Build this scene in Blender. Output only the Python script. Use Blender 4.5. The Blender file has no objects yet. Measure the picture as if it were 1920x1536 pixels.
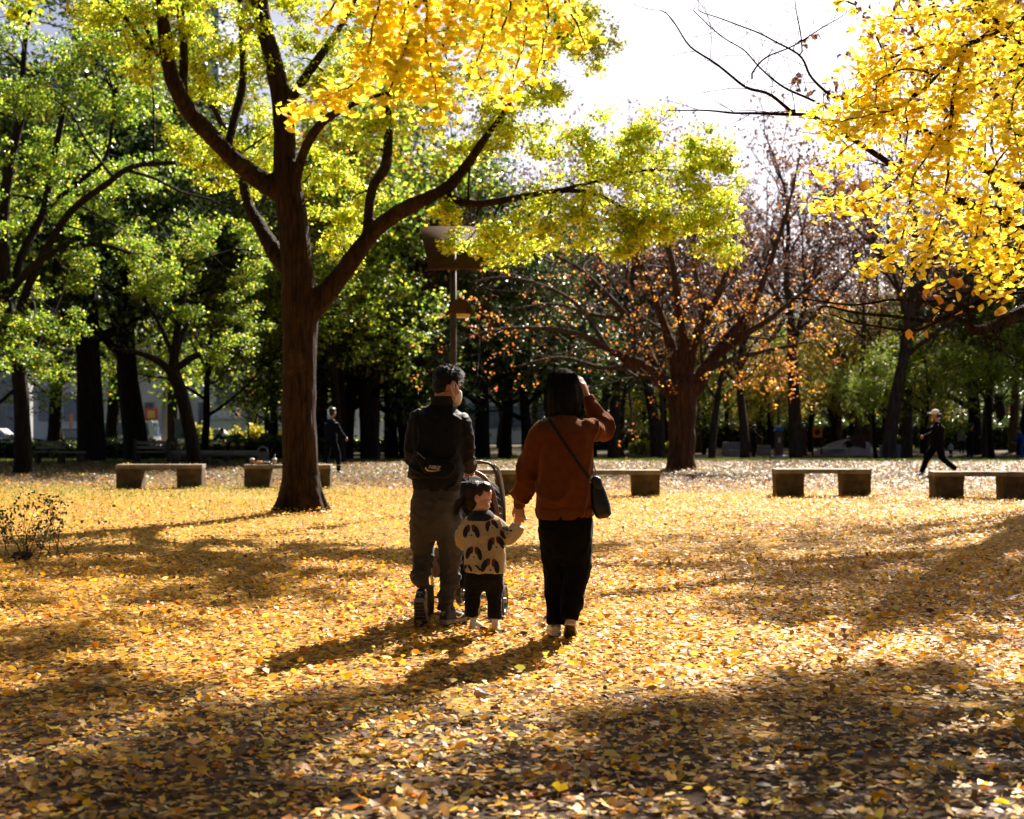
import bpy, bmesh, math, random
import numpy as np
from mathutils import Vector, Matrix, noise
from mathutils.bvhtree import BVHTree

scene = bpy.context.scene
COL = scene.collection
R = math.radians

# ------------------------------------------------------------------ camera
CAM_H, HORIZON, FPX = 1.35, 795.0, 1920 * 50 / 36
cam_d = bpy.data.cameras.new('camera')
cam = bpy.data.objects.new('camera', cam_d)
COL.objects.link(cam)
cam.location = (0, 0, CAM_H)
cam.rotation_euler = (R(90), 0, 0)
cam_d.lens, cam_d.sensor_width = 50, 36
cam_d.shift_y = (HORIZON - 768) / 1920
cam_d.clip_start, cam_d.clip_end = 0.1, 2000
cam_d.dof.use_dof = True
cam_d.dof.focus_distance = 9.3
cam_d.dof.aperture_fstop = 3.3
scene.camera = cam

# ------------------------------------------------------------------ light
SUN_EL, SUN_AZ = R(38), R(24)          # azimuth measured from +Y towards +X
SUN = Vector((math.sin(SUN_AZ) * math.cos(SUN_EL), math.cos(SUN_AZ) * math.cos(SUN_EL), math.sin(SUN_EL)))
world = bpy.data.worlds.new('World')
scene.world = world
world.use_nodes = True
wn = world.node_tree
bgn = wn.nodes['Background']
sky = wn.nodes.new('ShaderNodeTexSky')
sky.sky_type = 'NISHITA'
sky.sun_disc = False
sky.sun_elevation = SUN_EL
sky.sun_rotation = SUN_AZ
sky.air_density, sky.dust_density, sky.ozone_density = 0.3, 2.0, 1.0
wn.links.new(sky.outputs[0], bgn.inputs[0])
bgn.inputs[1].default_value = 0.05
sun_d = bpy.data.lights.new('sun', 'SUN')
sun_d.energy, sun_d.angle, sun_d.color = 5.0, R(0.55), (1.0, 0.90, 0.76)
sun_o = bpy.data.objects.new('sun', sun_d)
COL.objects.link(sun_o)
sun_o.rotation_euler = SUN.to_track_quat('Z', 'Y').to_euler()
sun_o.location = (20, 40, 40)

vs = scene.view_settings
vs.view_transform, vs.look, vs.gamma, vs.use_curve_mapping = 'Standard', 'None', 1.0, False
vs.exposure = 1.7
cy = scene.cycles
cy.use_denoising = True
cy.max_bounces, cy.diffuse_bounces, cy.glossy_bounces = 7, 4, 2
cy.transmission_bounces, cy.transparent_max_bounces = 5, 6
cy.sample_clamp_indirect = 6.0
cy.caustics_reflective = cy.caustics_refractive = False

# ------------------------------------------------------------------ helpers
def smooth01(a, b, x):
    t = np.clip((x - a) / (b - a), 0, 1)
    return t * t * (3 - 2 * t)

def gz(x, y):
    """ground height: gentle swells, a slight dip towards the playground and street"""
    x = np.asarray(x, float); y = np.asarray(y, float)
    z = -0.45 * smooth01(45, 75, y)
    z = z + 0.02 * np.sin(x * .55 + 1.3) * np.sin(y * .38 + .4) + 0.008 * np.sin(x * 1.9 + y * 1.3)
    return z

def P(px, py, D):
    return Vector(((px - 960) / FPX * D, D, CAM_H + (HORIZON - py) / FPX * D))

def G(px, D, lift=0.0):
    x = (px - 960) / FPX * D
    return Vector((x, D, float(gz(x, D)) + lift))

def link(o, parent=None):
    COL.objects.link(o)
    if parent is not None:
        o.parent = parent
    return o

def tag(o, label=None, cat=None, group=None, kind=None):
    if label: o['label'] = label
    if cat: o['category'] = cat
    if group: o['group'] = group
    if kind: o['kind'] = kind
    return o

def empty(name, loc, label=None, cat=None, group=None, rz=0.0):
    o = bpy.data.objects.new(name, None)
    o.empty_display_size = 0.2
    link(o)
    o.location = loc
    o.rotation_euler[2] = rz
    return tag(o, label, cat, group)

def copy_tree(o, parent=None):
    c = o.copy()
    COL.objects.link(c)
    c.parent = parent
    for ch in list(o.children):
        copy_tree(ch, c)
    return c

def np_mesh(name, V, T, col=None, smooth=False):
    V = np.ascontiguousarray(V, dtype=np.float32); T = np.ascontiguousarray(T, dtype=np.int32)
    k = T.shape[1]
    me = bpy.data.meshes.new(name)
    me.vertices.add(len(V)); me.vertices.foreach_set('co', V.ravel())
    me.loops.add(T.size); me.loops.foreach_set('vertex_index', T.ravel())
    me.polygons.add(len(T)); me.polygons.foreach_set('loop_start', np.arange(0, T.size, k, dtype=np.int32))
    me.update(calc_edges=True)
    if col is not None:
        a = me.color_attributes.new('tint', 'FLOAT_COLOR', 'POINT')
        c4 = np.ones((len(V), 4), np.float32); c4[:, :3] = col
        a.data.foreach_set('color', c4.ravel())
    if smooth:
        me.polygons.foreach_set('use_smooth', np.ones(len(T), dtype=bool))
    return me

class MB:
    """collects triangles (with an optional tint) and links them as one mesh object"""
    def __init__(s): s.V, s.T, s.C, s.n = [], [], [], 0
    def add(s, V, T, col=None):
        V = np.asarray(V, float); T = np.asarray(T, int)
        if T.ndim == 2 and T.shape[1] == 4:
            T = np.concatenate([T[:, [0, 1, 2]], T[:, [0, 2, 3]]])
        s.V.append(V); s.T.append(T + s.n); s.n += len(V)
        s.C.append(np.broadcast_to(np.asarray(col if col is not None else (1, 1, 1), float), (len(V), 3)))
    def mesh(s, name, smooth=False, origin=None):
        V = np.concatenate(s.V)
        if origin is not None: V = V - np.array(origin)
        return np_mesh(name, V, np.concatenate(s.T), np.concatenate(s.C), smooth)
    def build(s, name, mat, parent=None, smooth=False, origin=None):
        o = bpy.data.objects.new(name, s.mesh(name, smooth, origin))
        o.data.materials.append(mat)
        return link(o, parent)

def tube_geo(pts, rad, ns=6, cap=True):
    pts = np.asarray(pts, float); k = len(pts)
    rad = np.broadcast_to(np.asarray(rad, float), (k,))
    tan = np.gradient(pts, axis=0); tan /= np.linalg.norm(tan, axis=1)[:, None] + 1e-12
    a = np.array([1., 0, 0]) if abs(tan[0][0]) < .8 else np.array([0, 1., 0])
    u = np.cross(tan[0], a); u /= np.linalg.norm(u)
    U = [u]
    for i in range(1, k):
        u = U[-1] - tan[i] * np.dot(U[-1], tan[i]); u /= np.linalg.norm(u) + 1e-12; U.append(u)
    U = np.array(U); W = np.cross(tan, U)
    th = np.arange(ns) * 2 * np.pi / ns
    V = pts[:, None, :] + rad[:, None, None] * (np.cos(th)[None, :, None] * U[:, None, :] + np.sin(th)[None, :, None] * W[:, None, :])
    V = V.reshape(-1, 3)
    i = np.arange(k - 1)[:, None] * ns; j = np.arange(ns)[None, :]; j2 = (j + 1) % ns
    q = np.stack([i + j, i + j2, i + ns + j2, i + ns + j], -1).reshape(-1, 4)
    T = np.concatenate([q[:, [0, 1, 2]], q[:, [0, 2, 3]]])
    if cap:
        n0 = len(V); V = np.concatenate([V, pts[:1], pts[-1:]])
        jj = np.arange(ns); jj2 = (jj + 1) % ns
        T = np.concatenate([T, np.stack([jj2, jj, np.full(ns, n0)], -1),
                            np.stack([(k - 1) * ns + jj, (k - 1) * ns + jj2, np.full(ns, n0 + 1)], -1)])
    return V, T

def smooth_path(pts, rad, per=4):
    """Catmull-Rom through the given points"""
    p = np.asarray(pts, float); r = np.asarray(rad, float)
    q = np.concatenate([[2 * p[0] - p[1]], p, [2 * p[-1] - p[-2]]])
    rr = np.concatenate([[r[0]], r, [r[-1]]])
    out, ro = [], []
    for i in range(1, len(q) - 2):
        for t in np.arange(per) / per:
            a, b, c, d = q[i - 1], q[i], q[i + 1], q[i + 2]
            out.append(.5 * ((2 * b) + (-a + c) * t + (2 * a - 5 * b + 4 * c - d) * t * t + (-a + 3 * b - 3 * c + d) * t ** 3))
            ro.append(rr[i] * (1 - t) + rr[i + 1] * t)
    out.append(p[-1]); ro.append(r[-1])
    return np.array(out), np.array(ro)

def box_geo(c, s, rz=0.0, taper=(1, 1)):
    x, y, z = s[0] / 2, s[1] / 2, s[2] / 2
    V = np.array([(sx * x * (taper[0] if sz > 0 else 1), sy * y * (taper[1] if sz > 0 else 1), sz * z)
                  for sz in (-1, 1) for sx, sy in ((-1, -1), (1, -1), (1, 1), (-1, 1))])
    ca, sa = math.cos(rz), math.sin(rz)
    V = np.stack([V[:, 0] * ca - V[:, 1] * sa, V[:, 0] * sa + V[:, 1] * ca, V[:, 2]], 1) + np.array(c)
    F = np.array([(0, 3, 2, 1), (4, 5, 6, 7), (0, 1, 5, 4), (1, 2, 6, 5), (2, 3, 7, 6), (3, 0, 4, 7)])
    return V, F

def box_obj(name, c, s, mat, parent=None, rz=0.0, taper=(1, 1), bevel=0.0, jitter=0.0, origin=(0, 0, 0), seg=2):
    V, F = box_geo(c, s, rz, taper)
    me = bpy.data.meshes.new(name)
    me.from_pydata((V - np.array(origin)).tolist(), [], F.tolist())
    if bevel:
        bm = bmesh.new(); bm.from_mesh(me)
        bmesh.ops.bevel(bm, geom=bm.edges[:], offset=bevel, segments=seg, affect='EDGES', profile=.6)
        if jitter:
            bmesh.ops.subdivide_edges(bm, edges=[e for e in bm.edges if e.calc_length() > .1], cuts=6, use_grid_fill=True)
            for v in bm.verts:
                v.co += noise.noise_vector(v.co * 6 + Vector((c[0], 0, 0))) * jitter
        bm.to_mesh(me); bm.free()
    me.materials.append(mat)
    o = bpy.data.objects.new(name, me)
    return link(o, parent)

# ------------------------------------------------------------------ materials
def new_mat(name):
    m = bpy.data.materials.new(name); m.use_nodes = True
    nt = m.node_tree; nt.nodes.clear()
    out = nt.nodes.new('ShaderNodeOutputMaterial')
    return m, nt, out

def nd(nt, t, **kw):
    n = nt.nodes.new(t)
    for k, v in kw.items():
        if k.startswith('i_'):
            key = k[2:]
            n.inputs[int(key) if key.isdigit() else key.replace('_', ' ')].default_value = v
        else: setattr(n, k, v)
    return n

def leaf_mat(name, transl=0.5, rough=0.45, spec=0.4, boost=1.25):
    m, nt, out = new_mat(name)
    at = nd(nt, 'ShaderNodeAttribute', attribute_name='tint')
    tc = nd(nt, 'ShaderNodeTexCoord')
    nz = nd(nt, 'ShaderNodeTexNoise', i_Scale=18.0, i_Detail=2.0)
    nt.links.new(tc.outputs['Object'], nz.inputs['Vector'])
    hs = nd(nt, 'ShaderNodeHueSaturation')
    mp = nd(nt, 'ShaderNodeMapRange', i_3=0.75, i_4=1.2)
    nt.links.new(nz.outputs['Fac'], mp.inputs[0]); nt.links.new(mp.outputs[0], hs.inputs['Value'])
    nt.links.new(at.outputs['Color'], hs.inputs['Color'])
    pb = nd(nt, 'ShaderNodeBsdfPrincipled', i_Roughness=rough)
    pb.inputs['Specular IOR Level'].default_value = spec
    nt.links.new(hs.outputs[0], pb.inputs['Base Color'])
    tr = nd(nt, 'ShaderNodeBsdfTranslucent')
    h2 = nd(nt, 'ShaderNodeHueSaturation', i_Saturation=1.0, i_Value=boost)
    nt.links.new(hs.outputs[0], h2.inputs['Color']); nt.links.new(h2.outputs[0], tr.inputs['Color'])
    mx = nd(nt, 'ShaderNodeMixShader'); mx.inputs[0].default_value = transl
    nt.links.new(pb.outputs[0], mx.inputs[1]); nt.links.new(tr.outputs[0], mx.inputs[2])
    nt.links.new(mx.outputs[0], out.inputs['Surface'])
    return m

def plain_mat(name, c1, c2=None, rough=.8, scale=6.0, bump=0.0, bscale=40.0, metal=0.0, spec=.4, sheen=0.0, stretch=(1, 1, 1), detail=5.0, coord='Object', sheen_tint=None, contrast=(.35, .65)):
    m, nt, out = new_mat(name)
    pb = nd(nt, 'ShaderNodeBsdfPrincipled', i_Roughness=rough, i_Metallic=metal)
    pb.inputs['Specular IOR Level'].default_value = spec
    if sheen:
        pb.inputs['Sheen Weight'].default_value = sheen
        pb.inputs['Sheen Roughness'].default_value = .35
        if sheen_tint: pb.inputs['Sheen Tint'].default_value = (*sheen_tint, 1)
    tc = nd(nt, 'ShaderNodeTexCoord')
    mpn = nd(nt, 'ShaderNodeMapping'); mpn.inputs['Scale'].default_value = stretch
    nt.links.new(tc.outputs[coord], mpn.inputs[0])
    nz = nd(nt, 'ShaderNodeTexNoise', i_Scale=scale, i_Detail=detail, i_Roughness=.6)
    nt.links.new(mpn.outputs[0], nz.inputs['Vector'])
    cr = nd(nt, 'ShaderNodeValToRGB')
    cr.color_ramp.elements[0].color = (*c1, 1); cr.color_ramp.elements[1].color = (*(c2 or c1), 1)
    cr.color_ramp.elements[0].position, cr.color_ramp.elements[1].position = contrast
    nt.links.new(nz.outputs['Fac'], cr.inputs[0]); nt.links.new(cr.outputs[0], pb.inputs['Base Color'])
    if bump:
        nb = nd(nt, 'ShaderNodeTexNoise', i_Scale=bscale, i_Detail=4.0)
        nt.links.new(mpn.outputs[0], nb.inputs['Vector'])
        bp = nd(nt, 'ShaderNodeBump', i_Strength=bump, i_Distance=.02)
        nt.links.new(nb.outputs['Fac'], bp.inputs['Height']); nt.links.new(bp.outputs[0], pb.inputs['Normal'])
    nt.links.new(pb.outputs[0], out.inputs['Surface'])
    return m

def bark_mat(name, c1, c2, vscale=14.0, bump=1.0, moss=None):
    m, nt, out = new_mat(name)
    pb = nd(nt, 'ShaderNodeBsdfPrincipled', i_Roughness=.9)
    pb.inputs['Specular IOR Level'].default_value = .2
    tc = nd(nt, 'ShaderNodeTexCoord')
    mp = nd(nt, 'ShaderNodeMapping'); mp.inputs['Scale'].default_value = (1, 1, .15)
    nt.links.new(tc.outputs['Object'], mp.inputs[0])
    n1 = nd(nt, 'ShaderNodeTexNoise', i_Scale=vscale, i_Detail=6.0, i_Roughness=.65)
    nt.links.new(mp.outputs[0], n1.inputs['Vector'])
    v1 = nd(nt, 'ShaderNodeTexVoronoi', i_Scale=vscale * 1.3, feature='DISTANCE_TO_EDGE')
    nt.links.new(mp.outputs[0], v1.inputs['Vector'])
    mul = nd(nt, 'ShaderNodeMath', operation='MULTIPLY_ADD'); mul.inputs[1].default_value = .6
    nt.links.new(v1.outputs['Distance'], mul.inputs[0]); nt.links.new(n1.outputs['Fac'], mul.inputs[2])
    cr = nd(nt, 'ShaderNodeValToRGB')
    cr.color_ramp.elements[0].color = (*c1, 1); cr.color_ramp.elements[1].color = (*c2, 1)
    cr.color_ramp.elements[0].position, cr.color_ramp.elements[1].position = .35, .8
    nt.links.new(mul.outputs[0], cr.inputs[0])
    src = cr.outputs[0]
    if moss:
        n2 = nd(nt, 'ShaderNodeTexNoise', i_Scale=2.2, i_Detail=7.0, i_Roughness=.7)
        nt.links.new(tc.outputs['Object'], n2.inputs['Vector'])
        r2 = nd(nt, 'ShaderNodeMapRange', i_1=.56, i_2=.7)
        nt.links.new(n2.outputs['Fac'], r2.inputs[0])
        mixc = nd(nt, 'ShaderNodeMixRGB'); mixc.inputs[2].default_value = (*moss, 1)
        nt.links.new(r2.outputs[0], mixc.inputs[0]); nt.links.new(src, mixc.inputs[1]); src = mixc.outputs[0]
    nt.links.new(src, pb.inputs['Base Color'])
    bp = nd(nt, 'ShaderNodeBump', i_Strength=bump, i_Distance=.10)
    nt.links.new(mul.outputs[0], bp.inputs['Height']); nt.links.new(bp.outputs[0], pb.inputs['Normal'])
    nt.links.new(pb.outputs[0], out.inputs['Surface'])
    return m

M = {}
M['leaf'] = leaf_mat('tree_leaves', .55, .4, .5, 1.35)
M['ginkgo'] = leaf_mat('ginkgo_leaves', .62, .5, .3, 1.15)
M['evergreen'] = leaf_mat('evergreen_leaves', .35, .35, .5, 1.2)
M['litter'] = leaf_mat('fallen_leaves', .36, .5, .22, 1.25)
M['grass'] = leaf_mat('grass_blades', .45, .5, .4, 1.2)
M['bark'] = bark_mat('dark_ridged_bark', (.003, .0015, .0008), (.052, .024, .010), 15, 1.0, moss=(.075, .05, .012))
M['bark_far'] = bark_mat('dark_bark', (.005, .0035, .003), (.024, .016, .011), 9, .8)
M['bark_red'] = bark_mat('reddish_bark', (.022, .009, .006), (.12, .052, .028), 8, .9)
M['bark_pale'] = bark_mat('twig_bark', (.026, .018, .013), (.11, .075, .052), 10, .5)
# ------------------------------------------------------------------ ground
def build_ground():
    ys = np.concatenate([np.arange(-40, 2, 4.), np.arange(2, 30, .35), np.arange(30, 80, 1.2), np.arange(80, 200, 8.), np.arange(200, 1001, 100.)])
    h = np.concatenate([np.arange(0, 10, .35), np.arange(10, 40, 1.2), np.arange(40, 120, 8.), np.arange(120, 721, 100.)])
    xs = np.concatenate([-h[:0:-1], h])
    X, Y = np.meshgrid(xs, ys)
    V = np.stack([X, Y, gz(X, Y)], -1).reshape(-1, 3)
    nx, ny = len(xs), len(ys)
    i = (np.arange(ny - 1)[:, None] * nx + np.arange(nx - 1)[None, :]).ravel()
    F = np.stack([i, i + 1, i + nx + 1, i + nx], -1)
    m, nt, out = new_mat('park_soil')
    pb = nd(nt, 'ShaderNodeBsdfPrincipled', i_Roughness=.95)
    pb.inputs['Specular IOR Level'].default_value = .2
    tc = nd(nt, 'ShaderNodeTexCoord')
    n1 = nd(nt, 'ShaderNodeTexNoise', i_Scale=1.1, i_Detail=8.0, i_Roughness=.7)
    n2 = nd(nt, 'ShaderNodeTexNoise', i_Scale=22.0, i_Detail=6.0, i_Roughness=.7)
    n3 = nd(nt, 'ShaderNodeTexNoise', i_Scale=.16, i_Detail=4.0)
    for n in (n1, n2, n3): nt.links.new(tc.outputs['Object'], n.inputs['Vector'])
    cr = nd(nt, 'ShaderNodeValToRGB')
    e = cr.color_ramp.elements
    e[0].color, e[0].position = (.022, .014, .010, 1), .3
    e[1].color, e[1].position = (.16, .105, .07, 1), .75
    e2 = cr.color_ramp.elements.new(.5); e2.color = (.07, .045, .03, 1)
    nt.links.new(n2.outputs['Fac'], cr.inputs[0])
    gr = nd(nt, 'ShaderNodeValToRGB')
    g = gr.color_ramp.elements
    g[0].color, g[0].position = (.05, .06, .015, 1), .35
    g[1].color, g[1].position = (.15, .16, .035, 1), .7
    nt.links.new(n2.outputs['Fac'], gr.inputs[0])
    # worn turf: grass patches further into the park
    sx = nd(nt, 'ShaderNodeSeparateXYZ'); nt.links.new(tc.outputs['Object'], sx.inputs[0])
    mr = nd(nt, 'ShaderNodeMapRange', i_1=15.0, i_2=24.0); nt.links.new(sx.outputs['Y'], mr.inputs[0])
    r3 = nd(nt, 'ShaderNodeMapRange', i_1=.45, i_2=.6); nt.links.new(n1.outputs['Fac'], r3.inputs[0])
    ml = nd(nt, 'ShaderNodeMath', operation='MULTIPLY'); nt.links.new(mr.outputs[0], ml.inputs[0]); nt.links.new(r3.outputs[0], ml.inputs[1])
    m2 = nd(nt, 'ShaderNodeMath', operation='MULTIPLY'); m2.inputs[1].default_value = .8; nt.links.new(ml.outputs[0], m2.inputs[0])
    mx = nd(nt, 'ShaderNodeMixRGB'); nt.links.new(m2.outputs[0], mx.inputs[0])
    nt.links.new(cr.outputs[0], mx.inputs[1]); nt.links.new(gr.outputs[0], mx.inputs[2])
    # trodden layer of older leaves under the loose ones; it thins out to bare soil in patches
    vo = nd(nt, 'ShaderNodeTexVoronoi', i_Scale=24.0); nt.links.new(tc.outputs['Object'], vo.inputs['Vector'])
    sp = nd(nt, 'ShaderNodeSeparateColor'); nt.links.new(vo.outputs['Color'], sp.inputs[0])
    lr = nd(nt, 'ShaderNodeValToRGB'); lr.color_ramp.interpolation = 'CONSTANT'
    stops = [(0, (.10, .055, .025)), (.15, (.42, .25, .07)), (.38, (.60, .33, .03)), (.62, (.28, .15, .05)), (.76, (.58, .38, .10)), (.92, (.44, .17, .02))]
    for k, (ps, c_) in enumerate(stops):
        el = lr.color_ramp.elements[k] if k < 2 else lr.color_ramp.elements.new(ps)
        el.position = ps; el.color = (*c_, 1)
    nt.links.new(sp.outputs[0], lr.inputs[0])
    n4 = nd(nt, 'ShaderNodeTexNoise', i_Scale=2.3, i_Detail=5.0, i_Roughness=.65); nt.links.new(tc.outputs['Object'], n4.inputs['Vector'])
    near = nd(nt, 'ShaderNodeMapRange', i_1=36.0, i_2=26.0); nt.links.new(sx.outputs['Y'], near.inputs[0])
    far_ = nd(nt, 'ShaderNodeMapRange', i_1=5.0, i_2=8.5, i_3=-.28, i_4=.12); nt.links.new(sx.outputs['Y'], far_.inputs[0])
    sm = nd(nt, 'ShaderNodeMath', operation='ADD'); nt.links.new(n4.outputs['Fac'], sm.inputs[0]); nt.links.new(far_.outputs[0], sm.inputs[1])
    th = nd(nt, 'ShaderNodeMapRange', i_1=.36, i_2=.5); nt.links.new(sm.outputs[0], th.inputs[0])
    mu = nd(nt, 'ShaderNodeMath', operation='MULTIPLY'); nt.links.new(th.outputs[0], mu.inputs[0]); nt.links.new(near.outputs[0], mu.inputs[1])
    mx3 = nd(nt, 'ShaderNodeMixRGB'); nt.links.new(mu.outputs[0], mx3.inputs[0]); nt.links.new(mx.outputs[0], mx3.inputs[1]); nt.links.new(lr.outputs[0], mx3.inputs[2])
    nt.links.new(mx3.outputs[0], pb.inputs['Base Color'])
    bp = nd(nt, 'ShaderNodeBump', i_Strength=.9, i_Distance=.04)
    nt.links.new(n2.outputs['Fac'], bp.inputs['Height']); nt.links.new(bp.outputs[0], pb.inputs['Normal'])
    nt.links.new(pb.outputs[0], out.inputs['Surface'])
    me = np_mesh('ground', V, F, smooth=True); me.materials.append(m)
    o = link(bpy.data.objects.new('ground', me))
    return tag(o, 'park ground of dark soil and worn turf', 'ground', kind='structure')
ground = build_ground()

# ------------------------------------------------------------------ leaf shapes
def ginkgo_shape(nr=7, notch=.25, curl=.18, fold=.2, stem=True):
    """fan leaf, unit size, stalk at the origin, blade towards +Y"""
    a = np.linspace(-1.05, 1.05, nr)
    r = 1.0 - .08 * np.abs(a) ** 2
    r[nr // 2] -= notch
    rim = np.stack([np.sin(a) * r, np.cos(a) * r * .92, np.zeros(nr)], 1)
    V = np.concatenate([[[0, 0, 0]], rim])
    V[:, 2] = fold * np.abs(V[:, 0]) + curl * V[:, 1] ** 2 - .06
    T = np.array([(0, i + 2, i + 1) for i in range(nr - 1)])
    if stem:
        n = len(V)
        V = np.concatenate([V, [[-.02, 0, 0], [.02, 0, 0], [.1, -.75, .1]]])
        T = np.concatenate([T, [(n, n + 2, n + 1)]])
    return V, T

def oval_shape(w=.5, fold=.12, curl=.1):
    V = np.array([(0, 0, 0), (-w * .8, .35, fold), (-w * .7, .7, fold - curl * .5), (0, 1, -curl), (w * .7, .7, fold - curl * .5), (w * .8, .35, fold)])
    T = np.array([(0, 5, 1), (5, 4, 1), (4, 2, 1), (4, 3, 2)])
    return V, T

QUAD = (np.array([(0, 0, 0), (-.32, .5, .06), (0, 1, -.05), (.32, .5, .06)]), np.array([(0, 3, 1), (3, 2, 1)]))

def rot_from(yaw, pitch, roll):
    cy_, sy = np.cos(yaw), np.sin(yaw); cp, sp = np.cos(pitch), np.sin(pitch); cr, sr = np.cos(roll), np.sin(roll)
    N = len(yaw)
    Rz = np.zeros((N, 3, 3)); Rz[:, 0, 0] = cy_; Rz[:, 0, 1] = -sy; Rz[:, 1, 0] = sy; Rz[:, 1, 1] = cy_; Rz[:, 2, 2] = 1
    Rx = np.zeros((N, 3, 3)); Rx[:, 0, 0] = 1; Rx[:, 1, 1] = cp; Rx[:, 1, 2] = -sp; Rx[:, 2, 1] = sp; Rx[:, 2, 2] = cp
    Ry = np.zeros((N, 3, 3)); Ry[:, 0, 0] = cr; Ry[:, 0, 2] = sr; Ry[:, 1, 1] = 1; Ry[:, 2, 0] = -sr; Ry[:, 2, 2] = cr
    return Rz @ Rx @ Ry

def scatter(mb, shape, pos, rot, scale, col):
    """place one leaf shape at many spots"""
    V0, T0 = shape
    N, n = len(pos), len(V0)
    if N == 0: return
    V = np.einsum('nij,kj->nki', rot, V0) * np.asarray(scale).reshape(-1, 1, 1) + pos[:, None, :]
    T = T0[None] + (np.arange(N) * n)[:, None, None]
    mb.add(V.reshape(-1, 3), T.reshape(-1, 3), np.repeat(col, n, 0))

def palette(rng, N, cols, weights, jit=.16):
    cols = np.array(cols); w = np.array(weights, float); w /= w.sum()
    c = cols[rng.choice(len(cols), N, p=w)]
    v = 1 + jit * rng.standard_normal((N, 1))
    return np.clip(c * v * (1 + .06 * rng.standard_normal((N, 3))), .004, .9)

LIT_COLS = [(.78, .41, .02), (.78, .50, .07), (.72, .50, .20), (.46, .27, .09), (.28, .14, .05), (.66, .24, .02), (.11, .06, .03), (.32, .34, .04), (.27, .185, .14), (.17, .115, .09)]
LIT_NEAR = [3.2, 2.4, 2.4, 2.6, 2.2, 1.6, 1.4, .08, .4, .2]
LIT_MID = [4.8, 3.4, 1.6, 1.2, .9, 1.8, .7, .3, .1, 0]
LIT_FAR = [.08, .1, .35, 1.0, 2.0, .4, 1.4, .1, 2.8, 2.6]  # brown leaf mix, also darkened in place of missing tree shade

def value_noise(x, y, f, seed=0.0):
    return (np.sin(x * f * 1.7 + seed) * np.cos(y * f * 1.3 - seed * 1.7) + np.sin((x * .8 + y * .6) * f * 2.9 + seed * 2.3) * .6
            + np.cos((x * .5 - y * .9) * f * 4.7 + seed * .7) * .4) / 2.0

def frustum_points(rng, n, d0, d1, pad=.7, grow=1.12):
    d = np.sqrt(rng.random(n) * (d1 ** 2 - d0 ** 2) + d0 ** 2)
    x = (rng.random(n) * 2 - 1) * (.36 * grow * d + pad)
    return x, d

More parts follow.
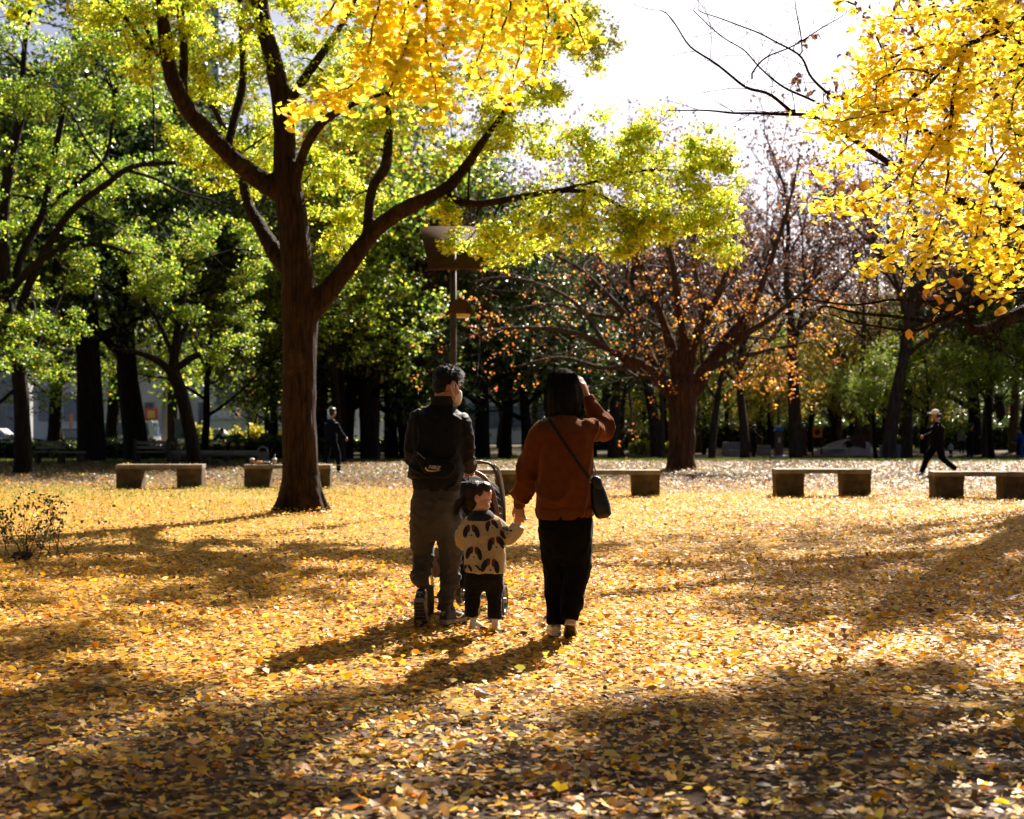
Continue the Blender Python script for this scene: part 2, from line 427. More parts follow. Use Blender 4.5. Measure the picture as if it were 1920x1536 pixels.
def litter():
    rng = np.random.default_rng(3)
    near = MB()
    shapes = [ginkgo_shape(7, .28, c, f, True) for c, f in ((.06, .08), (.3, .1), (-.2, .25), (.08, -.25), (.6, .5))]
    shapes += [ginkgo_shape(6, .0, .1, -.1, False), oval_shape(.42, .15, .15), oval_shape(.34, -.12, -.2)]
    N = 96000
    x, d = frustum_points(rng, N, 3.7, 14.5)
    # bare trodden soil shows through towards the right foreground
    bare = smooth01(-.6, 2.2, x - .10 * (d - 4.5)) * smooth01(9.0, 5.0, d)
    keep = rng.random(N) > .66 * bare * (.55 + .6 * value_noise(x, d, 2.2, 1.0)) + .06
    x, d = x[keep], d[keep]; N = len(x)
    z = gz(x, d) + rng.random(N) ** 2 * .028 + .004
    pos = np.stack([x, d, z], 1)
    tilt = rng.standard_normal(N) * .09
    up = rng.random(N) < .17
    tilt[up] = rng.uniform(-1.25, 1.25, up.sum())
    rot = rot_from(rng.random(N) * 6.283, tilt, rng.standard_normal(N) * .1 + up * rng.standard_normal(N) * .4)
    pos[:, 2] += np.abs(np.sin(tilt)) * .018
    sc = np.where(rng.random(N) < .45, rng.uniform(.013, .024, N), rng.uniform(.022, .041, N)) * (1 + .12 * smooth01(6.5, 5, d))
    brown = smooth01(9.5, 5.0, d)
    cn = palette(rng, N, LIT_COLS, LIT_NEAR); cm = palette(rng, N, LIT_COLS, LIT_MID)
    col = np.where((rng.random(N) < .25 + .75 * brown)[:, None], cn, cm)
    which = rng.choice(len(shapes), N, p=[.2, .17, .15, .13, .08, .1, .1, .07])
    low = [ginkgo_shape(4, .0, c, f, False) for c, f in ((.06, .08), (.3, .1), (-.2, .25), (.08, -.25), (.6, .5), (.1, -.1), (.1, .2), (-.1, -.2))]
    for k, s in enumerate(shapes):
        i = (which == k) & (d < 7.0)
        scatter(near, s, pos[i], rot[i], sc[i], col[i])
        i = (which == k) & (d >= 7.0)
        scatter(near, low[k], pos[i], rot[i], sc[i], col[i])
    o = near.build('leaf_litter', M['litter'])
    tag(o, 'carpet of yellow and brown ginkgo leaves covering the near ground', 'leaf litter', kind='stuff')
    # mid ground
    mid = MB()
    N = 150000
    x, d = frustum_points(rng, N, 14.2, 36.0, 1.5)
    keep = rng.random(N) < 1.0 - .72 * smooth01(24, 33, d + 1.5 * value_noise(x, d, .4, 3.0))
    turf = smooth01(-1.0, -5.0, x) * smooth01(22, 26, d) * (1 - smooth01(30, 32, d)) * (.55 + .45 * value_noise(x, d, 1.1, 6.0))
    keep &= rng.random(N) > .75 * turf
    x, d = x[keep], d[keep]; N = len(x)
    pos = np.stack([x, d, gz(x, d) + rng.random(N) * .03 + .006], 1)
    tilt = np.where(rng.random(N) < .2, rng.standard_normal(N) * .8, rng.standard_normal(N) * .14)
    rot = rot_from(rng.random(N) * 6.283, tilt, rng.standard_normal(N) * .2)
    pos[:, 2] += np.abs(np.sin(tilt)) * .015
    sc = rng.uniform(.024, .044, N)
    far = smooth01(24, 32, d + 2 * value_noise(x, d, .5, 5.0))
    # leaf fall is brown beyond the benches, golden in front of them
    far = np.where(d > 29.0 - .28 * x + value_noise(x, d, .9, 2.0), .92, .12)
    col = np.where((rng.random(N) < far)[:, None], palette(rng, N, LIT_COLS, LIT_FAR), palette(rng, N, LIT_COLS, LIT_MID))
    fan = (np.array([(0, 0, 0), (-.75, .62, .12), (0, .85, .0), (.75, .62, .12)]), np.array([(0, 2, 1), (0, 3, 2)]))
    scatter(mid, fan, pos, rot, sc, col)
    N = 80000
    x, d = frustum_points(rng, N, 29, 62.0, 3, 1.15)
    k_ = d > 28.5 - .2 * x
    x, d = x[k_], d[k_]; N = len(x)
    pos = np.stack([x, d, gz(x, d) + rng.random(N) * .04 + .01], 1)
    rot = rot_from(rng.random(N) * 6.283, rng.standard_normal(N) * .3, rng.standard_normal(N) * .3)
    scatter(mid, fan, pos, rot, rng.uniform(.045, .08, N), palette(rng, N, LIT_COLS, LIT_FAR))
    # leaves caught on the bench seats and drifted against blocks and trunk
    bp_ = [((px - 960) / FPX * D, D, rz) for px, D, rz in ((302, 29.9, .03), (541, 29.6, .02), (894, 27.0, -.02), (1148, 26.7, -.03), (1540, 26.3, -.03), (1838, 25.6, -.03))]
    q = []
    for bx, by, rz in bp_:
        for _ in range(26):
            u, v = rng.uniform(-.85, .85), rng.uniform(-.2, .2); q.append((bx + u, by + v + u * rz, float(gz(bx, by)) + .512))
        for _ in range(150):
            u = rng.uniform(-1.0, 1.0); v = rng.choice((-1, 1)) * rng.uniform(.22, .5); q.append((bx + u, by + v, float(gz(bx + u, by + v)) + rng.random() ** 2 * .09 * (1 - (abs(v) - .22) / .3)))
    for cx, cyy, r0, r1, n in (((565 - 960) / FPX * 21.8, 21.8, .36, .95, 700), ((1278 - 960) / FPX * 42, 42, .5, 1.3, 300)):
        for _ in range(n):
            a = rng.random() * 6.283; r = r0 + (r1 - r0) * rng.random() ** 1.5; x_, y_ = cx + r * math.cos(a), cyy + r * math.sin(a); q.append((x_, y_, float(gz(x_, y_)) + .10 * (1 - (r - r0) / (r1 - r0)) * rng.random()))
    q = np.array(q); nq = len(q)
    scatter(mid, fan, q, rot_from(rng.random(nq) * 6.283, rng.standard_normal(nq) * .3, rng.standard_normal(nq) * .3), rng.uniform(.026, .045, nq), palette(rng, nq, LIT_COLS, LIT_MID))
    o = mid.build('leaf_litter', M['litter'])
    tag(o, 'carpet of fallen leaves spreading past the benches to the far trees', 'leaf litter', kind='stuff')
    # grass blades between the leaves
    gb = MB()
    N = 190000
    x, d = frustum_points(rng, N, 10, 66.0, 2, 1.12)
    left = smooth01(2, -8, x)
    w = smooth01(14, 24, d) * (.25 + .5 * left) * (1 - .75 * smooth01(29, 31, d + .12 * x) * (1 - smooth01(50, 55, d)))
    w = w + .9 * smooth01(52, 56, d) + .025 + .9 * smooth01(-1.0, -5.0, x) * smooth01(22, 26, d) * (1 - smooth01(30, 32, d))
    keep = rng.random(N) < w * (.55 + .6 * value_noise(x, d, .7, 8.0))
    x, d = x[keep], d[keep]; N = len(x)
    pos = np.stack([x, d, gz(x, d)], 1)
    blade = (np.array([(-.1, 0, 0), (.1, 0, 0), (.02, .25, .95)]), np.array([(0, 1, 2)]))
    rot = rot_from(rng.random(N) * 6.283, rng.standard_normal(N) * .3, rng.standard_normal(N) * .25)
    scatter(gb, blade, pos, rot, rng.uniform(.05, .10, N) * (1 + .6 * smooth01(30, 60, d)), palette(rng, N, [(.16, .22, .03), (.24, .27, .05), (.10, .16, .025)], [2, 1, 1]))
    o = gb.build('lawn_grass', M['grass'])
    tag(o, 'short worn grass showing between the fallen leaves', 'grass', kind='stuff')
    # the leaves that show largest are pieces of their own
    vmesh = []
    for k in range(20):
        s = [ginkgo_shape(11, .3, .2, .22), ginkgo_shape(11, .15, .5, .3), ginkgo_shape(11, .35, -.35, .4), ginkgo_shape(11, .2, .3, -.3), oval_shape(.4, .2, .3)][k % 5]
        c = palette(rng, 1, LIT_COLS, LIT_NEAR)[0]
        b = MB(); b.add(s[0], s[1], c); me = b.mesh('leaf', True); me.materials.append(M['litter']); vmesh.append(me)
    x, d = frustum_points(rng, 300, 4.75, 6.6, -.1, .98)
    for i in range(300):
        o = bpy.data.objects.new('leaf', vmesh[i % 20])
        s = rng.uniform(.034, .05)
        o.scale = (s, s, s)
        o.location = (x[i], d[i], float(gz(x[i], d[i])) + .03)
        o.rotation_euler = (rng.normal() * .25, rng.normal() * .25, rng.random() * 6.28)
        link(o, ground)
litter()

# stones lying among the leaves
def pebbles():
    rng = np.random.default_rng(17)
    stone = plain_mat('pebble_stone', (.05, .045, .045), (.34, .33, .34), .8, 9, .3, 60)
    me = None
    for k, (px, py, r) in enumerate([(1735, 1382, .022), (1612, 1428, .024), (1560, 1505, .02), (1735, 1405, .026), (1790, 1398, .018), (1905, 1390, .02), (1690, 1440, .014), (1480, 1460, .015), (900, 1314, .03)]):
        D = CAM_H * FPX / (py - HORIZON)
        bm = bmesh.new()
        bmesh.ops.create_icosphere(bm, subdivisions=2, radius=r)
        for v in bm.verts:
            v.co += noise.noise_vector(v.co * 40 + Vector((k * 3, 0, 0))) * r * .35
            v.co.z *= .6
        me = bpy.data.meshes.new('pebble'); bm.to_mesh(me); bm.free()
        me.materials.append(stone)
        for p in me.polygons: p.use_smooth = True
        o = link(bpy.data.objects.new('pebble', me)); o.location = G(px, D, r * .5 + .012)
        tag(o, 'small grey pebble lying among the fallen leaves', 'pebble', 'pebbles among the leaves')
pebbles()
# ------------------------------------------------------------------ tree building
def ell(c, r, mat=None, ns=14, nr=9):
    u = np.linspace(0, np.pi, nr + 1)[1:-1]; th = np.arange(ns) * 2 * np.pi / ns
    V = np.array([(math.sin(a) * math.cos(b), math.sin(a) * math.sin(b), math.cos(a)) for a in u for b in th] + [(0, 0, 1), (0, 0, -1)])
    V = V * np.array(r) + np.array(c)
    k = len(u)
    i = np.arange(k - 1)[:, None] * ns; j = np.arange(ns)[None, :]; j2 = (j + 1) % ns
    q = np.stack([i + j, i + ns + j, i + ns + j2, i + j2], -1).reshape(-1, 4)
    T = np.concatenate([q[:, [0, 1, 2]], q[:, [0, 2, 3]]])
    n0 = k * ns; jj = np.arange(ns); jj2 = (jj + 1) % ns
    T = np.concatenate([T, np.stack([jj, jj2, np.full(ns, n0)], -1), np.stack([(k - 1) * ns + jj2, (k - 1) * ns + jj, np.full(ns, n0 + 1)], -1)])
    if mat is not None: V = xf(mat, V)
    return V, T

def xf(m, V):
    m = np.array(m); return np.asarray(V, float) @ m[:3, :3].T + m[:3, 3]

def unit(v):
    v = np.asarray(v, float); return v / (np.linalg.norm(v) + 1e-12)

def limb_px(mb, pts, D, ns=10, per=4, store=None, bump=.0, seed=0, fuse=0.0):
    """limb traced as (px, py, width_px, depth offset) at distance D; width becomes metres at that distance"""
    p = np.array([P(a[0], a[1], D + (a[3] if len(a) > 3 else 0)) for a in pts])
    r = np.array([a[2] / 2 / FPX * (D + (a[3] if len(a) > 3 else 0)) for a in pts])
    q, rr = smooth_path(p, r, per)
    V, T = tube_geo(q, rr, ns)
    if bump:
        ring = len(q) * ns
        for i in range(ring):
            c = q[i // ns]; d = V[i] - c
            f = noise.noise(Vector(V[i] * 2.2)) * .5 + noise.noise(Vector((V[i][0] * 7, V[i][1] * 7, V[i][2] * 1.5))) * .5
            V[i] = c + d * (1 + bump * f)
    if not fuse: mb.add(V, T)
    else:
        k = np.where(rr < fuse * 1.5)[0]
        if len(k) > 2: k0 = max(0, k[0] - 1); mb.add(*tube_geo(q[k0:], rr[k0:], ns))
    if store is not None: store.append((q, rr))
    return q, rr

def grow(mb, rng, p, d, L, r, lvl, cfg, tips, store=None):
    n = max(3, int(L / cfg['step'][lvl]))
    pts, rad, dirs = [np.array(p, float)], [r], [unit(d)]
    d = unit(d)
    end = cfg.get('end', .45) if lvl < cfg['levels'] else .25
    for i in range(n):
        d = unit(d + rng.normal(0, cfg['wob'][lvl], 3) + np.array([0, 0, cfg['up'][lvl]]))
        pts.append(pts[-1] + d * L / n); rad.append(r * (1 - (1 - end) * (i + 1) / n)); dirs.append(d)
    ns = 9 if r > .12 else (6 if r > .035 else (4 if r > .012 else 3))
    mb.add(*tube_geo(pts, rad, ns, cap=False))
    if lvl >= cfg['levels']:
        for i in range(max(1, n // 2), n + 1): tips.append((pts[i], dirs[i]))
        return
    nc = cfg['kids'][lvl]
    nc = int(nc + rng.integers(-1, 2)) if nc > 2 else nc
    for k in range(nc):
        t = cfg['from'][lvl] + (1 - cfg['from'][lvl]) * (k + rng.random() * .8) / nc
        i = min(n, max(1, int(round(t * n))))
        ax = dirs[i]; a = unit(np.cross(ax, rng.normal(0, 1, 3)))
        if cfg.get('spread') and lvl == 0:
            a = unit(np.array([math.cos(k * 2.4 + cfg['spread']), math.sin(k * 2.4 + cfg['spread']), 0]))
        ang = cfg['ang'][lvl] * rng.uniform(.75, 1.25)
        dd = unit(ax * math.cos(ang) + a * math.sin(ang))
        grow(mb, rng, pts[i], dd, L * cfg['len'][lvl] * rng.uniform(.75, 1.2) * (1.15 - .4 * t), rad[i] * cfg['rad'][lvl], lvl + 1, cfg, tips)
    # the leader goes on
    if cfg.get('leader', True):
        grow(mb, rng, pts[-1], dirs[-1], L * cfg['len'][lvl] * .9, rad[-1], lvl + 1, cfg, tips)

def sprays(mb, rng, orig, dirs, k, L, size, cols, weights, droop=.25, shape=QUAD, tilt=.6, jit=.2):
    """k leaflets along each short twig"""
    S = len(orig)
    orig = np.asarray(orig, float); dirs = np.asarray(dirs, float)
    t = rng.random((S, k))
    dd = dirs + rng.normal(0, .35, (S, 3)); dd[:, 2] -= droop
    dd /= np.linalg.norm(dd, axis=1)[:, None] + 1e-9
    pos = orig[:, None, :] + dd[:, None, :] * (t * L)[..., None] + rng.normal(0, L * .22, (S, k, 3)) * np.array([1, 1, .6])
    pos = pos.reshape(-1, 3); N = len(pos)
    tone = np.repeat(1 + .22 * rng.standard_normal((S, 1)), k, 0)
    rot = rot_from(rng.random(N) * 6.283, rng.normal(-.2, tilt, N), rng.normal(0, tilt, N))
    col = np.clip(palette(rng, N, cols, weights, jit) * np.clip(tone, .5, 1.6), .004, .9)
    scatter(mb, shape, pos, rot, rng.uniform(.7, 1.3, N) * size, col)

def clump_points(rng, c, rad, n, squash=.7):
    v = rng.normal(0, 1, (n, 3)); v /= np.linalg.norm(v, axis=1)[:, None]
    v *= (rng.random((n, 1)) ** .45)
    v[:, 2] *= squash
    return np.asarray(c) + v * rad, v

def join_branch(mb, rng, store, c, rad, end_r=.008, ns=5, sag=.15):
    """a branch from the nearest limb out into a clump of leaves, with twigs"""
    best = None
    for q, rr in store:
        dd = np.linalg.norm(q - c, axis=1) + np.where(q[:, 2] > c[2] + .8, 1.5, 0)
        i = int(np.argmin(dd))
        if best is None or dd[i] < best[0]: best = (dd[i], q[i], rr[i])
    a, r0 = best[1], min(best[2] * .6, .014 + .012 * best[0])
    m1 = a + (c - a) * .35 + rng.normal(0, .1, 3) * best[0] * .5 + np.array([0, 0, sag * best[0] * .4])
    m2 = a + (c - a) * .7 + rng.normal(0, .08, 3) * best[0] * .5 + np.array([0, 0, sag * best[0] * .4])
    q, rr = smooth_path([a, m1, m2, np.asarray(c)], [r0, r0 * .75, r0 * .5, end_r], 4)
    mb.add(*tube_geo(q, rr, ns, cap=False))
    for _ in range(5):
        i = rng.integers(len(q) // 2, len(q))
        e = c + rng.normal(0, .5, 3) * rad
        mb.add(*tube_geo(smooth_path([q[i], (q[i] + e) / 2 + rng.normal(0, .08, 3), e], [rr[i] * .6, end_r * .7, .003], 3)[0], np.linspace(rr[i] * .6, .003, 7), 3, cap=False))

def fuse_limbs(name, st, extra, voxel, rmin, mat, parent, origin, seed, relief):
    """thick limbs grown together into one continuous bark surface"""
    b = MB()
    for q, rr in st:
        k = np.where(rr > rmin)[0]
        if len(k) > 2: b.add(*tube_geo(q[:k[-1] + 1], rr[:k[-1] + 1], 14))
    for V, T in extra: b.add(V, T)
    me = b.mesh('tmp'); o = bpy.data.objects.new('tmp', me); COL.objects.link(o)
    m = o.modifiers.new('r', 'REMESH'); m.mode = 'VOXEL'; m.voxel_size = voxel
    s_ = o.modifiers.new('s', 'SMOOTH'); s_.factor = .5; s_.iterations = 7
    me2 = bpy.data.meshes.new_from_object(o.evaluated_get(bpy.context.evaluated_depsgraph_get()))
    bpy.data.objects.remove(o)
    n = len(me2.vertices); co = np.empty(n * 3, np.float32); me2.vertices.foreach_get('co', co); co = co.reshape(-1, 3)
    no = np.empty(n * 3, np.float32); me2.vertices.foreach_get('normal', no); no = no.reshape(-1, 3)
    d = np.array([noise.noise(Vector((p[0] * 9 + seed, p[1] * 9, p[2] * 1.6))) * .6 + noise.noise(Vector((p[0] * 22, p[1] * 22 + seed, p[2] * 4))) * .4 + noise.noise(Vector(p) * 1.7) * 1.2 for p in co.tolist()])
    co = co + no * (relief * d - .006)[:, None] - np.array(origin, np.float32)
    me2.vertices.foreach_set('co', co.astype(np.float32).ravel()); me2.update()
    me2.polygons.foreach_set('use_smooth', np.ones(len(me2.polygons), dtype=bool))
    me2.materials.clear(); me2.materials.append(mat); me2.name = name
    return link(bpy.data.objects.new(name, me2), parent)

# ------------------------------------------------------------------ the big tree in front of the benches
YG = [(.54, .60, .035), (.68, .66, .05), (.35, .46, .03), (.76, .58, .04), (.13, .22, .022)]
def big_tree():
    rng = np.random.default_rng(11)
    D = 21.8
    base = G(565, D)
    t = empty('broadleaf_tree', base, 'large spreading tree with dark ridged trunk and yellow green leaves beside the food laden bench', 'tree')
    mb, st = MB(), []
    q, r = limb_px(mb, [(566, 972, 108), (565, 958, 90), (564, 935, 77), (563, 890, 70), (561, 800, 67), (561, 720, 66), (562, 640, 67), (563, 600, 70), (560, 560, 66), (555, 480, 60), (547, 400, 60), (538, 340, 52), (533, 260, 43), (527, 180, 39), (514, 120, 35), (497, 60, 34), (487, 0, 32), (480, -90, 27), (490, -200, 18, .5), (470, -320, 9, 1)], D, 20, 5, st, .0, fuse=.05)
    # root flare
    roots = []
    for a in np.arange(.3, 6.28, .9):
        d = np.array([math.cos(a), math.sin(a), 0]); b = np.array(base)
        roots.append(tube_geo(smooth_path([b + d * .10 + [0, 0, .75], b + d * .21 + [0, 0, .34], b + d * .36 + [0, 0, .06], b + d * .52 + [0, 0, -.09]], [.13, .12, .09, .05], 4)[0], np.linspace(.17, .06, 13), 8))
    limb_px(mb, [(560, 610, 48), (590, 575, 44), (640, 515, 39), (680, 460, 35), (705, 430, 33), (745, 400, 30, -.2), (800, 372, 28, -.4), (838, 352, 24, -.6), (875, 310, 19, -.8), (905, 265, 14, -1), (935, 225, 10, -1.1), (985, 150, 7, -1.2), (1040, 90, 5, -1.2), (1060, 10, 4, -1)], D, 10, 4, st, .0, fuse=.05)
    limb_px(mb, [(825, 366, 17, -.5), (880, 382, 15, -.8), (930, 378, 14, -1.1), (985, 368, 12, -1.4), (1050, 358, 10, -1.8), (1110, 362, 8, -2), (1160, 385, 6, -2.1), (1220, 420, 4, -2.2)], D, 8, 4, st, .0, fuse=.05)
    limb_px(mb, [(1040, 358, 7, -1.8), (1120, 340, 6, -1.5), (1200, 320, 5, -1.4), (1290, 320, 4, -1.4)], D, 6, 4, st, fuse=.05)
    limb_px(mb, [(878, 385, 6, -.8), (879, 340, 5, -.8), (882, 300, 4, -.8)], D, 5, 3, st, fuse=.05)
    limb_px(mb, [(690, 450, 26), (691, 400, 22, .1), (700, 350, 21, .2), (722, 315, 22, .3), (727, 280, 18, .4), (730, 215, 16, .5), (735, 150, 12, .6), (748, 70, 9, .8), (760, -40, 6, 1)], D, 8, 4, st, .0, fuse=.05)
    limb_px(mb, [(545, 360, 44), (500, 345, 42), (440, 300, 37, -.2), (400, 260, 35, -.3), (360, 215, 35, -.4), (330, 165, 33, -.5), (314, 110, 29, -.6), (307, 50, 26, -.7), (302, 0, 24, -.8), (298, -90, 19, -1), (270, -200, 12, -1.2), (240, -300, 6, -1.4)], D, 10, 4, st, .0, fuse=.05)
    limb_px(mb, [(342, 190, 20, -.4), (345, 120, 17, -.3), (343, 60, 16, -.2), (338, 0, 14, -.1), (345, -90, 9, 0)], D, 7, 4, st, fuse=.05)
    limb_px(mb, [(425, 280, 16, -.2), (445, 205, 17, .2), (456, 150, 15, .4), (455, 80, 14, .6), (451, 0, 12, .8), (440, -100, 8, 1)], D, 7, 4, st, fuse=.05)
    limb_px(mb, [(312, 105, 12, -.6), (285, 98, 11, -.6), (262, 75, 10, -.8), (238, 38, 9, -1), (200, 0, 7, -1.2), (150, -60, 5, -1.4)], D, 6, 4, st, fuse=.05)
    limb_px(mb, [(290, 100, 8, -.6), (275, 55, 8, -.6), (245, 20, 7, -.5), (195, -10, 6, -.4)], D, 6, 4, st, fuse=.05)
    limb_px(mb, [(533, 215, 26), (560, 165, 22, .2), (590, 120, 18, .3), (625, 70, 14, .4), (660, 10, 10, .5), (700, -80, 7, .6)], D, 8, 4, st, .0, fuse=.05)
    limb_px(mb, [(552, 345, 22), (570, 285, 20, -.3), (595, 240, 18, -.6), (630, 212, 14, -.9), (680, 188, 9, -1.2), (740, 170, 5, -1.5)], D, 8, 4, st, .0, fuse=.05)
    limb_px(mb, [(560, 520, 40), (528, 490, 36, .3), (505, 455, 33, .5), (488, 425, 29, .7), (468, 390, 24, .9), (455, 340, 20, 1.1), (446, 290, 15, 1.3), (400, 200, 10, 1.5), (380, 120, 6, 1.7)], D, 9, 4, st, .0, fuse=.05)
    cl = [  # px, py, radius px, depth offset, leaf sprays
        (925, 445, 46, -1.5), (875, 452, 26, -1.4), (965, 428, 60, -1.8), (1030, 410, 58, -2), (1090, 410, 60, -2.2), (1150, 405, 55, -2.2), (1195, 430, 42, -2.2), (1165, 440, 30, -2.2),
        (1060, 340, 62, -1.5), (1130, 315, 70, -1.6), (1205, 330, 70, -1.6), (1275, 350, 62, -1.6), (1330, 345, 48, -1.5), (1300, 285, 62, -1.4), (1225, 262, 66, -1.3), (1145, 255, 66, -1.2), (1075, 275, 50, -1), (1335, 452, 42, -1.5), (1345, 410, 38, -1.5), (1290, 420, 34, -1.6), (1240, 415, 34, -1.8), (1345, 300, 36, -1.4),
        (960, 205, 66, -.8), (1010, 180, 62, -.8), (930, 245, 44, -.9), (890, 150, 60, -.4), (1000, 110, 80, -.6), (1060, 60, 75, -.4), (1105, 40, 55, -.2), (960, 40, 80, 0), (880, 60, 70, .4), (1120, 100, 36, -.2),
        (870, 290, 40, -.5), (835, 392, 22, -.6), (990, 260, 45, -.8),
        (600, 330, 60, .8), (640, 290, 60, .8), (690, 240, 60, .6), (760, 230, 60, .6), (770, 130, 60, .8), (640, 150, 70, .2), (690, 70, 70, .5), (600, 40, 70, .3), (560, 110, 50, .6),
        (480, 120, 60, .4), (430, 90, 60, .8), (400, 180, 55, 1.4), (470, 230, 60, 1), (400, 30, 70, .6), (500, 20, 50, -.3), (340, 40, 60, -.4), (270, 120, 50, -.6), (220, 60, 60, -1), (290, 20, 60, -.5), (180, 20, 60, -1.2), (370, 140, 40, .8),
        (430, 270, 40, 1.2), (390, 300, 50, 1.6), (440, 330, 50, 1.4), (360, 260, 45, 1.2), (480, 300, 35, 1.2),
        (640, 470, 36, .6), (615, 420, 45, 1.2), (660, 380, 45, 1), (520, 250, 40, 1)]
    # crown above the frame (it casts the streaks of shade)
    for k in range(76):
        a = rng.random() * 6.28; rr = 5.6 * math.sqrt(rng.random())
        c = np.array([base.x + .3 + rr * 1.2 * math.cos(a), D + rr * math.sin(a), 0]); c[2] = 9.2 + rng.random() * 3.2 - rr * .18
        cl.append((c, rng.uniform(.45, .8)))
    lv = MB()
    for c in cl:
        inframe = len(c) == 4
        if inframe:
            ctr = np.array(P(c[0], c[1], D + c[3])); rad = c[2] / FPX * D
        else: ctr, rad = c
        join_branch(mb, rng, st, ctr, rad)
        # several smaller tufts make the clump uneven
        nt_ = int(4 + rad * 9) if inframe else 6
        tp, tv = clump_points(rng, ctr, rad * 1.2, nt_, .75)
        for c2, v2 in zip(tp, tv):
            n = int(rng.integers(13, 28)) if inframe else 18
            o, v = clump_points(rng, c2, rad * rng.uniform(.16, .40), n, .5)
            w = [2.4, 2, 1.6, .6, .8] if c2[2] < 7.2 and inframe else [1.5, 1.6, 2, 1.2, 1.2]
            if inframe and c[0] < 700: w = [2, 1.6, 2.4, 1.0, 1.4]
            sprays(lv, rng, o, v + v2 * .5, 8 if inframe else 6, .17, .064 if inframe else .11, YG, w, .3)
    tk = fuse_limbs('trunk', st, roots, .028, .05, M['bark'], t, base, 3.0, .016)
    mb.build('branches', M['bark'], tk, True, base)
    tag(lv.build('crown', M['leaf'], t, False, base), kind='stuff')
big_tree()

# ------------------------------------------------------------------ traced trees further back
def leafy(lv, rng, tips, per, L, size, cols, w, shape=QUAD, tufts=1, spread=.3, k=8, droop=.2):
    o = np.array([a for a, _ in tips]); d = np.array([b for _, b in tips])
    o = np.repeat(o, per, 0) + rng.normal(0, spread, (len(o) * per, 3)) * np.array([1, 1, .6]); d = np.repeat(d, per, 0)
    sprays(lv, rng, o, d, k, L, size, cols, w, droop, shape)

def traced_tree(name, label, base_px, D, limbs, clumps, cols, w, bark, size=.11, seed=1, top=None, cat='tree', density=1.0, lmat='leaf', group=None):
    rng = np.random.default_rng(seed)
    base = G(base_px, D)
    t = empty(name, base, label, cat, group)
    mb, st, lv = MB(), [], MB()
    for k, l in enumerate(limbs): limb_px(mb, l, D, 12 if k == 0 else 7, 4, st, .1 if k == 0 else .06)
    for c in clumps:
        ctr = np.array(P(c[0], c[1], D + c[3])); rad = c[2] / FPX * D
        join_branch(mb, rng, st, ctr, rad, .012)
        for c2, v2 in zip(*clump_points(rng, ctr, rad, int(3 + 5 * rad), .7)):
            o, v = clump_points(rng, c2, rad * rng.uniform(.22, .45), int(rng.integers(10, 21) * density) + 1, .45)
            sprays(lv, rng, o, v + v2 * .5, 7, .26, size, cols, w, .35)
    for c, rad in (top or []):
        join_branch(mb, rng, st, np.array(c), rad, .012)
        for c2, v2 in zip(*clump_points(rng, np.array(c), rad, 6, .7)):
            o, v = clump_points(rng, c2, rad * .45, 9, .6)
            sprays(lv, rng, o, v + v2 * .5, 6, .3, size * 1.3, cols, w, .3)
    mb.build('trunk', M[bark], t, True, base)
    if lv.n: tag(lv.build('crown', M[lmat], t, False, base), kind='stuff')
    return t

def region_clumps(rng, n, x0, x1, y0, y1, r0, r1, d0, d1, keep=lambda x, y: True):
    out = []
    while len(out) < n:
        x, y = rng.uniform(x0, x1), rng.uniform(y0, y1)
        if keep(x, y): out.append((x, y, rng.uniform(r0, r1), rng.uniform(d0, d1)))
    return out

GR = [(.29, .42, .03), (.46, .54, .045), (.14, .25, .025), (.60, .52, .04), (.05, .10, .018)]
rgc = np.random.default_rng(5)
traced_tree('broadleaf_tree', 'arching green tree with slender dark trunk behind the twiggy shrub', 45, 38.5,
    [[(44, 893, 46), (44, 870, 36), (42, 800, 30), (38, 720, 28), (28, 660, 28), (18, 610, 28), (10, 550, 26), (6, 480, 24), (6, 400, 22), (20, 300, 18), (42, 200, 14), (45, 100, 10), (60, 0, 7)],
     [(22, 640, 20), (45, 560, 17, -.6), (75, 490, 16, -1), (130, 400, 14, -1.5), (200, 345, 12, -2), (250, 312, 10, -2.3), (330, 305, 8, -2.6)],
     [(16, 600, 18), (40, 480, 16, .5), (80, 400, 14, 1), (100, 300, 13, 1.2), (118, 215, 11, 1.4), (135, 120, 8, 1.6), (150, 40, 5, 1.8)],
     [(10, 560, 16), (60, 500, 14, -1.5), (110, 470, 12, -2), (180, 458, 9, -2.4), (245, 475, 6, -2.6)],
     [(60, 430, 10, .8), (100, 380, 10, .5), (150, 340, 9, .2), (200, 290, 7, 0), (215, 180, 5, 0)],
     [(240, 320, 7, -2.2), (290, 335, 6, -2), (340, 360, 5, -2), (400, 375, 4, -2)],
     [(34, 700, 12), (70, 640, 10, .5), (110, 560, 8, 1), (140, 470, 6, 1.5)]],
    region_clumps(rgc, 50, -60, 330, -30, 400, 34, 70, -3, 3) + region_clumps(rgc, 10, -40, 150, 540, 690, 26, 44, -2.5, .5) + region_clumps(rgc, 7, 120, 400, 420, 540, 24, 40, -2.5, 0),
    GR, [2.0, 1.2, 2.2, .6, 1.8], 'bark_far', .092, 21, [((-15 + rgc.uniform(-4, 5), 38 + rgc.uniform(-4, 4), rgc.uniform(13, 17)), 1.2) for _ in range(14)])
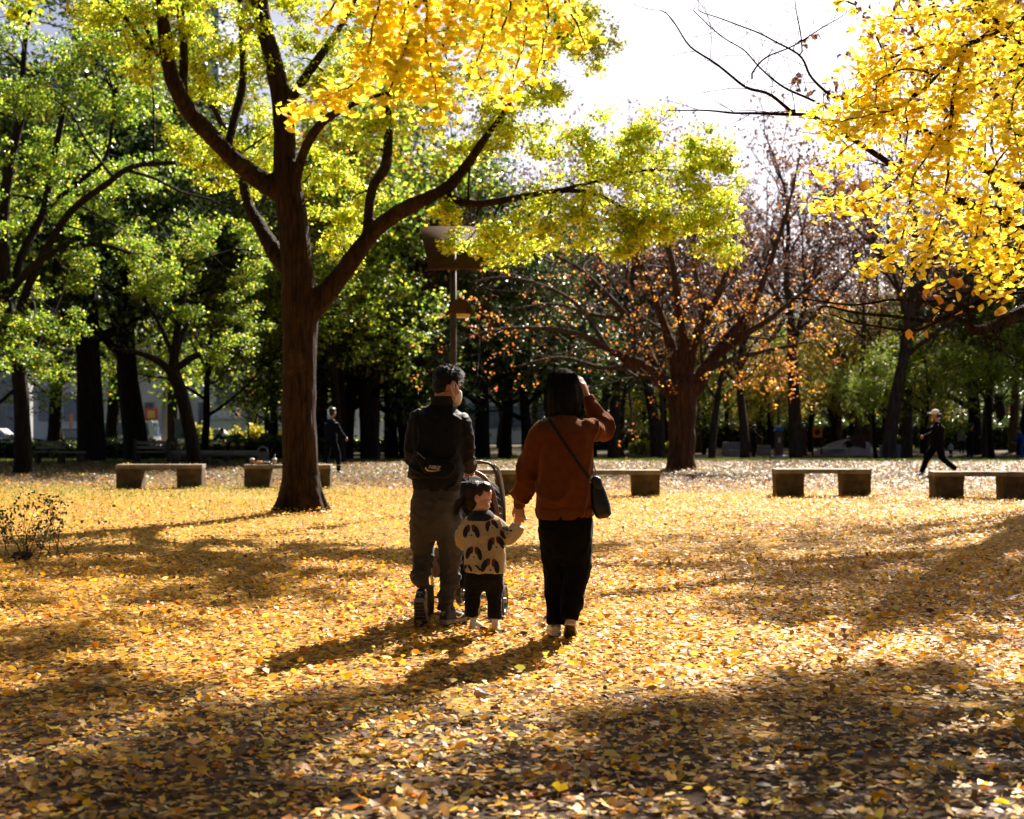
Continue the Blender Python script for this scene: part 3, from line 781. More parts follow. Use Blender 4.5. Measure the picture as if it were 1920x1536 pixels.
traced_tree('broadleaf_tree', 'small leaning tree with pale lit trunk edge growing behind the stone bench', 368, 43,
    [[(370, 880, 34), (366, 868, 27), (360, 830, 26), (350, 780, 25), (338, 730, 25), (326, 700, 24), (328, 660, 17), (335, 600, 13), (345, 540, 10), (340, 460, 7)],
     [(328, 705, 17), (300, 680, 14, -.4), (270, 665, 11, -.8), (225, 655, 8, -1.2)],
     [(332, 690, 15), (365, 668, 13, .3), (395, 664, 11, .5), (432, 644, 9, .8), (450, 620, 6, 1)],
     [(330, 665, 11), (350, 610, 9, .5), (390, 560, 7, 1), (420, 500, 5, 1.2)],
     [(325, 670, 10), (300, 610, 8, -.5), (270, 560, 6, -1)]],
    region_clumps(rgc, 24, 190, 500, 400, 650, 28, 50, -2.5, 2.5), GR, [1.8, 1.3, 2, .8, 1.6], 'bark_far', .09, 22)

# ------------------------------------------------------------------ the cherry tree with orange leaves
OR = [(.62, .24, .03), (.70, .33, .04), (.45, .13, .035), (.30, .09, .045), (.72, .48, .06)]
def cherry_tree():
    rng = np.random.default_rng(31)
    D = 42.0
    base = G(1278, D)
    t = empty('cherry_tree', base, 'wide low forked tree with thick reddish trunk and sparse orange leaves', 'tree')
    mb, st, lv = MB(), [], MB()
    limb_px(mb, [(1278, 892, 74), (1278, 878, 60), (1278, 850, 53), (1279, 800, 50), (1280, 765, 54), (1280, 735, 58), (1280, 712, 44)], D, 16, 5, st, 0, fuse=.07)
    L = [
        [(1262, 735, 46), (1235, 710, 38, -.3), (1200, 685, 30, -.8), (1150, 660, 22, -1.5), (1080, 625, 16, -2.2), (1000, 615, 11, -3), (920, 620, 7, -3.5), (840, 650, 4, -4)],
        [(1240, 712, 24, -.4), (1215, 660, 22, 0), (1180, 600, 19, .3), (1130, 545, 15, .6), (1080, 500, 12, 1), (1020, 470, 9, 1.2), (985, 440, 6, 1.4)],
        [(1268, 700, 30), (1255, 640, 26, .3), (1235, 580, 22, .6), (1215, 520, 18, 1), (1170, 450, 14, 1.4), (1140, 400, 10, 1.6), (1120, 330, 6, 1.8)],
        [(1280, 705, 30), (1282, 640, 24), (1270, 560, 20, -.5), (1262, 500, 18, -.8), (1245, 430, 14, -1), (1235, 370, 9, -1.2), (1215, 300, 6, -1.4)],
        [(1285, 705, 34), (1300, 650, 28), (1318, 600, 24, .3), (1345, 555, 20, .5), (1365, 500, 15, .8), (1375, 430, 11, 1), (1370, 350, 7, 1.2)],
        [(1300, 735, 44), (1325, 690, 36, .2), (1360, 640, 28, .5), (1400, 590, 23, .8), (1430, 530, 19, 1.2), (1455, 460, 14, 1.4), (1480, 380, 9, 1.6), (1500, 290, 6, 1.8)],
        [(1345, 665, 24, .3), (1400, 625, 19, 0), (1440, 600, 15, -.4), (1490, 560, 12, -.8), (1540, 520, 8, -1.2)],
        [(1330, 690, 18, .2), (1390, 670, 14, -.8), (1450, 655, 10, -1.5), (1520, 640, 6, -2)],
        [(1330, 590, 16, .4), (1310, 540, 13, .6), (1300, 470, 10, .8), (1310, 400, 7, 1)],
        [(1200, 685, 15, -.8), (1130, 690, 11, -1.6), (1050, 670, 8, -2.4), (960, 690, 5, -3)],
        [(1140, 655, 12, -1.5), (1090, 580, 10, -1.4), (1030, 540, 8, -1.4), (950, 520, 6, -1.4), (880, 530, 4, -1.4)],
        [(1180, 600, 13, .3), (1110, 590, 10, 0), (1040, 570, 8, -.3), (960, 580, 5, -.6)]]
    for l in L: limb_px(mb, [(p[0], p[1], p[2] * (.78 - .22 * i / len(l))) + tuple(p[3:]) for i, p in enumerate(l)], D, 8, 4, st, 0, fuse=.07)
    tips = []
    cfg = dict(levels=2, step=[.5, .35, .25], wob=[.22, .28, .3], up=[.0, .02, .0], kids=[6, 5], ang=[.7, .8], len=[.55, .5], rad=[.45, .45], end=.3)
    cfg['from'] = [.2, .2]
    for q, rr in st[1:]:
        for i in range(3, len(q), 2):
            if rng.random() < .95:
                ax = unit(q[i] - q[i - 1]); a = unit(np.cross(ax, rng.normal(0, 1, 3)))
                d = unit(ax * .6 + a * .8 + np.array([0, 0, .15]))
                grow(mb, rng, q[i], d, rng.uniform(1.0, 2.2), max(.012, rr[i] * .3), 0, cfg, tips)
    tips = [tips[i] for i in rng.permutation(len(tips))]
    low = [x for x in tips if x[0][2] < 7.2]; 
    pick = [x for i, x in enumerate(low) if i < len(low) * (.075 if x[0][2] < 5.2 else .03)]
    o = np.array([a for a, _ in pick]); d = np.array([b for _, b in pick])
    right = (o[:, 0] > 3.4) & (o[:, 2] < 5.5)
    leaf = oval_shape(.42, .1, .15)
    sprays(lv, rng, o, d, 4, .22, .065, OR, [2.0, 1.2, 1.6, 1.4, .4], .6, leaf, .7)
    sprays(lv, rng, o[right], d[right], 5, .3, .07, OR, [2.4, 2, .8, .4, .7], .5, leaf, .7)
    for c in [(1395, 690, 36, -1.5), (1440, 675, 36, -1.6), (1380, 720, 26, -1.5), (1480, 690, 22, -1.8), (1410, 705, 34, -1.6), (1455, 700, 30, -1.7), (1360, 700, 30, -1.5), (1340, 610, 40, -1.2), (1300, 560, 40, -1), (1250, 520, 40, 0), (1400, 560, 45, .5)]:
        ctr = np.array(P(c[0], c[1], D + c[3])); rad = c[2] / FPX * D
        join_branch(mb, rng, st, ctr, rad, .01)
        oo, vv = clump_points(rng, ctr, rad * 1.4, 11, .5)
        sprays(lv, rng, oo, vv, 6, .25, .075, OR, [2.4, 2, .6, .3, .8], .4, leaf, .7)
    core = [ell(P(1280, 728, D), (.44, .36, .5))]
    tk = fuse_limbs('trunk', st, core, .045, .07, M['bark_red'], t, base, 5.0, .03)
    mb.build('branches', M['bark_pale'], tk, True, base)
    tag(lv.build('crown', M['leaf'], t, False, base), kind='stuff')
cherry_tree()

# ------------------------------------------------------------------ background trees, grown and copied
def proto(kind, seed):
    rng = np.random.default_rng(seed)
    mb, lv, tips = MB(), MB(), []
    if kind == 'evergreen':
        cfg = dict(levels=3, step=[.8, .7, .5, .4], wob=[.05, .14, .2, .25], up=[.1, .05, .03, 0], kids=[9, 5, 4], ang=[1.0, .7, .7], len=[.52, .55, .5], rad=[.5, .5, .5], end=.4, spread=seed)
        cfg['from'] = [.32, .3, .3]
        grow(mb, rng, (0, 0, -.1), (0, 0, 1), 8.5, .40, 0, cfg, tips)
        leafy(lv, rng, tips, 4, .35, .17, [(.055, .095, .024), (.09, .15, .03), (.17, .23, .04), (.28, .33, .05), (.03, .055, .018)], [2, 2, 1.2, .6, 1.2], spread=.5, k=7)
        tr, lm = 'bark_far', 'evergreen'
    elif kind == 'olive':
        cfg = dict(levels=3, step=[.8, .7, .5, .4], wob=[.06, .14, .2, .25], up=[.1, .04, .02, 0], kids=[8, 5, 4], ang=[.95, .7, .7], len=[.55, .55, .5], rad=[.5, .5, .5], end=.4, spread=seed)
        cfg['from'] = [.35, .3, .3]
        grow(mb, rng, (0, 0, -.1), (.05, 0, 1), 7.5, .24, 0, cfg, tips)
        leafy(lv, rng, tips, 4, .33, .15, GR + [(.05, .08, .02)], [1.6, 1.6, 1.6, 1, 1, 1], spread=.42, k=6)
        tr, lm = 'bark_far', 'leaf'
    elif kind == 'yellow':
        cfg = dict(levels=3, step=[.8, .7, .5, .4], wob=[.06, .14, .2, .25], up=[.1, .08, .03, 0], kids=[8, 5, 4], ang=[.9, .7, .7], len=[.5, .55, .5], rad=[.45, .5, .5], end=.4, spread=seed)
        cfg['from'] = [.3, .3, .3]
        grow(mb, rng, (0, 0, -.1), (0, 0, 1), 6.5, .24, 0, cfg, tips)
        leafy(lv, rng, tips, 3, .33, .14, [(.42, .36, .03), (.58, .40, .03), (.30, .32, .03), (.50, .25, .03), (.12, .12, .02)], [1.6, 1.4, 1.3, .8, .7], spread=.45, k=5)
        tr, lm = 'bark_far', 'leaf'
    else:   # bare: russet remnants on the twigs
        cfg = dict(levels=4, step=[.8, .6, .5, .35, .3], wob=[.06, .12, .18, .22, .25], up=[.1, .10, .06, .04, .02], kids=[8, 5, 4, 4], ang=[.75, .6, .6, .7], len=[.62, .6, .55, .55], rad=[.5, .5, .5, .55], end=.4, spread=seed)
        cfg['from'] = [.4, .3, .3, .3]
        grow(mb, rng, (0, 0, -.1), (.03, 0, 1), 7.0, .25, 0, cfg, tips)
        idx = rng.permutation(len(tips))[:int(len(tips) * .34)]
        leafy(lv, rng, [tips[i] for i in idx], 1, .22, .13, [(.10, .042, .028), (.14, .058, .030), (.06, .03, .022), (.24, .11, .035)], [2, 1.2, 1.6, .5], oval_shape(.34, .2, .3), spread=.1, k=3, droop=.7)
        tr, lm = 'bark_pale', 'leaf'
    me_t = mb.mesh('trunk', True); me_t.materials.append(M[tr])
    me_l = lv.mesh('crown'); me_l.materials.append(M[lm])
    return me_t, me_l

PROTO = {k: [proto(k, s) for s in seeds] for k, seeds in dict(evergreen=(41, 42), olive=(43, 44), yellow=(45,), bare=(46, 47)).items()}
TLAB = {'evergreen': 'dark evergreen tree with broad dense crown in the wood behind the lawn', 'olive': 'green leafy tree with arching limbs in the wood behind the lawn',
        'yellow': 'young tree with yellow autumn leaves at the edge of the lawn', 'bare': 'nearly leafless tree with russet remnants standing behind the lawn'}
LABEL_AT = {('evergreen', 172): 'huge dark evergreen trunk standing beside the parked van', ('evergreen', 256): 'huge dark evergreen between the parked van and the red sign', ('evergreen', 692): 'tall dark evergreen beyond the person in navy tracksuit', ('olive', 385): 'green tree with bent trunk behind the notice board', ('olive', 516): 'green tree standing behind the pollarded street tree', ('bare', 1396): 'bare tree beside the person in dark suit', ('bare', 1700): 'tall bare tree behind the walker in white cap', ('bare', 1492): 'bare tree forking beside the blue capped post', ('yellow', 1600): 'yellow autumn tree rising behind the climbing mound', ('bare', 1335): 'bare slim tree next to the reddish forked trunk'}
MARKS = [(-40, 'beyond the arching tree with slender trunk'), (95, 'behind the railed timber bench'), (150, 'behind the dark green taxi'), (215, 'behind the pale parked van'), (290, 'behind the red shop sign'), (341, 'behind the notice board'), (398, 'behind the stooping person in blue'), (470, 'behind the park lantern'), (510, 'behind the pollarded street tree'), (570, 'behind the large ridged trunk'), (621, 'behind the person in navy tracksuit'), (690, 'in the wood past the person in navy'), (770, 'in the wood past the person with mask'), (850, 'behind the lamp post'), (915, 'in the wood behind the stroller'), (985, 'in the wood behind the held hands'), (1060, 'in the wood behind the bobbed hair'), (1130, 'in the wood behind the raised elbow'), (1200, 'behind the low limbs of the forked tree'), (1275, 'behind the thick reddish trunk'), (1335, 'beyond the reddish forked trunk'), (1372, 'behind the concrete play block'), (1413, 'behind the person in dark suit'), (1460, 'behind the blue capped post'), (1533, 'behind the orange play ring'), (1590, 'behind the child by the mound'), (1664, 'behind the grey blue planter'), (1757, 'behind the walker in white cap'), (1818, 'behind the stooping adult in black'), (1917, 'behind the person in blue jacket')]
KINDW = {'evergreen': 'dark evergreen tree', 'olive': 'green leafy tree', 'yellow': 'yellow autumn tree', 'bare': 'nearly leafless russet tree'}
def tree_label(kind, px, D, s):
    size = 'small ' if s < .75 else ('tall ' if s > 1.25 else ('slender ' if s < .95 else ''))
    return size + KINDW[kind] + (' far' if D > 95 else '') + ' ' + min(MARKS, key=lambda m: abs(m[0] - px))[1]
def plant_tree(kind, px, D, s=1.0, var=0, rz=0.0, sz=None):
    loc = G(px, D)
    t = empty(kind + '_tree' if kind != 'yellow' else 'autumn_tree', loc, LABEL_AT.get((kind, px), tree_label(kind, px, D, s)), 'tree', {'evergreen': 'evergreen trees of the wood', 'olive': 'green trees of the wood', 'yellow': 'yellow trees at the lawn edge', 'bare': 'bare trees behind the lawn'}[kind], rz)
    t.scale = (s, s, sz or s)
    a, b = PROTO[kind][var % len(PROTO[kind])]
    link(bpy.data.objects.new('trunk', a), t)
    tag(link(bpy.data.objects.new('crown', b), t), kind='stuff')
    return t

rt = random.Random(7)
# big dark trunks behind the benches, left
for px, D, s in [(172, 54, 1.4), (256, 57, 1.3), (-90, 50, 1.2), (648, 62, .9), (692, 60, .95), (735, 66, .9), (770, 64, .8), (905, 66, 1.0), (945, 72, .85), (990, 66, .75), (1060, 74, .8), (835, 72, .9), (1110, 78, .8)]:
    plant_tree('evergreen', px, D, s, rt.randrange(2), rt.random() * 6.28)
for px, D, s in [(385, 60, .8), (516, 66, .95), (118, 80, 1.0), (600, 74, 1.0), (-20, 66, 1.0), (700, 84, 1.1), (850, 86, 1.1), (1000, 90, 1.0), (-150, 44, 1.0), (640, 52, .85)]:
    plant_tree('olive', px, D, s, rt.randrange(2), rt.random() * 6.28)
for px, D, s in [(1240, 70, .7), (1165, 78, .7), (1335, 75, .9), (1396, 76, 1.1), (1700, 72, 1.25), (1610, 82, 1.1), (1850, 78, 1.2), (1570, 95, 1.4), (1420, 98, 1.5), (1750, 98, 1.4), (1250, 95, 1.3), (1130, 100, 1.4), (1330, 110, 1.5), (1900, 92, 1.4), (1660, 110, 1.5), (1040, 105, 1.2)]:
    plant_tree('bare', px, D, s, rt.randrange(2), rt.random() * 6.28)
for px, D, s in [(1600, 88, 1.0), (1660, 84, .7), (1520, 92, .9), (1730, 86, .75), (1310, 96, .8), (1445, 104, 1.0), (1210, 88, .6)]:
    plant_tree('yellow', px, D, s, 0, rt.random() * 6.28)
for px, D, s in [(1830, 84, 1.1), (1920, 82, 1.2), (1990, 76, 1.3), (2060, 88, 1.3), (1880, 112, 1.2), (1060, 118, 1.1), (940, 108, 1.1), (820, 104, 1.2), (560, 110, 1.0)]:
    plant_tree('evergreen', px, D, s, rt.randrange(2), rt.random() * 6.28)

# tall trees close behind the large tree, and unseen trees added beside and behind the camera to block skylight
for px, D, s, k in [(560, 56, 1.35, 'yellow'), (640, 60, 1.45, 'olive'), (770, 66, 1.35, 'evergreen'), (870, 70, 1.4, 'bare'), (700, 62, 1.3, 'bare'), (600, 64, 1.35, 'olive'), (320, 84, 1.7, 'olive'), (210, 78, 1.6, 'olive'), (100, 76, 1.6, 'olive'), (1150, 74, 1.35, 'bare'), (1230, 78, 1.45, 'bare'), (1492, 76, 1.55, 'bare'), (1668, 70, 1.5, 'bare'), (1402, 92, 1.6, 'bare'), (1310, 88, 1.3, 'bare'), (1625, 92, 1.7, 'bare'), (1190, 90, 1.6, 'bare'), (1642, 73, .5, 'olive'), (1735, 71, .55, 'olive'), (1565, 84, .75, 'yellow'), (1860, 74, .7, 'olive'), (1320, 84, .6, 'olive'), (1440, 86, .6, 'yellow'), (950, 80, 1.3, 'bare'), (1080, 84, 1.4, 'bare'), (820, 60, 1.0, 'bare')]:
    plant_tree(k, px, D, s, rt.randrange(2), rt.random() * 6.28)
for px, D, s, k in [(1780, 100, 1.0, 'olive'), (1690, 104, 1.0, 'yellow'), (1560, 108, 1.0, 'olive'), (1430, 112, 1.0, 'yellow'), (1300, 110, 1.0, 'olive'), (1180, 108, 1.0, 'olive'), (1360, 96, .8, 'yellow'), (1500, 98, .8, 'olive'), (1610, 96, .8, 'olive'), (1250, 84, .55, 'olive')]:
    plant_tree(k, px, D, s, rt.randrange(2), rt.random() * 6.28)
def plant_at(kind, x, y, s):
    t = plant_tree(kind, 960, 50, s, rt.randrange(2), rt.random() * 6.28); t.location = (x, y, float(gz(x, y)))
    t['label'] = TLAB[kind].split(' in the')[0].split(' standing')[0] + ' added round the lawn with trunk out of view'; t['group'] = kind + ' trees added round the lawn with trunks out of view'
for x, y, s in [(-9, -9, 1.3), (-2, -14, 1.4), (6, -11, 1.35), (13, -6, 1.3), (-15, -3, 1.3), (-18, 8, 1.3), (19, 2, 1.2), (-8, -24, 1.5), (8, -24, 1.5), (20, -16, 1.5), (-22, -16, 1.5), (-24, 20, 1.3), (0, -34, 1.6)]:  # unseen ring, added to cut skylight from behind the camera
    plant_at('evergreen', x, y, s)
for x, y, s in [(11.2, 28.2, 1.2), (17.5, 38, 1.3)]:  # rooted out of frame, placed so their shadows streak the lawn
    plant_at('bare', x, y, s)
    

# the far wood, one unbroken mass behind everything
def far_wood():
    rng = np.random.default_rng(91); lv = MB()
    n = 24000
    ang = rng.uniform(-.62, .62, n); D = rng.uniform(135, 175, n)
    x = np.tan(ang) * D; top = 9 + 3.5 * np.sin(x * .17) + 2 * np.sin(x * .41 + 1) + 1.2 * np.sin(x * .9)
    z = rng.random(n) ** .8 * top - .4
    scatter(lv, QUAD, np.stack([x, D, z], 1), rot_from(rng.random(n) * 6.28, rng.normal(0, .9, n), rng.normal(0, .9, n)), rng.uniform(1.1, 2.3, n), palette(rng, n, [(.06, .09, .03), (.10, .14, .035), (.18, .19, .05), (.22, .14, .05)], [2, 2, 1.2, 1], .2))  # leaf colours lightened to suggest haze and sunlight
    tag(lv.build('distant_wood', M['evergreen']), 'distant mass of dark woodland closing off the park', 'wood', kind='stuff')
far_wood()
# ------------------------------------------------------------------ ginkgos with low hanging branches
GK = [(.94, .70, .045), (.95, .77, .09), (.92, .60, .03), (.82, .68, .05), (.95, .80, .22)]
def ginkgo_blade(n, notch, curl, fold):
    V, T = ginkgo_shape(n, notch, curl, fold, True)
    V = V + np.array([0, .75, 0])          # origin at the foot of the stalk
    return V, T
GSH = [ginkgo_blade(9, .2, .2, .12), ginkgo_blade(9, .08, -.15, .2), ginkgo_blade(9, .3, .35, -.15), ginkgo_blade(9, .05, .1, .32)]

def hanging_leaves(rng, strings, D, dens=1.55):
    """spur shoots with bunches of leaves along each traced twig -> positions, rotations, sizes"""
    pos, rot, sc = [], [], []
    for s in strings:
        p = np.array([P(a[0], a[1], D + a[2]) for a in s['pts']])
        q, _ = smooth_path(p, np.ones(len(p)), 10)
        seg = np.concatenate([[0], np.cumsum(np.linalg.norm(np.diff(q, axis=0), axis=1))])
        t = np.arange(.015, seg[-1], .024)
        c = np.stack([np.interp(t, seg, q[:, i]) for i in range(3)], 1)
        n = s.get('n', 5); w = s.get('w', .05)
        for x in c:
            for _ in range(rng.poisson(n * dens)):
                pos.append(x + rng.normal(0, w, 3) * np.array([1, 1, .8])); sc.append(rng.uniform(.025, .037))
                yaw, pitch, roll = rng.random() * 6.283, rng.normal(-.75, .5), rng.normal(0, .5)
                rot.append((yaw, pitch, roll))
    rot = np.array(rot)
    return np.array(pos), rot_from(rot[:, 0], rot[:, 1], rot[:, 2]), np.array(sc)

def twig_px(mb, pts, D, ns=5):
    p = np.array([P(a[0], a[1], D + a[2]) for a in pts]); r = np.array([a[3] for a in pts])
    q, rr = smooth_path(p, r, 5)
    k = np.array([[noise.noise(Vector(x) * 14 + Vector((j * 7, 0, 0))) for j in range(3)] for x in q]) * .012
    k[0] = 0
    mb.add(*tube_geo(q + k, rr, ns)); return q

def ginkgo(name, label, base, trunk, limbs, strings, D, twigs, crown, seed, nsingle=300):
    rng = np.random.default_rng(seed)
    t = empty(name, base, label, 'tree')
    mb, lv = MB(), MB()
    st = []
    for pts, rad in [trunk] + limbs:
        q, rr = smooth_path(pts, rad, 5); mb.add(*tube_geo(q, rr, 12 if rr[0] > .15 else 7)); st.append((q, rr))
    for w in twigs: twig_px(mb, w, D)
    for s in strings: twig_px(mb, [(a[0], a[1], a[2], .006 - .0035 * i / len(s['pts'])) for i, a in enumerate(s['pts'])], D, 4)
    pos, rot, sc = hanging_leaves(rng, strings, D)
    col = palette(rng, len(pos), GK, [2.6, 2.2, 1.3, .7, 1], .1)
    px = 960 + pos[:, 0] / pos[:, 1] * FPX; py = HORIZON - (pos[:, 2] - CAM_H) / pos[:, 1] * FPX
    vis = (px > 10) & (px < 1910) & (py > 10)
    idx = np.where(vis)[0]; idx = idx[np.argsort(pos[idx, 1] - sc[idx] * 40)][:nsingle]
    single = np.zeros(len(pos), bool); single[idx] = True
    sh = rng.integers(0, len(GSH), len(pos))
    for k, s in enumerate(GSH):
        i = (sh == k) & ~single
        scatter(lv, s, pos[i] - np.array(base), rot[i], sc[i], col[i])
    meshes = []
    for k in range(16):
        b = MB(); b.add(*GSH[k % 4], palette(rng, 1, GK, [2.6, 2.2, 1.3, .7, 1], .1)[0])
        me = b.mesh('leaf', True); me.materials.append(M['ginkgo']); meshes.append(me)
    for i in idx:
        o = bpy.data.objects.new('leaf', meshes[int(rng.integers(0, 16))])
        mt = Matrix(rot[i].tolist()).to_4x4() @ Matrix.Scale(sc[i], 4)
        mt.translation = Vector(pos[i]) - Vector(base)
        link(o, t); o.matrix_local = mt
    # the rest of the crown
    for c, rad, n in crown:
        c = np.array(c); join_branch(mb, rng, st, c, rad, .01)
        oo, vv = clump_points(rng, c, rad, n, .7)
        m = len(oo) * 5
        pp = np.repeat(oo, 5, 0) + rng.normal(0, .09, (m, 3)) - np.array(base)
        scatter(lv, (QUAD[0] * np.array([2.4, 1, 1]), QUAD[1]), pp, rot_from(rng.random(m) * 6.28, rng.normal(-.6, .5, m), rng.normal(0, .5, m)), rng.uniform(.045, .065, m), palette(rng, m, GK, [2.6, 2.2, 1.3, .7, 1], .1))
    mb.build('trunk', M['bark'], t, True, base)
    tag(lv.build('foliage', M['ginkgo'], t), kind='stuff')
    return t

def S(*pts, n=5, w=.05): return dict(pts=pts, n=n, w=w)

# unseen crown above the frame, its clumps placed to shade the near ground
rgk = np.random.default_rng(77)
crown = []
def shade_streak(out, rng, u, g0, g1, w, z0, z1, drop=.36, dens=40):
    """clumps whose shade falls one behind the other along the sun's path"""
    g = g0
    while g < g1:
        g += rng.uniform(.2, .38)
        gx, gy = (u + rng.normal(0, .05) + g * math.sin(SUN_AZ)) / math.cos(SUN_AZ), g
        if rng.random() < drop or (-.6 < gx < 2.3 and gy < 5.2): continue
        z = rng.uniform(z0, z1); tt = z / math.tan(SUN_EL)
        c = (gx + math.sin(SUN_AZ) * tt, gy + math.cos(SUN_AZ) * tt, z)
        if z < CAM_H + .31 * c[1] + .4: continue
        out.append((c, w * rng.uniform(.8, 1.3), int(dens * rng.uniform(.8, 1.25))))
for u, w, g1 in ((-5.3, .30, 6.6), (-4.95, .22, 7.3), (-4.45, .34, 6.9), (-3.75, .30, 6.6), (-3.3, .24, 7.2), (-2.95, .30, 6.5), (-2.2, .30, 6.8), (-1.8, .22, 7.9), (-1.45, .28, 7.4), (-1.05, .24, 8.9), (-.35, .24, 9.2), (.0, .34, 8.4), (.45, .26, 9.0)):
    shade_streak(crown, rgk, u, 3.3, g1, w, 6.2, 9.8)
for _ in range(26):
    a = rgk.random() * 6.28
    crown.append(((7.6 + 2.6 * math.cos(a), 12.5 + 2.2 * math.sin(a), rgk.uniform(8, 13)), .8, 50))
RG = Vector((7.2, 12.6, float(gz(7.2, 12.6))))
ginkgo('ginkgo_tree', 'golden ginkgo whose low leafy branches hang over the right of the lawn', RG,
    ([RG + Vector((0, 0, -.1)), RG + Vector((0, 0, 2)), RG + Vector((.1, 0, 5)), RG + Vector((0, .1, 9)), RG + Vector((0, 0, 13))], [.34, .27, .22, .15, .05]),
    [([RG + Vector((0, 0, 3.2)), Vector((5.4, 10.6, 4.2)), Vector((3.9, 8.8, 3.9)), P(1905, 45, 8.2)], [.10, .07, .045, .02]),
     ([RG + Vector((0, 0, 2.6)), Vector((5.2, 10.4, 3.0)), Vector((3.8, 9.0, 2.75)), P(1960, 300, 8.4)], [.09, .06, .04, .02]),
     ([RG + Vector((0, 0, 5.0)), Vector((5.4, 13.0, 6.4)), Vector((3.6, 13.6, 7.2)), Vector((2.0, 14.2, 7.6)), Vector((.6, 14.6, 7.8))], [.11, .09, .07, .05, .02]),
     ([RG + Vector((0, 0, 5.6)), Vector((6.0, 14.4, 7.2)), Vector((4.6, 15.4, 8.3)), Vector((3.0, 16.0, 9.0))], [.10, .08, .05, .02])],
    [S((1940, 20, 0), (1860, 62, 0), (1815, 80, 0), (1740, 85, .1), (1660, 110, .2), (1605, 140, .2), n=8, w=.07),
     S((1900, 0, -.2), (1800, 20, 0), (1720, 30, .2), (1640, 40, .3), n=8, w=.06), S((1940, 60, .3), (1880, 110, .3), (1820, 150, .3), (1720, 190, .3), n=7, w=.07),
     S((1800, 90, 0), (1740, 150, 0), (1690, 200, 0), (1640, 213, -.1), (1580, 225, -.1), (1515, 222, 0), n=7, w=.055),
     S((1690, 110, 0), (1650, 160, .1), (1600, 190, .2), (1540, 240, .2), n=6, w=.055), S((1660, 215, 0), (1610, 260, .1), (1560, 300, .1), (1530, 312, .1), n=6, w=.055),
     S((1700, 190, 0), (1700, 250, 0), (1690, 320, .1), (1640, 370, .1), (1560, 375, .2), (1525, 372, .2), n=6, w=.055),
     S((1812, 85, 0), (1795, 140, 0), (1780, 250, 0), (1775, 340, 0), (1765, 400, .1), (1750, 450, .1), n=7, w=.06),
     S((1780, 230, 0), (1740, 290, -.1), (1710, 340, -.1), (1700, 400, 0), (1670, 440, 0), n=7, w=.06),
     S((1700, 420, 0), (1680, 470, 0), (1640, 490, 0), (1622, 508, 0), n=6, w=.045), S((1760, 420, 0), (1740, 470, 0), (1720, 505, 0), (1705, 515, 0), n=5, w=.045),
     S((1930, 150, .2), (1870, 200, .2), (1820, 260, .2), (1810, 340, .2), n=8, w=.07), S((1940, 220, 0), (1880, 290, 0), (1850, 350, 0), (1830, 440, 0), (1810, 490, 0), n=7, w=.065),
     S((1940, 320, .1), (1890, 380, .1), (1870, 450, .1), (1850, 510, .1), n=7, w=.06), S((1940, 420, 0), (1910, 470, 0), (1890, 520, 0), (1870, 540, 0), n=6, w=.05),
     S((1850, 150, 0), (1800, 180, 0), (1750, 260, .1), (1720, 300, .1), n=6, w=.06), S((1940, 120, -.3), (1900, 180, -.3), (1905, 260, -.3), (1915, 330, -.3), n=6, w=.06),
     S((1640, 60, .2), (1660, 120, .2), (1650, 180, .2), n=6, w=.06), S((1605, 8, .2), (1580, 2, .2), (1568, 6, .2), n=2, w=.02)],
    7.6,
    [[(1950, 20, 0, .022), (1860, 62, 0, .017), (1812, 82, 0, .014), (1740, 86, .1, .008), (1660, 112, .2, .005)],
     [(1812, 82, 0, .012), (1750, 150, 0, .010), (1690, 200, 0, .008), (1640, 213, -.1, .005)],
     [(1812, 82, 0, .015), (1793, 150, 0, .013), (1780, 250, 0, .011), (1775, 345, 0, .007)],
     [(1752, 140, 0, .006), (1700, 130, 0, .005), (1650, 150, .05, .004), (1640, 200, .05, .003)]],
    crown, 101)

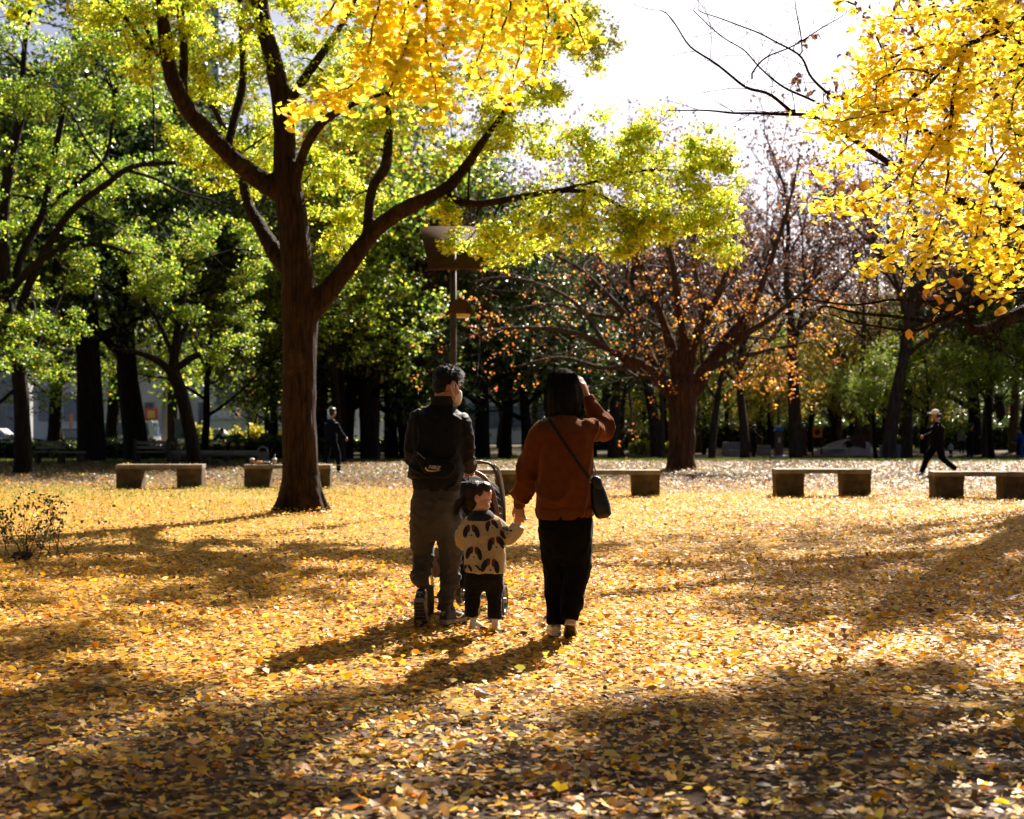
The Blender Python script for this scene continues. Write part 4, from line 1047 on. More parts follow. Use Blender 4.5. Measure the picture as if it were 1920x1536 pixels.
CG = Vector((-4.6, 3.2, float(gz(-4.6, 3.2))))
rg2 = np.random.default_rng(78)
ginkgo('ginkgo_tree', 'golden ginkgo dangling strings of leaves above the walking family', CG,
    ([CG + Vector((0, 0, -.1)), CG + Vector((0, 0, 2.5)), CG + Vector((.1, 0, 5)), CG + Vector((0, 0, 10))], [.33, .26, .2, .06]),
    [([CG + Vector((0, 0, 4.2)), Vector((-3.0, 4.4, 5.0)), Vector((-1.4, 5.6, 4.9)), Vector((-.2, 6.1, 4.3)), Vector((.5, 6.2, 3.9))], [.12, .08, .055, .04, .02]),
     ([Vector((-1.4, 5.6, 4.9)), Vector((-.9, 5.9, 4.0)), P(800, -40, 5.9)], [.04, .025, .012])],
    [S((812, -40, 0), (800, 20, 0), (798, 70, 0), (806, 130, 0), (818, 180, 0), (826, 216, 0), n=8, w=.045),
     S((760, -40, .1), (735, 10, .1), (715, 80, .1), (690, 128, .1), (650, 165, .1), (595, 185, .1), (543, 202, .1), n=7, w=.04),
     S((720, -30, 0), (700, 40, 0), (690, 90, 0), (700, 130, 0), n=7, w=.045), S((770, 60, -.1), (750, 120, -.1), (735, 160, -.1), (722, 196, -.1), n=7, w=.035),
     S((660, -40, .2), (630, 0, .2), (605, 38, .2), n=5, w=.03), S((860, -40, 0), (845, 30, 0), (830, 80, 0), (835, 110, 0), n=7, w=.045),
     S((930, -40, .2), (925, 20, .2), (905, 80, .2), (895, 130, .2), (905, 155, .2), n=6, w=.04), S((990, -40, .2), (985, 30, .2), (980, 90, .2), (962, 140, .2), (950, 172, .2), n=6, w=.04),
     S((1010, -40, .2), (1030, 30, .2), (1015, 100, .2), (1005, 150, .2), n=5, w=.035), S((1060, -40, .3), (1062, 10, .3), (1085, 50, .3), (1095, 85, .3), n=4, w=.035),
     S((890, -30, .1), (880, 10, .1), (870, 40, .1), n=7, w=.05), S((780, -30, 0), (760, 20, 0), (750, 60, 0), n=7, w=.05), S((960, -30, .1), (955, 20, .1), (940, 60, .1), n=6, w=.05),
     S((730, 100, 0), (760, 140, 0), (780, 165, 0), n=5, w=.035)],
    5.9,
    [[(800, -40, 0, .008), (800, 30, 0, .007), (797, 80, 0, .006), (803, 110, 0, .004)], [(830, -30, 0, .010), (790, 5, 0, .008), (770, 20, 0, .006)]],
    [((CG.x + rg2.uniform(-3, 2.6), CG.y + rg2.uniform(-3, 1.6), rg2.uniform(5.4, 9.5)), .8, 40) for _ in range(34)], 102)

# ------------------------------------------------------------------ cherry at the right edge: dark bough, orange oval leaves, bare twigs
def edge_cherry():
    rng = np.random.default_rng(55)
    base = G(960 + 5.9 / 10.6 * FPX, 10.6)
    b = Vector(base)
    t = empty('cherry_tree', base, 'dark barked tree reaching over the lawn with few large orange leaves and bare twigs', 'tree')
    mb, lv = MB(), MB(); st = []
    def tb(pts, rad, ns=8):
        q, rr = smooth_path(pts, rad, 5); 
        k = np.array([[noise.noise(Vector(x) * 3 + Vector((j * 7, 0, 0))) for j in range(3)] for x in q]) * .05; k[0] = 0; k[-1] = 0
        mb.add(*tube_geo(q + k, rr, ns)); st.append((q + k, rr)); return q
    tb([b + Vector((0, 0, -.1)), b + Vector((0, 0, .9)), b + Vector((-.1, 0, 2)), b + Vector((.1, .2, 3.6)), b + Vector((.4, .3, 6))], [.27, .2, .17, .13, .06], 12)
    tb([b + Vector((0, 0, 1.9)), P(2080, 470, 9.6), P(1930, 418, 9.2), P(1870, 402, 9.1), P(1820, 385, 9.0)], [.09, .075, .06, .045, .03])
    tb([P(1860, 402, 9.1), P(1780, 370, 9.0), P(1700, 330, 9.0), P(1620, 270, 9.0), P(1560, 235, 9.0)], [.03, .026, .022, .018, .014], 6)
    tb([b + Vector((0, 0, 1.5)), P(2060, 560, 9.4), P(1930, 585, 8.9), P(1860, 615, 8.7), P(1822, 622, 8.6), P(1808, 602, 8.6)], [.08, .06, .042, .036, .030, .022])
    tb([b + Vector((0, 0, 2.0)), P(2060, 500, 9.6), P(1900, 535, 9.3), P(1780, 590, 9.2), P(1660, 596, 9.2), P(1540, 575, 9.2)], [.05, .04, .025, .016, .010, .006], 6)
    tb([P(1900, 535, 9.3), P(1820, 545, 9.2), P(1740, 560, 9.1), P(1600, 572, 9.1), P(1450, 560, 9.1)], [.018, .014, .010, .007, .004], 5)
    tb([P(1780, 590, 9.2), P(1700, 620, 9.2), P(1620, 612, 9.2), P(1560, 590, 9.2)], [.012, .009, .007, .004], 5)
    # bare upper branches against the sky
    tb([P(1560, 235, 9.0), P(1490, 208, 8.9), P(1430, 207, 8.9), P(1340, 206, 8.9), P(1250, 208, 8.9)], [.014, .011, .009, .006, .003], 5)
    tb([P(1490, 208, 8.9), P(1450, 175, 8.9), P(1400, 160, 8.9), P(1340, 115, 8.9), P(1280, 65, 8.9), P(1240, 20, 8.9)], [.012, .010, .009, .007, .005, .003], 5)
    tb([P(1560, 180, 9.0), P(1520, 145, 9.0), P(1490, 100, 9.0), P(1440, 65, 9.0), P(1370, 35, 9.0), P(1310, 20, 9.0)], [.009, .008, .007, .005, .004, .003], 5)
    tb([P(1580, 215, 9.0), P(1520, 190, 9.0), P(1470, 165, 9.0), P(1420, 125, 9.0), P(1380, 80, 9.0), P(1300, 20, 9.0)], [.008, .008, .007, .005, .004, .003], 5)
    tb([P(1410, 148, 8.9), P(1440, 115, 8.9), P(1500, 78, 8.9), P(1560, 45, 8.9), P(1600, 15, 8.9)], [.006, .005, .004, .003, .002], 4)
    tb([P(1498, 105, 9.0), P(1495, 60, 9.0), P(1485, 10, 9.0), P(1480, -30, 9.0)], [.005, .004, .003, .002], 4)
    tb([P(1560, 180, 9.0), P(1640, 200, 9.05), P(1760, 260, 9.1), P(1870, 330, 9.2), P(2000, 390, 9.4)], [.012, .016, .022, .03, .04], 6)
    cfg = dict(levels=1, step=[.12, .09], wob=[.22, .26], up=[.03, .02], kids=[4], ang=[.7], len=[.5], rad=[.5], end=.4)
    cfg['from'] = [.2]
    tips = []
    for q, rr in st[2:]:
        for i in range(1, len(q), 2):
            if rng.random() < .75:
                ax = unit(q[i] - q[i - 1]); a = unit(np.cross(ax, rng.normal(0, 1, 3)))
                grow(mb, rng, q[i], unit(ax * .7 + a * .7), rng.uniform(.2, .5), max(.0022, rr[i] * .3), 0, cfg, tips)
    mb.build('trunk', M['bark'], t, True, base)
    leaf = oval_shape(.42, .1, .12)
    spots = [(1650, 355), (1625, 360), (1600, 390), (1560, 395), (1575, 350), (1590, 345), (1640, 340), (1830, 385), (1850, 390), (1870, 400), (1900, 380), (1835, 420), (1770, 540), (1800, 535), (1840, 545), (1860, 560), (1750, 560), (1890, 545), (1910, 520), (1815, 580), (1725, 618), (1765, 575), (1880, 580), (1900, 570), (1780, 520), (1850, 530), (1740, 550)]
    meshes = []
    for k in range(8):
        m = MB(); m.add(*leaf, palette(rng, 1, [(.72, .34, .03), (.78, .46, .04), (.6, .24, .03)], [2, 2, 1], .1)[0]); me = m.mesh('leaf', True); me.materials.append(M['ginkgo']); meshes.append(me)
    for px, py in spots:
        for _ in range(3):
            o = bpy.data.objects.new('leaf', meshes[int(rng.integers(0, 8))])
            s = rng.uniform(.06, .085); o.scale = (s, s, s)
            link(o, t); o.location = P(px + rng.normal(0, 13), py + rng.normal(0, 9), 9.0 + rng.normal(0, .12)) - b
            o.rotation_euler = (rng.normal(-.6, .5), rng.normal(0, .6), rng.random() * 6.28)
    return t
edge_cherry()

def shade_tree():
    """unseen tall tree past the end of the benches; its high crown is placed to streak the lawn with shade"""
    rng = np.random.default_rng(58)
    x, y = 9.0, 23.4; b = Vector((x, y, float(gz(x, y))))
    t = empty('broadleaf_tree', b, 'tall high crowned tree set unseen past the last bench to shade the lawn', 'tree')
    mb, lv, st = MB(), MB(), []
    for pts, rad in [([(0, 0, -.1), (0, 0, 3), (-.2, 0, 7), (-.3, .2, 10), (-.3, .3, 13)], [.42, .33, .27, .18, .06]), ([(-.1, 0, 6), (-1.5, -.4, 8.2), (-3, -.6, 9.6), (-5, -.5, 10.6)], [.17, .13, .09, .04]),
                     ([(-.2, 0, 7), (-1.4, 1.4, 9.3), (-2.6, 2.8, 10.8), (-4, 3.6, 11.4)], [.16, .12, .08, .03]), ([(0, 0, 6.5), (1.6, -1, 9), (3, -1.4, 10.6)], [.16, .11, .05])]:
        q, rr = smooth_path([Vector(p) + b for p in pts], rad, 5); mb.add(*tube_geo(q, rr, 12)); st.append((q, rr))
    cl = []
    for u, w in ((-2.75, .24), (-2.35, .34), (-1.8, .26), (-1.35, .36), (-.8, .28), (-.3, .34), (.2, .3)): shade_streak(cl, rng, u, 9.6, 13.8, w, 8.8, 12.5, .3, 44)
    for c, rad, k in cl:
        c = np.array(c); join_branch(mb, rng, st, c, .5, .012); o, v = clump_points(rng, c, rad, k, .6); sprays(lv, rng, o - np.array(b), v, 5, .16, .09, YG, [1, 1, 1, 1, 1], .3)
    mb.build('trunk', M['bark'], t, True, b); tag(lv.build('crown', M['leaf'], t), kind='stuff')
shade_tree()

# ------------------------------------------------------------------ twiggy shrub on the left
def shrub():
    rng = np.random.default_rng(66)
    D = 14.2
    base = G(45, D)
    t = empty('twiggy_shrub', base, 'thin twiggy shrub with few small dark leaves in the leaf covered grass', 'shrub')
    mb, lv, tips = MB(), MB(), []
    cfg = dict(levels=1, step=[.12, .08], wob=[.14, .22], up=[.05, .0], kids=[5], ang=[.7], len=[.4], rad=[.55], end=.3)
    cfg['from'] = [.35]
    for k in range(20):
        a = rng.random() * 6.28; r = rng.random() * .55
        p = np.array(base) + [r * math.cos(a) * 1.2, r * math.sin(a) * .6, 0]
        grow(mb, rng, p, (rng.normal(.12, .45), rng.normal(0, .3), 1), rng.uniform(.3, .58), .006, 0, cfg, tips)
    tp = [tips[i] for i in rng.permutation(len(tips))[:150]]
    leaf = oval_shape(.4, .1, .1)
    sprays(lv, rng, np.array([a for a, _ in tp]), np.array([b for _, b in tp]), 4, .05, .035, [(.07, .10, .025), (.12, .15, .035), (.12, .08, .03)], [3, 2, 1], .1, leaf, .8)
    mb.build('stem', M['bark_pale'], t, False, base)
    tag(lv.build('foliage', M['evergreen'], t, False, base), kind='stuff')
    # dark heap of rotten leaves at its foot
    bm = bmesh.new(); bmesh.ops.create_icosphere(bm, subdivisions=4, radius=.09)
    for v in bm.verts:
        v.co += noise.noise_vector(v.co * 14) * .06; v.co.x *= 1.1; v.co.z *= .55
    me = bpy.data.meshes.new('leaf_heap'); bm.to_mesh(me); bm.free()
    me.materials.append(plain_mat('rotten_leaf', (.03, .02, .012), (.09, .055, .03), .95, 30, 1.0, 50))
    o = link(bpy.data.objects.new('leaf_heap', me)); o.location = G(38, 13.9, .04)
    tag(o, 'dark clod of rotten leaves at the foot of the twiggy shrub', 'clod')
shrub()
# ------------------------------------------------------------------ figure toolkit
def loft_geo(rings, ns=28, e=2.4):
    """rings: (centre, half-axis A, half-axis B); closed superellipse loft"""
    th = np.arange(ns) * 2 * np.pi / ns
    c_, s_ = np.cos(th), np.sin(th)
    cu = np.sign(c_) * np.abs(c_) ** (2 / e); su = np.sign(s_) * np.abs(s_) ** (2 / e)
    V = np.concatenate([np.array(c) + cu[:, None] * np.array(A) + su[:, None] * np.array(B) for c, A, B in rings])
    k = len(rings)
    i = np.arange(k - 1)[:, None] * ns; j = np.arange(ns)[None, :]; j2 = (j + 1) % ns
    q = np.stack([i + j, i + j2, i + ns + j2, i + ns + j], -1).reshape(-1, 4)
    T = np.concatenate([q[:, [0, 1, 2]], q[:, [0, 2, 3]]])
    n0 = len(V); V = np.concatenate([V, [np.array(rings[0][0])], [np.array(rings[-1][0])]])
    jj = np.arange(ns); jj2 = (jj + 1) % ns
    T = np.concatenate([T, np.stack([jj2, jj, np.full(ns, n0)], -1), np.stack([(k - 1) * ns + jj, (k - 1) * ns + jj2, np.full(ns, n0 + 1)], -1)])
    return V, T

def hring(c, rx, ry, yaw=0.0, roll=0.0):
    """horizontal ring turned by yaw about Z"""
    ca, sa = math.cos(yaw), math.sin(yaw)
    return (tuple(c), (rx * ca, rx * sa, rx * math.sin(roll)), (-ry * sa, ry * ca, 0))

def limb(pts, rad, ns=14, per=5, mat=None):
    q, rr = smooth_path(pts, rad, per)
    V, T = tube_geo(q, rr, ns)
    if mat is not None: V = xf(mat, V)
    return V, T

def blob(name, prims, voxel, mat, parent=None, origin=(0, 0, 0), smooth=6, disp=None, remesh=True, col=None):
    """fuse overlapping solids into one continuous smooth surface"""
    b = MB()
    for V, T in prims: b.add(V, T)
    me = b.mesh(name)
    if remesh:
        o = bpy.data.objects.new('tmp', me); COL.objects.link(o)
        m = o.modifiers.new('r', 'REMESH'); m.mode = 'VOXEL'; m.voxel_size = voxel
        if smooth:
            s = o.modifiers.new('s', 'SMOOTH'); s.factor = .5; s.iterations = smooth
        if name == 'body' and voxel < .01:
            dm = o.modifiers.new('d', 'DECIMATE'); dm.ratio = .4
        me2 = bpy.data.meshes.new_from_object(o.evaluated_get(bpy.context.evaluated_depsgraph_get()))
        bpy.data.objects.remove(o); bpy.data.meshes.remove(me); me = me2; me.name = name
    n = len(me.vertices)
    co = np.empty(n * 3, np.float32); me.vertices.foreach_get('co', co); co = co.reshape(-1, 3).astype(float)
    if disp:
        no = np.empty(n * 3, np.float32); me.vertices.foreach_get('normal', no); no = no.reshape(-1, 3)
        co = co + no * np.array([disp(Vector(p)) for p in co])[:, None]
    bv = co.copy()
    me.vertices.foreach_set('co', (co - np.array(origin)).astype(np.float32).ravel()); me.update()
    me.polygons.foreach_set('use_smooth', np.ones(len(me.polygons), dtype=bool))
    me.materials.clear(); me.materials.append(mat)
    o = link(bpy.data.objects.new(name, me), parent)
    o_bvh = BVHTree.FromPolygons([tuple(p) for p in bv], [tuple(p.vertices) for p in me.polygons])
    return o, o_bvh

def folds(amp, f, seed=0.0, mask=None):
    """soft cloth creases: ridged noise stretched along the cloth"""
    def d(p):
        q = Vector((p.x * f[0] + seed, p.y * f[1], p.z * f[2] + seed * 2))
        r = 1 - abs(noise.noise(q)) * 2.2
        r2 = 1 - abs(noise.noise(q * 2.3 + Vector((5, 1, 3)))) * 2.2
        v = amp * (r * r * r * .9 + r2 * .3 - .35)
        return v * (mask(p) if mask else 1.0)
    return d

def project(bvh, pts, off, y0, direction=(0, 1, 0)):
    """drop (x, z) points onto a garment from behind; returns points just proud of it"""
    out = []
    for x, z in pts:
        h = bvh.ray_cast(Vector((x, y0, z)), Vector(direction))
        if h[0] is None:
            n = bvh.find_nearest(Vector((x, y0 + .5, z))); out.append(np.array(n[0]) - np.array([0, off, 0]))
        else: out.append(np.array(h[0]) - np.array([0, off, 0]))
    return np.array(out)

def strap(name, bvh, path, width, mat, parent, origin, y0, off=.004, n=40):
    p = np.array(path, float)
    q, _ = smooth_path(np.c_[p, np.zeros(len(p))], np.ones(len(p)), max(4, n // len(p)))
    q = q[:, :2]; d = np.gradient(q, axis=0); d /= np.linalg.norm(d, axis=1)[:, None]
    nrm = np.stack([-d[:, 1], d[:, 0]], 1)
    a = project(bvh, q + nrm * width / 2, off, y0); b = project(bvh, q - nrm * width / 2, off, y0)
    k = len(q); V = np.concatenate([a, b, a + [0, .006, 0], b + [0, .006, 0]])
    i = np.arange(k - 1)
    F = np.concatenate([np.stack([i, i + 1, k + i + 1, k + i], -1), np.stack([i + 2 * k, 3 * k + i, 3 * k + i + 1, i + 2 * k + 1], -1),
                        np.stack([i, i + 2 * k, i + 2 * k + 1, i + 1], -1), np.stack([k + i, k + i + 1, 3 * k + i + 1, 3 * k + i], -1)])
    m = MB(); m.add(V, F)
    return m.build(name, mat, parent, True, origin)

def print_patch(name, bvh, outline, mat, parent, origin, y0, off):
    """flat printed shape laid on the cloth"""
    p = np.array(outline, float); c = p.mean(0)
    rings = [c[None] + (p - c) * s for s in (.0001, .5, 1.0)]
    n = len(p)
    V = project(bvh, np.concatenate(rings), off, y0)
    F = []
    for r in range(2):
        for i in range(n):
            j = (i + 1) % n; F.append((r * n + i, r * n + j, (r + 1) * n + j, (r + 1) * n + i))
    m = MB(); m.add(V, np.array(F))
    return m.build(name, mat, parent, True, origin)

def text_on(name, txt, bvh, at, size, shear, mat, parent, origin, y0, off, tilt=0.0, bold=.0):
    cu = bpy.data.curves.new('t', 'FONT'); cu.body = txt; cu.size = size; cu.shear = shear; cu.offset = bold; cu.align_x = 'CENTER'; cu.resolution_u = 4
    o = bpy.data.objects.new('t', cu); COL.objects.link(o)
    me = bpy.data.meshes.new_from_object(o.evaluated_get(bpy.context.evaluated_depsgraph_get()))
    bpy.data.objects.remove(o)
    co = np.array([v.co[:2] for v in me.vertices]); ct, s_ = math.cos(tilt), math.sin(tilt)
    xz = np.stack([co[:, 0] * ct - co[:, 1] * s_ + at[0], co[:, 0] * s_ + co[:, 1] * ct + at[1]], 1)
    V = project(bvh, xz, off, y0) - np.array(origin)
    for v, p in zip(me.vertices, V): v.co = p
    me.materials.clear(); me.materials.append(mat); me.name = name
    return link(bpy.data.objects.new(name, me), parent)

def head_matrix(c, yaw, pitch, s=1.0, roll=0.0):
    """local face direction +Y; yaw turns it from straight ahead towards +X"""
    return Matrix.Translation(c) @ Matrix.Rotation(-yaw, 4, 'Z') @ Matrix.Rotation(-pitch, 4, 'X') @ Matrix.Rotation(roll, 4, 'Y') @ Matrix.Scale(s, 4)

def head_prims(m, child=False):
    E = lambda c, r: ell(c, r, m)
    if child:
        pr = [E((0, -.02, .03), (.083, .098, .088)), E((0, .03, -.035), (.066, .06, .078)), E((.034, .05, -.05), (.036, .036, .038)), E((-.034, .05, -.05), (.036, .036, .038)),
              E((0, .07, -.092), (.022, .018, .016)), E((0, .088, -.022), (.011, .013, .011)), E((0, .083, .01), (.012, .012, .02)), E((0, .085, -.06), (.016, .010, .007)), E((0, .075, .045), (.05, .02, .03))]
    else:
        pr = [E((0, -.012, .035), (.076, .094, .088)), E((0, .028, -.03), (.065, .064, .09)), E((.035, .052, -.03), (.03, .032, .03)), E((-.035, .052, -.03), (.03, .032, .03)),
              E((0, .062, -.098), (.03, .026, .022)), E((.045, .02, -.072), (.02, .04, .028)), E((-.045, .02, -.072), (.02, .04, .028)), E((0, .089, .0), (.009, .015, .03)),
              E((0, .104, -.026), (.014, .014, .011)), E((0, .082, .024), (.048, .014, .012)), E((0, .088, -.062), (.021, .010, .008))]
    for sx in (-1, 1):
        pr += [E((sx * .078, -.006, -.006), (.012, .017, .030)), E((sx * .088, -.018, .0), (.009, .014, .031)), E((sx * .083, -.004, -.03), (.009, .010, .012))]
    return pr

def hand_prims(wrist, fdir, back, side, s=1.0, curl=(.35, .5, .4), spread=.12, thumb_out=.7):
    """palm, four fingers of unequal length and a thumb; back = direction the back of the hand faces, side = towards the thumb"""
    y = unit(fdir); z = unit(np.asarray(back, float) - y * np.dot(back, y)); x = np.cross(y, z)
    if np.dot(x, side) < 0: x = -x
    w = np.asarray(wrist, float)
    at = lambda a, b, c: w + (x * a + y * b + z * c) * s
    pr = [loft_geo([(at(0, -.01, 0), x * .024 * s, z * .018 * s), (at(0, .02, 0), x * .030 * s, z * .017 * s), (at(.002, .055, 0), x * .039 * s, z * .016 * s), (at(0, .088, .0), x * .037 * s, z * .012 * s), (at(0, .096, 0), x * .03 * s, z * .006 * s)], 14)]
    for k, (fx, L, yy) in enumerate([(.029, .072, .086), (.010, .081, .091), (-.010, .075, .089), (-.028, .058, .082)]):
        p = at(fx, yy - .012, 0); d = unit(y + x * spread * (1.5 - k) * .5); pts = [p]; ang = 0
        for j, f in enumerate((.42, .32, .26)):
            ang += curl[j] * (1 + .12 * k)
            dd = d * math.cos(ang) - z * math.sin(ang)
            pts.append(pts[-1] + dd * (L * f + (.012 if j == 0 else 0)) * s)
        pr.append(limb(pts, np.array([.0092, .0088, .0080, .0062]) * s, 8, 3))
    p0 = at(.024, .018, -.004); d1 = unit(x * thumb_out + y * .75 - z * .35)
    p1 = p0 + d1 * .036 * s; p2 = p1 + unit(d1 + y * .4 - x * .25) * .030 * s; p3 = p2 + unit(d1 * .5 + y * .8 - x * .5) * .024 * s
    pr.append(limb([p0, p1, p2, p3], np.array([.014, .0115, .0098, .0075]) * s, 8, 3))
    return pr

def hair_strands(rng, n, root_fn, rad=.0012, k=4):
    b = MB()
    for _ in range(n):
        pts = root_fn(rng)
        b.add(*tube_geo(pts, np.linspace(rad, rad * .25, len(pts)), 3, cap=False))
    return b

def shoe(parent, origin, heel, yaw, lift, s, mats, name='shoe', roll=0.0):
    """heel point on the sole; yaw from +Y towards +X; lift raises the heel about the ball of the foot"""
    ball = .19
    m = Matrix.Translation(heel) @ Matrix.Rotation(-yaw, 4, 'Z') @ Matrix.Rotation(roll, 4, 'Y') @ Matrix.Scale(s, 4) @ Matrix.Translation((0, ball, 0)) @ Matrix.Rotation(-lift, 4, 'X') @ Matrix.Translation((0, -ball, 0))
    up = [(-.004, .028, .062), (.012, .034, .082), (.045, .037, .092), (.085, .039, .088), (.125, .043, .074), (.17, .046, .060), (.215, .045, .050), (.25, .037, .042), (.272, .02, .030)]
    rings = [((0, y, h * .5 + .012), (w, 0, 0), (0, 0, h * .5)) for y, w, h in up]
    V, T = loft_geo(rings, 20, 2.6)
    ank = limb([(0, .035, .05), (0, .03, .10), (0, .028, .13)], [.036, .034, .033], 14, 3)
    u, bv = blob('upper', [(xf(m, V), T), (xf(m, ank[0]), ank[1])], .006 * s, mats[0], parent, origin, 3)
    u.name = name
    so = [(-.010, .026), (.0, .036), (.03, .040), (.08, .039), (.13, .044), (.18, .051), (.22, .050), (.255, .041), (.278, .024), (.284, .010)]
    rings = [((0, y, .012 + (.006 if y > .23 else 0)), (w, 0, 0), (0, 0, .016)) for y, w in so]
    V, T = loft_geo(rings, 16, 6)
    b = MB(); b.add(xf(m, V), T); b.build('sole', mats[1], u, False, origin)
    # tread blocks under the sole
    tr = MB()
    for y in np.arange(.012, .26, .034):
        w = float(np.interp(y, [a for a, _ in so], [c for _, c in so])) * .8
        V, F = box_geo((0, y, -.006), (w * 2, .022, .006)); tr.add(xf(m, V), F)
    tr.build('tread', mats[2], u, False, origin)
    return u, bv, m

def stripe(name, m, pts, wid, mat, parent, origin, bvh, off=.0025):
    """thin band lying on a shoe: points in shoe space pushed to the surface"""
    c = np.array(pts, float); q, _ = smooth_path(c, np.ones(len(c)), 5)
    V = []
    for p in q:
        for dz in (-wid / 2, wid / 2):
            w = Vector(xf(m, [p + np.array([0, 0, dz])])[0]); h = bvh.find_nearest(w)
            V.append(np.array(h[0]) + np.array(h[1]) * off)
    V = np.array(V); k = len(q)
    F = np.array([(2 * i, 2 * i + 1, 2 * i + 3, 2 * i + 2) for i in range(k - 1)])
    b = MB(); b.add(V, F); return b.build(name, mat, parent, True, origin)

# ------------------------------------------------------------------ cloth and skin
def skin_mat(name, c):
    m, nt, out = new_mat(name)
    pb = nd(nt, 'ShaderNodeBsdfPrincipled', i_Roughness=.5); pb.inputs['Base Color'].default_value = (*c, 1)
    pb.inputs['Subsurface Weight'].default_value = .25; pb.inputs['Subsurface Radius'].default_value = (.02, .008, .004); pb.inputs['Subsurface Scale'].default_value = .6
    tc = nd(nt, 'ShaderNodeTexCoord'); n1 = nd(nt, 'ShaderNodeTexNoise', i_Scale=60.0); nt.links.new(tc.outputs['Object'], n1.inputs['Vector'])
    bp = nd(nt, 'ShaderNodeBump', i_Strength=.15, i_Distance=.003); nt.links.new(n1.outputs['Fac'], bp.inputs['Height']); nt.links.new(bp.outputs[0], pb.inputs['Normal'])
    nt.links.new(pb.outputs[0], out.inputs['Surface']); return m
M['skin'] = skin_mat('skin', (.46, .22, .13))
M['skin_child'] = skin_mat('child_skin', (.60, .34, .23))
M['hair'] = plain_mat('black_hair', (.003, .002, .0016), (.006, .004, .003), .45, 80, .3, 200, spec=.18)
M['hair_child'] = plain_mat('brown_hair', (.010, .006, .004), (.024, .013, .008), .5, 80, .3, 200, spec=.25)
M['black_jacket'] = plain_mat('black_nylon', (.002, .0016, .0015), (.004, .0032, .003), .6, 30, .25, 180, spec=.15, sheen=.06)
M['rib'] = plain_mat('black_rib_knit', (.004, .004, .004), (.008, .007, .007), .95, 10, .5, 240, stretch=(6, 6, .4))
M['grey_trousers'] = plain_mat('grey_brown_cotton', (.032, .025, .0205), (.05, .04, .033), .9, 12, .3, 300, sheen=.25)
M['rust_knit'] = plain_mat('rust_sweatshirt', (.098, .025, .0055), (.128, .035, .009), .95, 18, .35, 420, spec=.15, sheen=.38, sheen_tint=(1, .45, .18))
M['black_trousers'] = plain_mat('black_wool', (.0025, .002, .0022), (.004, .0035, .0035), .95, 12, .2, 300, spec=.1, sheen=.04)
M['black_leather'] = plain_mat('black_leather', (.004, .004, .005), (.008, .008, .009), .32, 20, .25, 160, spec=.4)
M['fleece'] = plain_mat('beige_fleece', (.60, .45, .26), (.72, .57, .36), .95, 60, .9, 260, sheen=.6, sheen_tint=(1, .9, .7))
M['navy'] = plain_mat('navy_knit', (.008, .011, .022), (.014, .018, .032), .9, 30, .4, 200, sheen=.2)
M['dark_trousers'] = plain_mat('dark_cotton', (.004, .0035, .004), (.008, .007, .007), .9, 20, .3, 200, spec=.2, sheen=.12)
M['print_black'] = plain_mat('print_black', (.012, .013, .022), (.018, .018, .026), .95, 60, .8, 260)
M['print_brown'] = plain_mat('print_red_brown', (.16, .028, .014), (.21, .04, .018), .95, 60, .8, 260)
M['print_white'] = plain_mat('print_white', (.62, .52, .40), (.70, .6, .48), .95, 60, .8, 260)
M['white_print'] = plain_mat('white_print', (.75, .68, .55), (.8, .74, .62), .5)
M['mask'] = plain_mat('white_mask', (.78, .74, .70), (.82, .79, .75), .8, 40, .2, 120)
M['white_shoe'] = plain_mat('white_shoe', (.56, .52, .48), (.66, .62, .58), .7, 30, .2, 120)
M['cream_sole'] = plain_mat('cream_rubber', (.56, .49, .38), (.68, .60, .48), .75, 30, .2, 120)
M['dark_sole'] = plain_mat('dark_rubber', (.02, .016, .012), (.06, .045, .03), .8, 40, .3, 120)
M['black_shoe'] = plain_mat('black_shoe', (.01, .01, .011), (.022, .02, .02), .6, 30, .2, 120)
M['grey_sole'] = plain_mat('grey_rubber', (.17, .14, .12), (.26, .22, .19), .75, 30, .2, 120)
M['eye'] = plain_mat('eye_dark', (.01, .008, .008), (.02, .015, .012), .15)

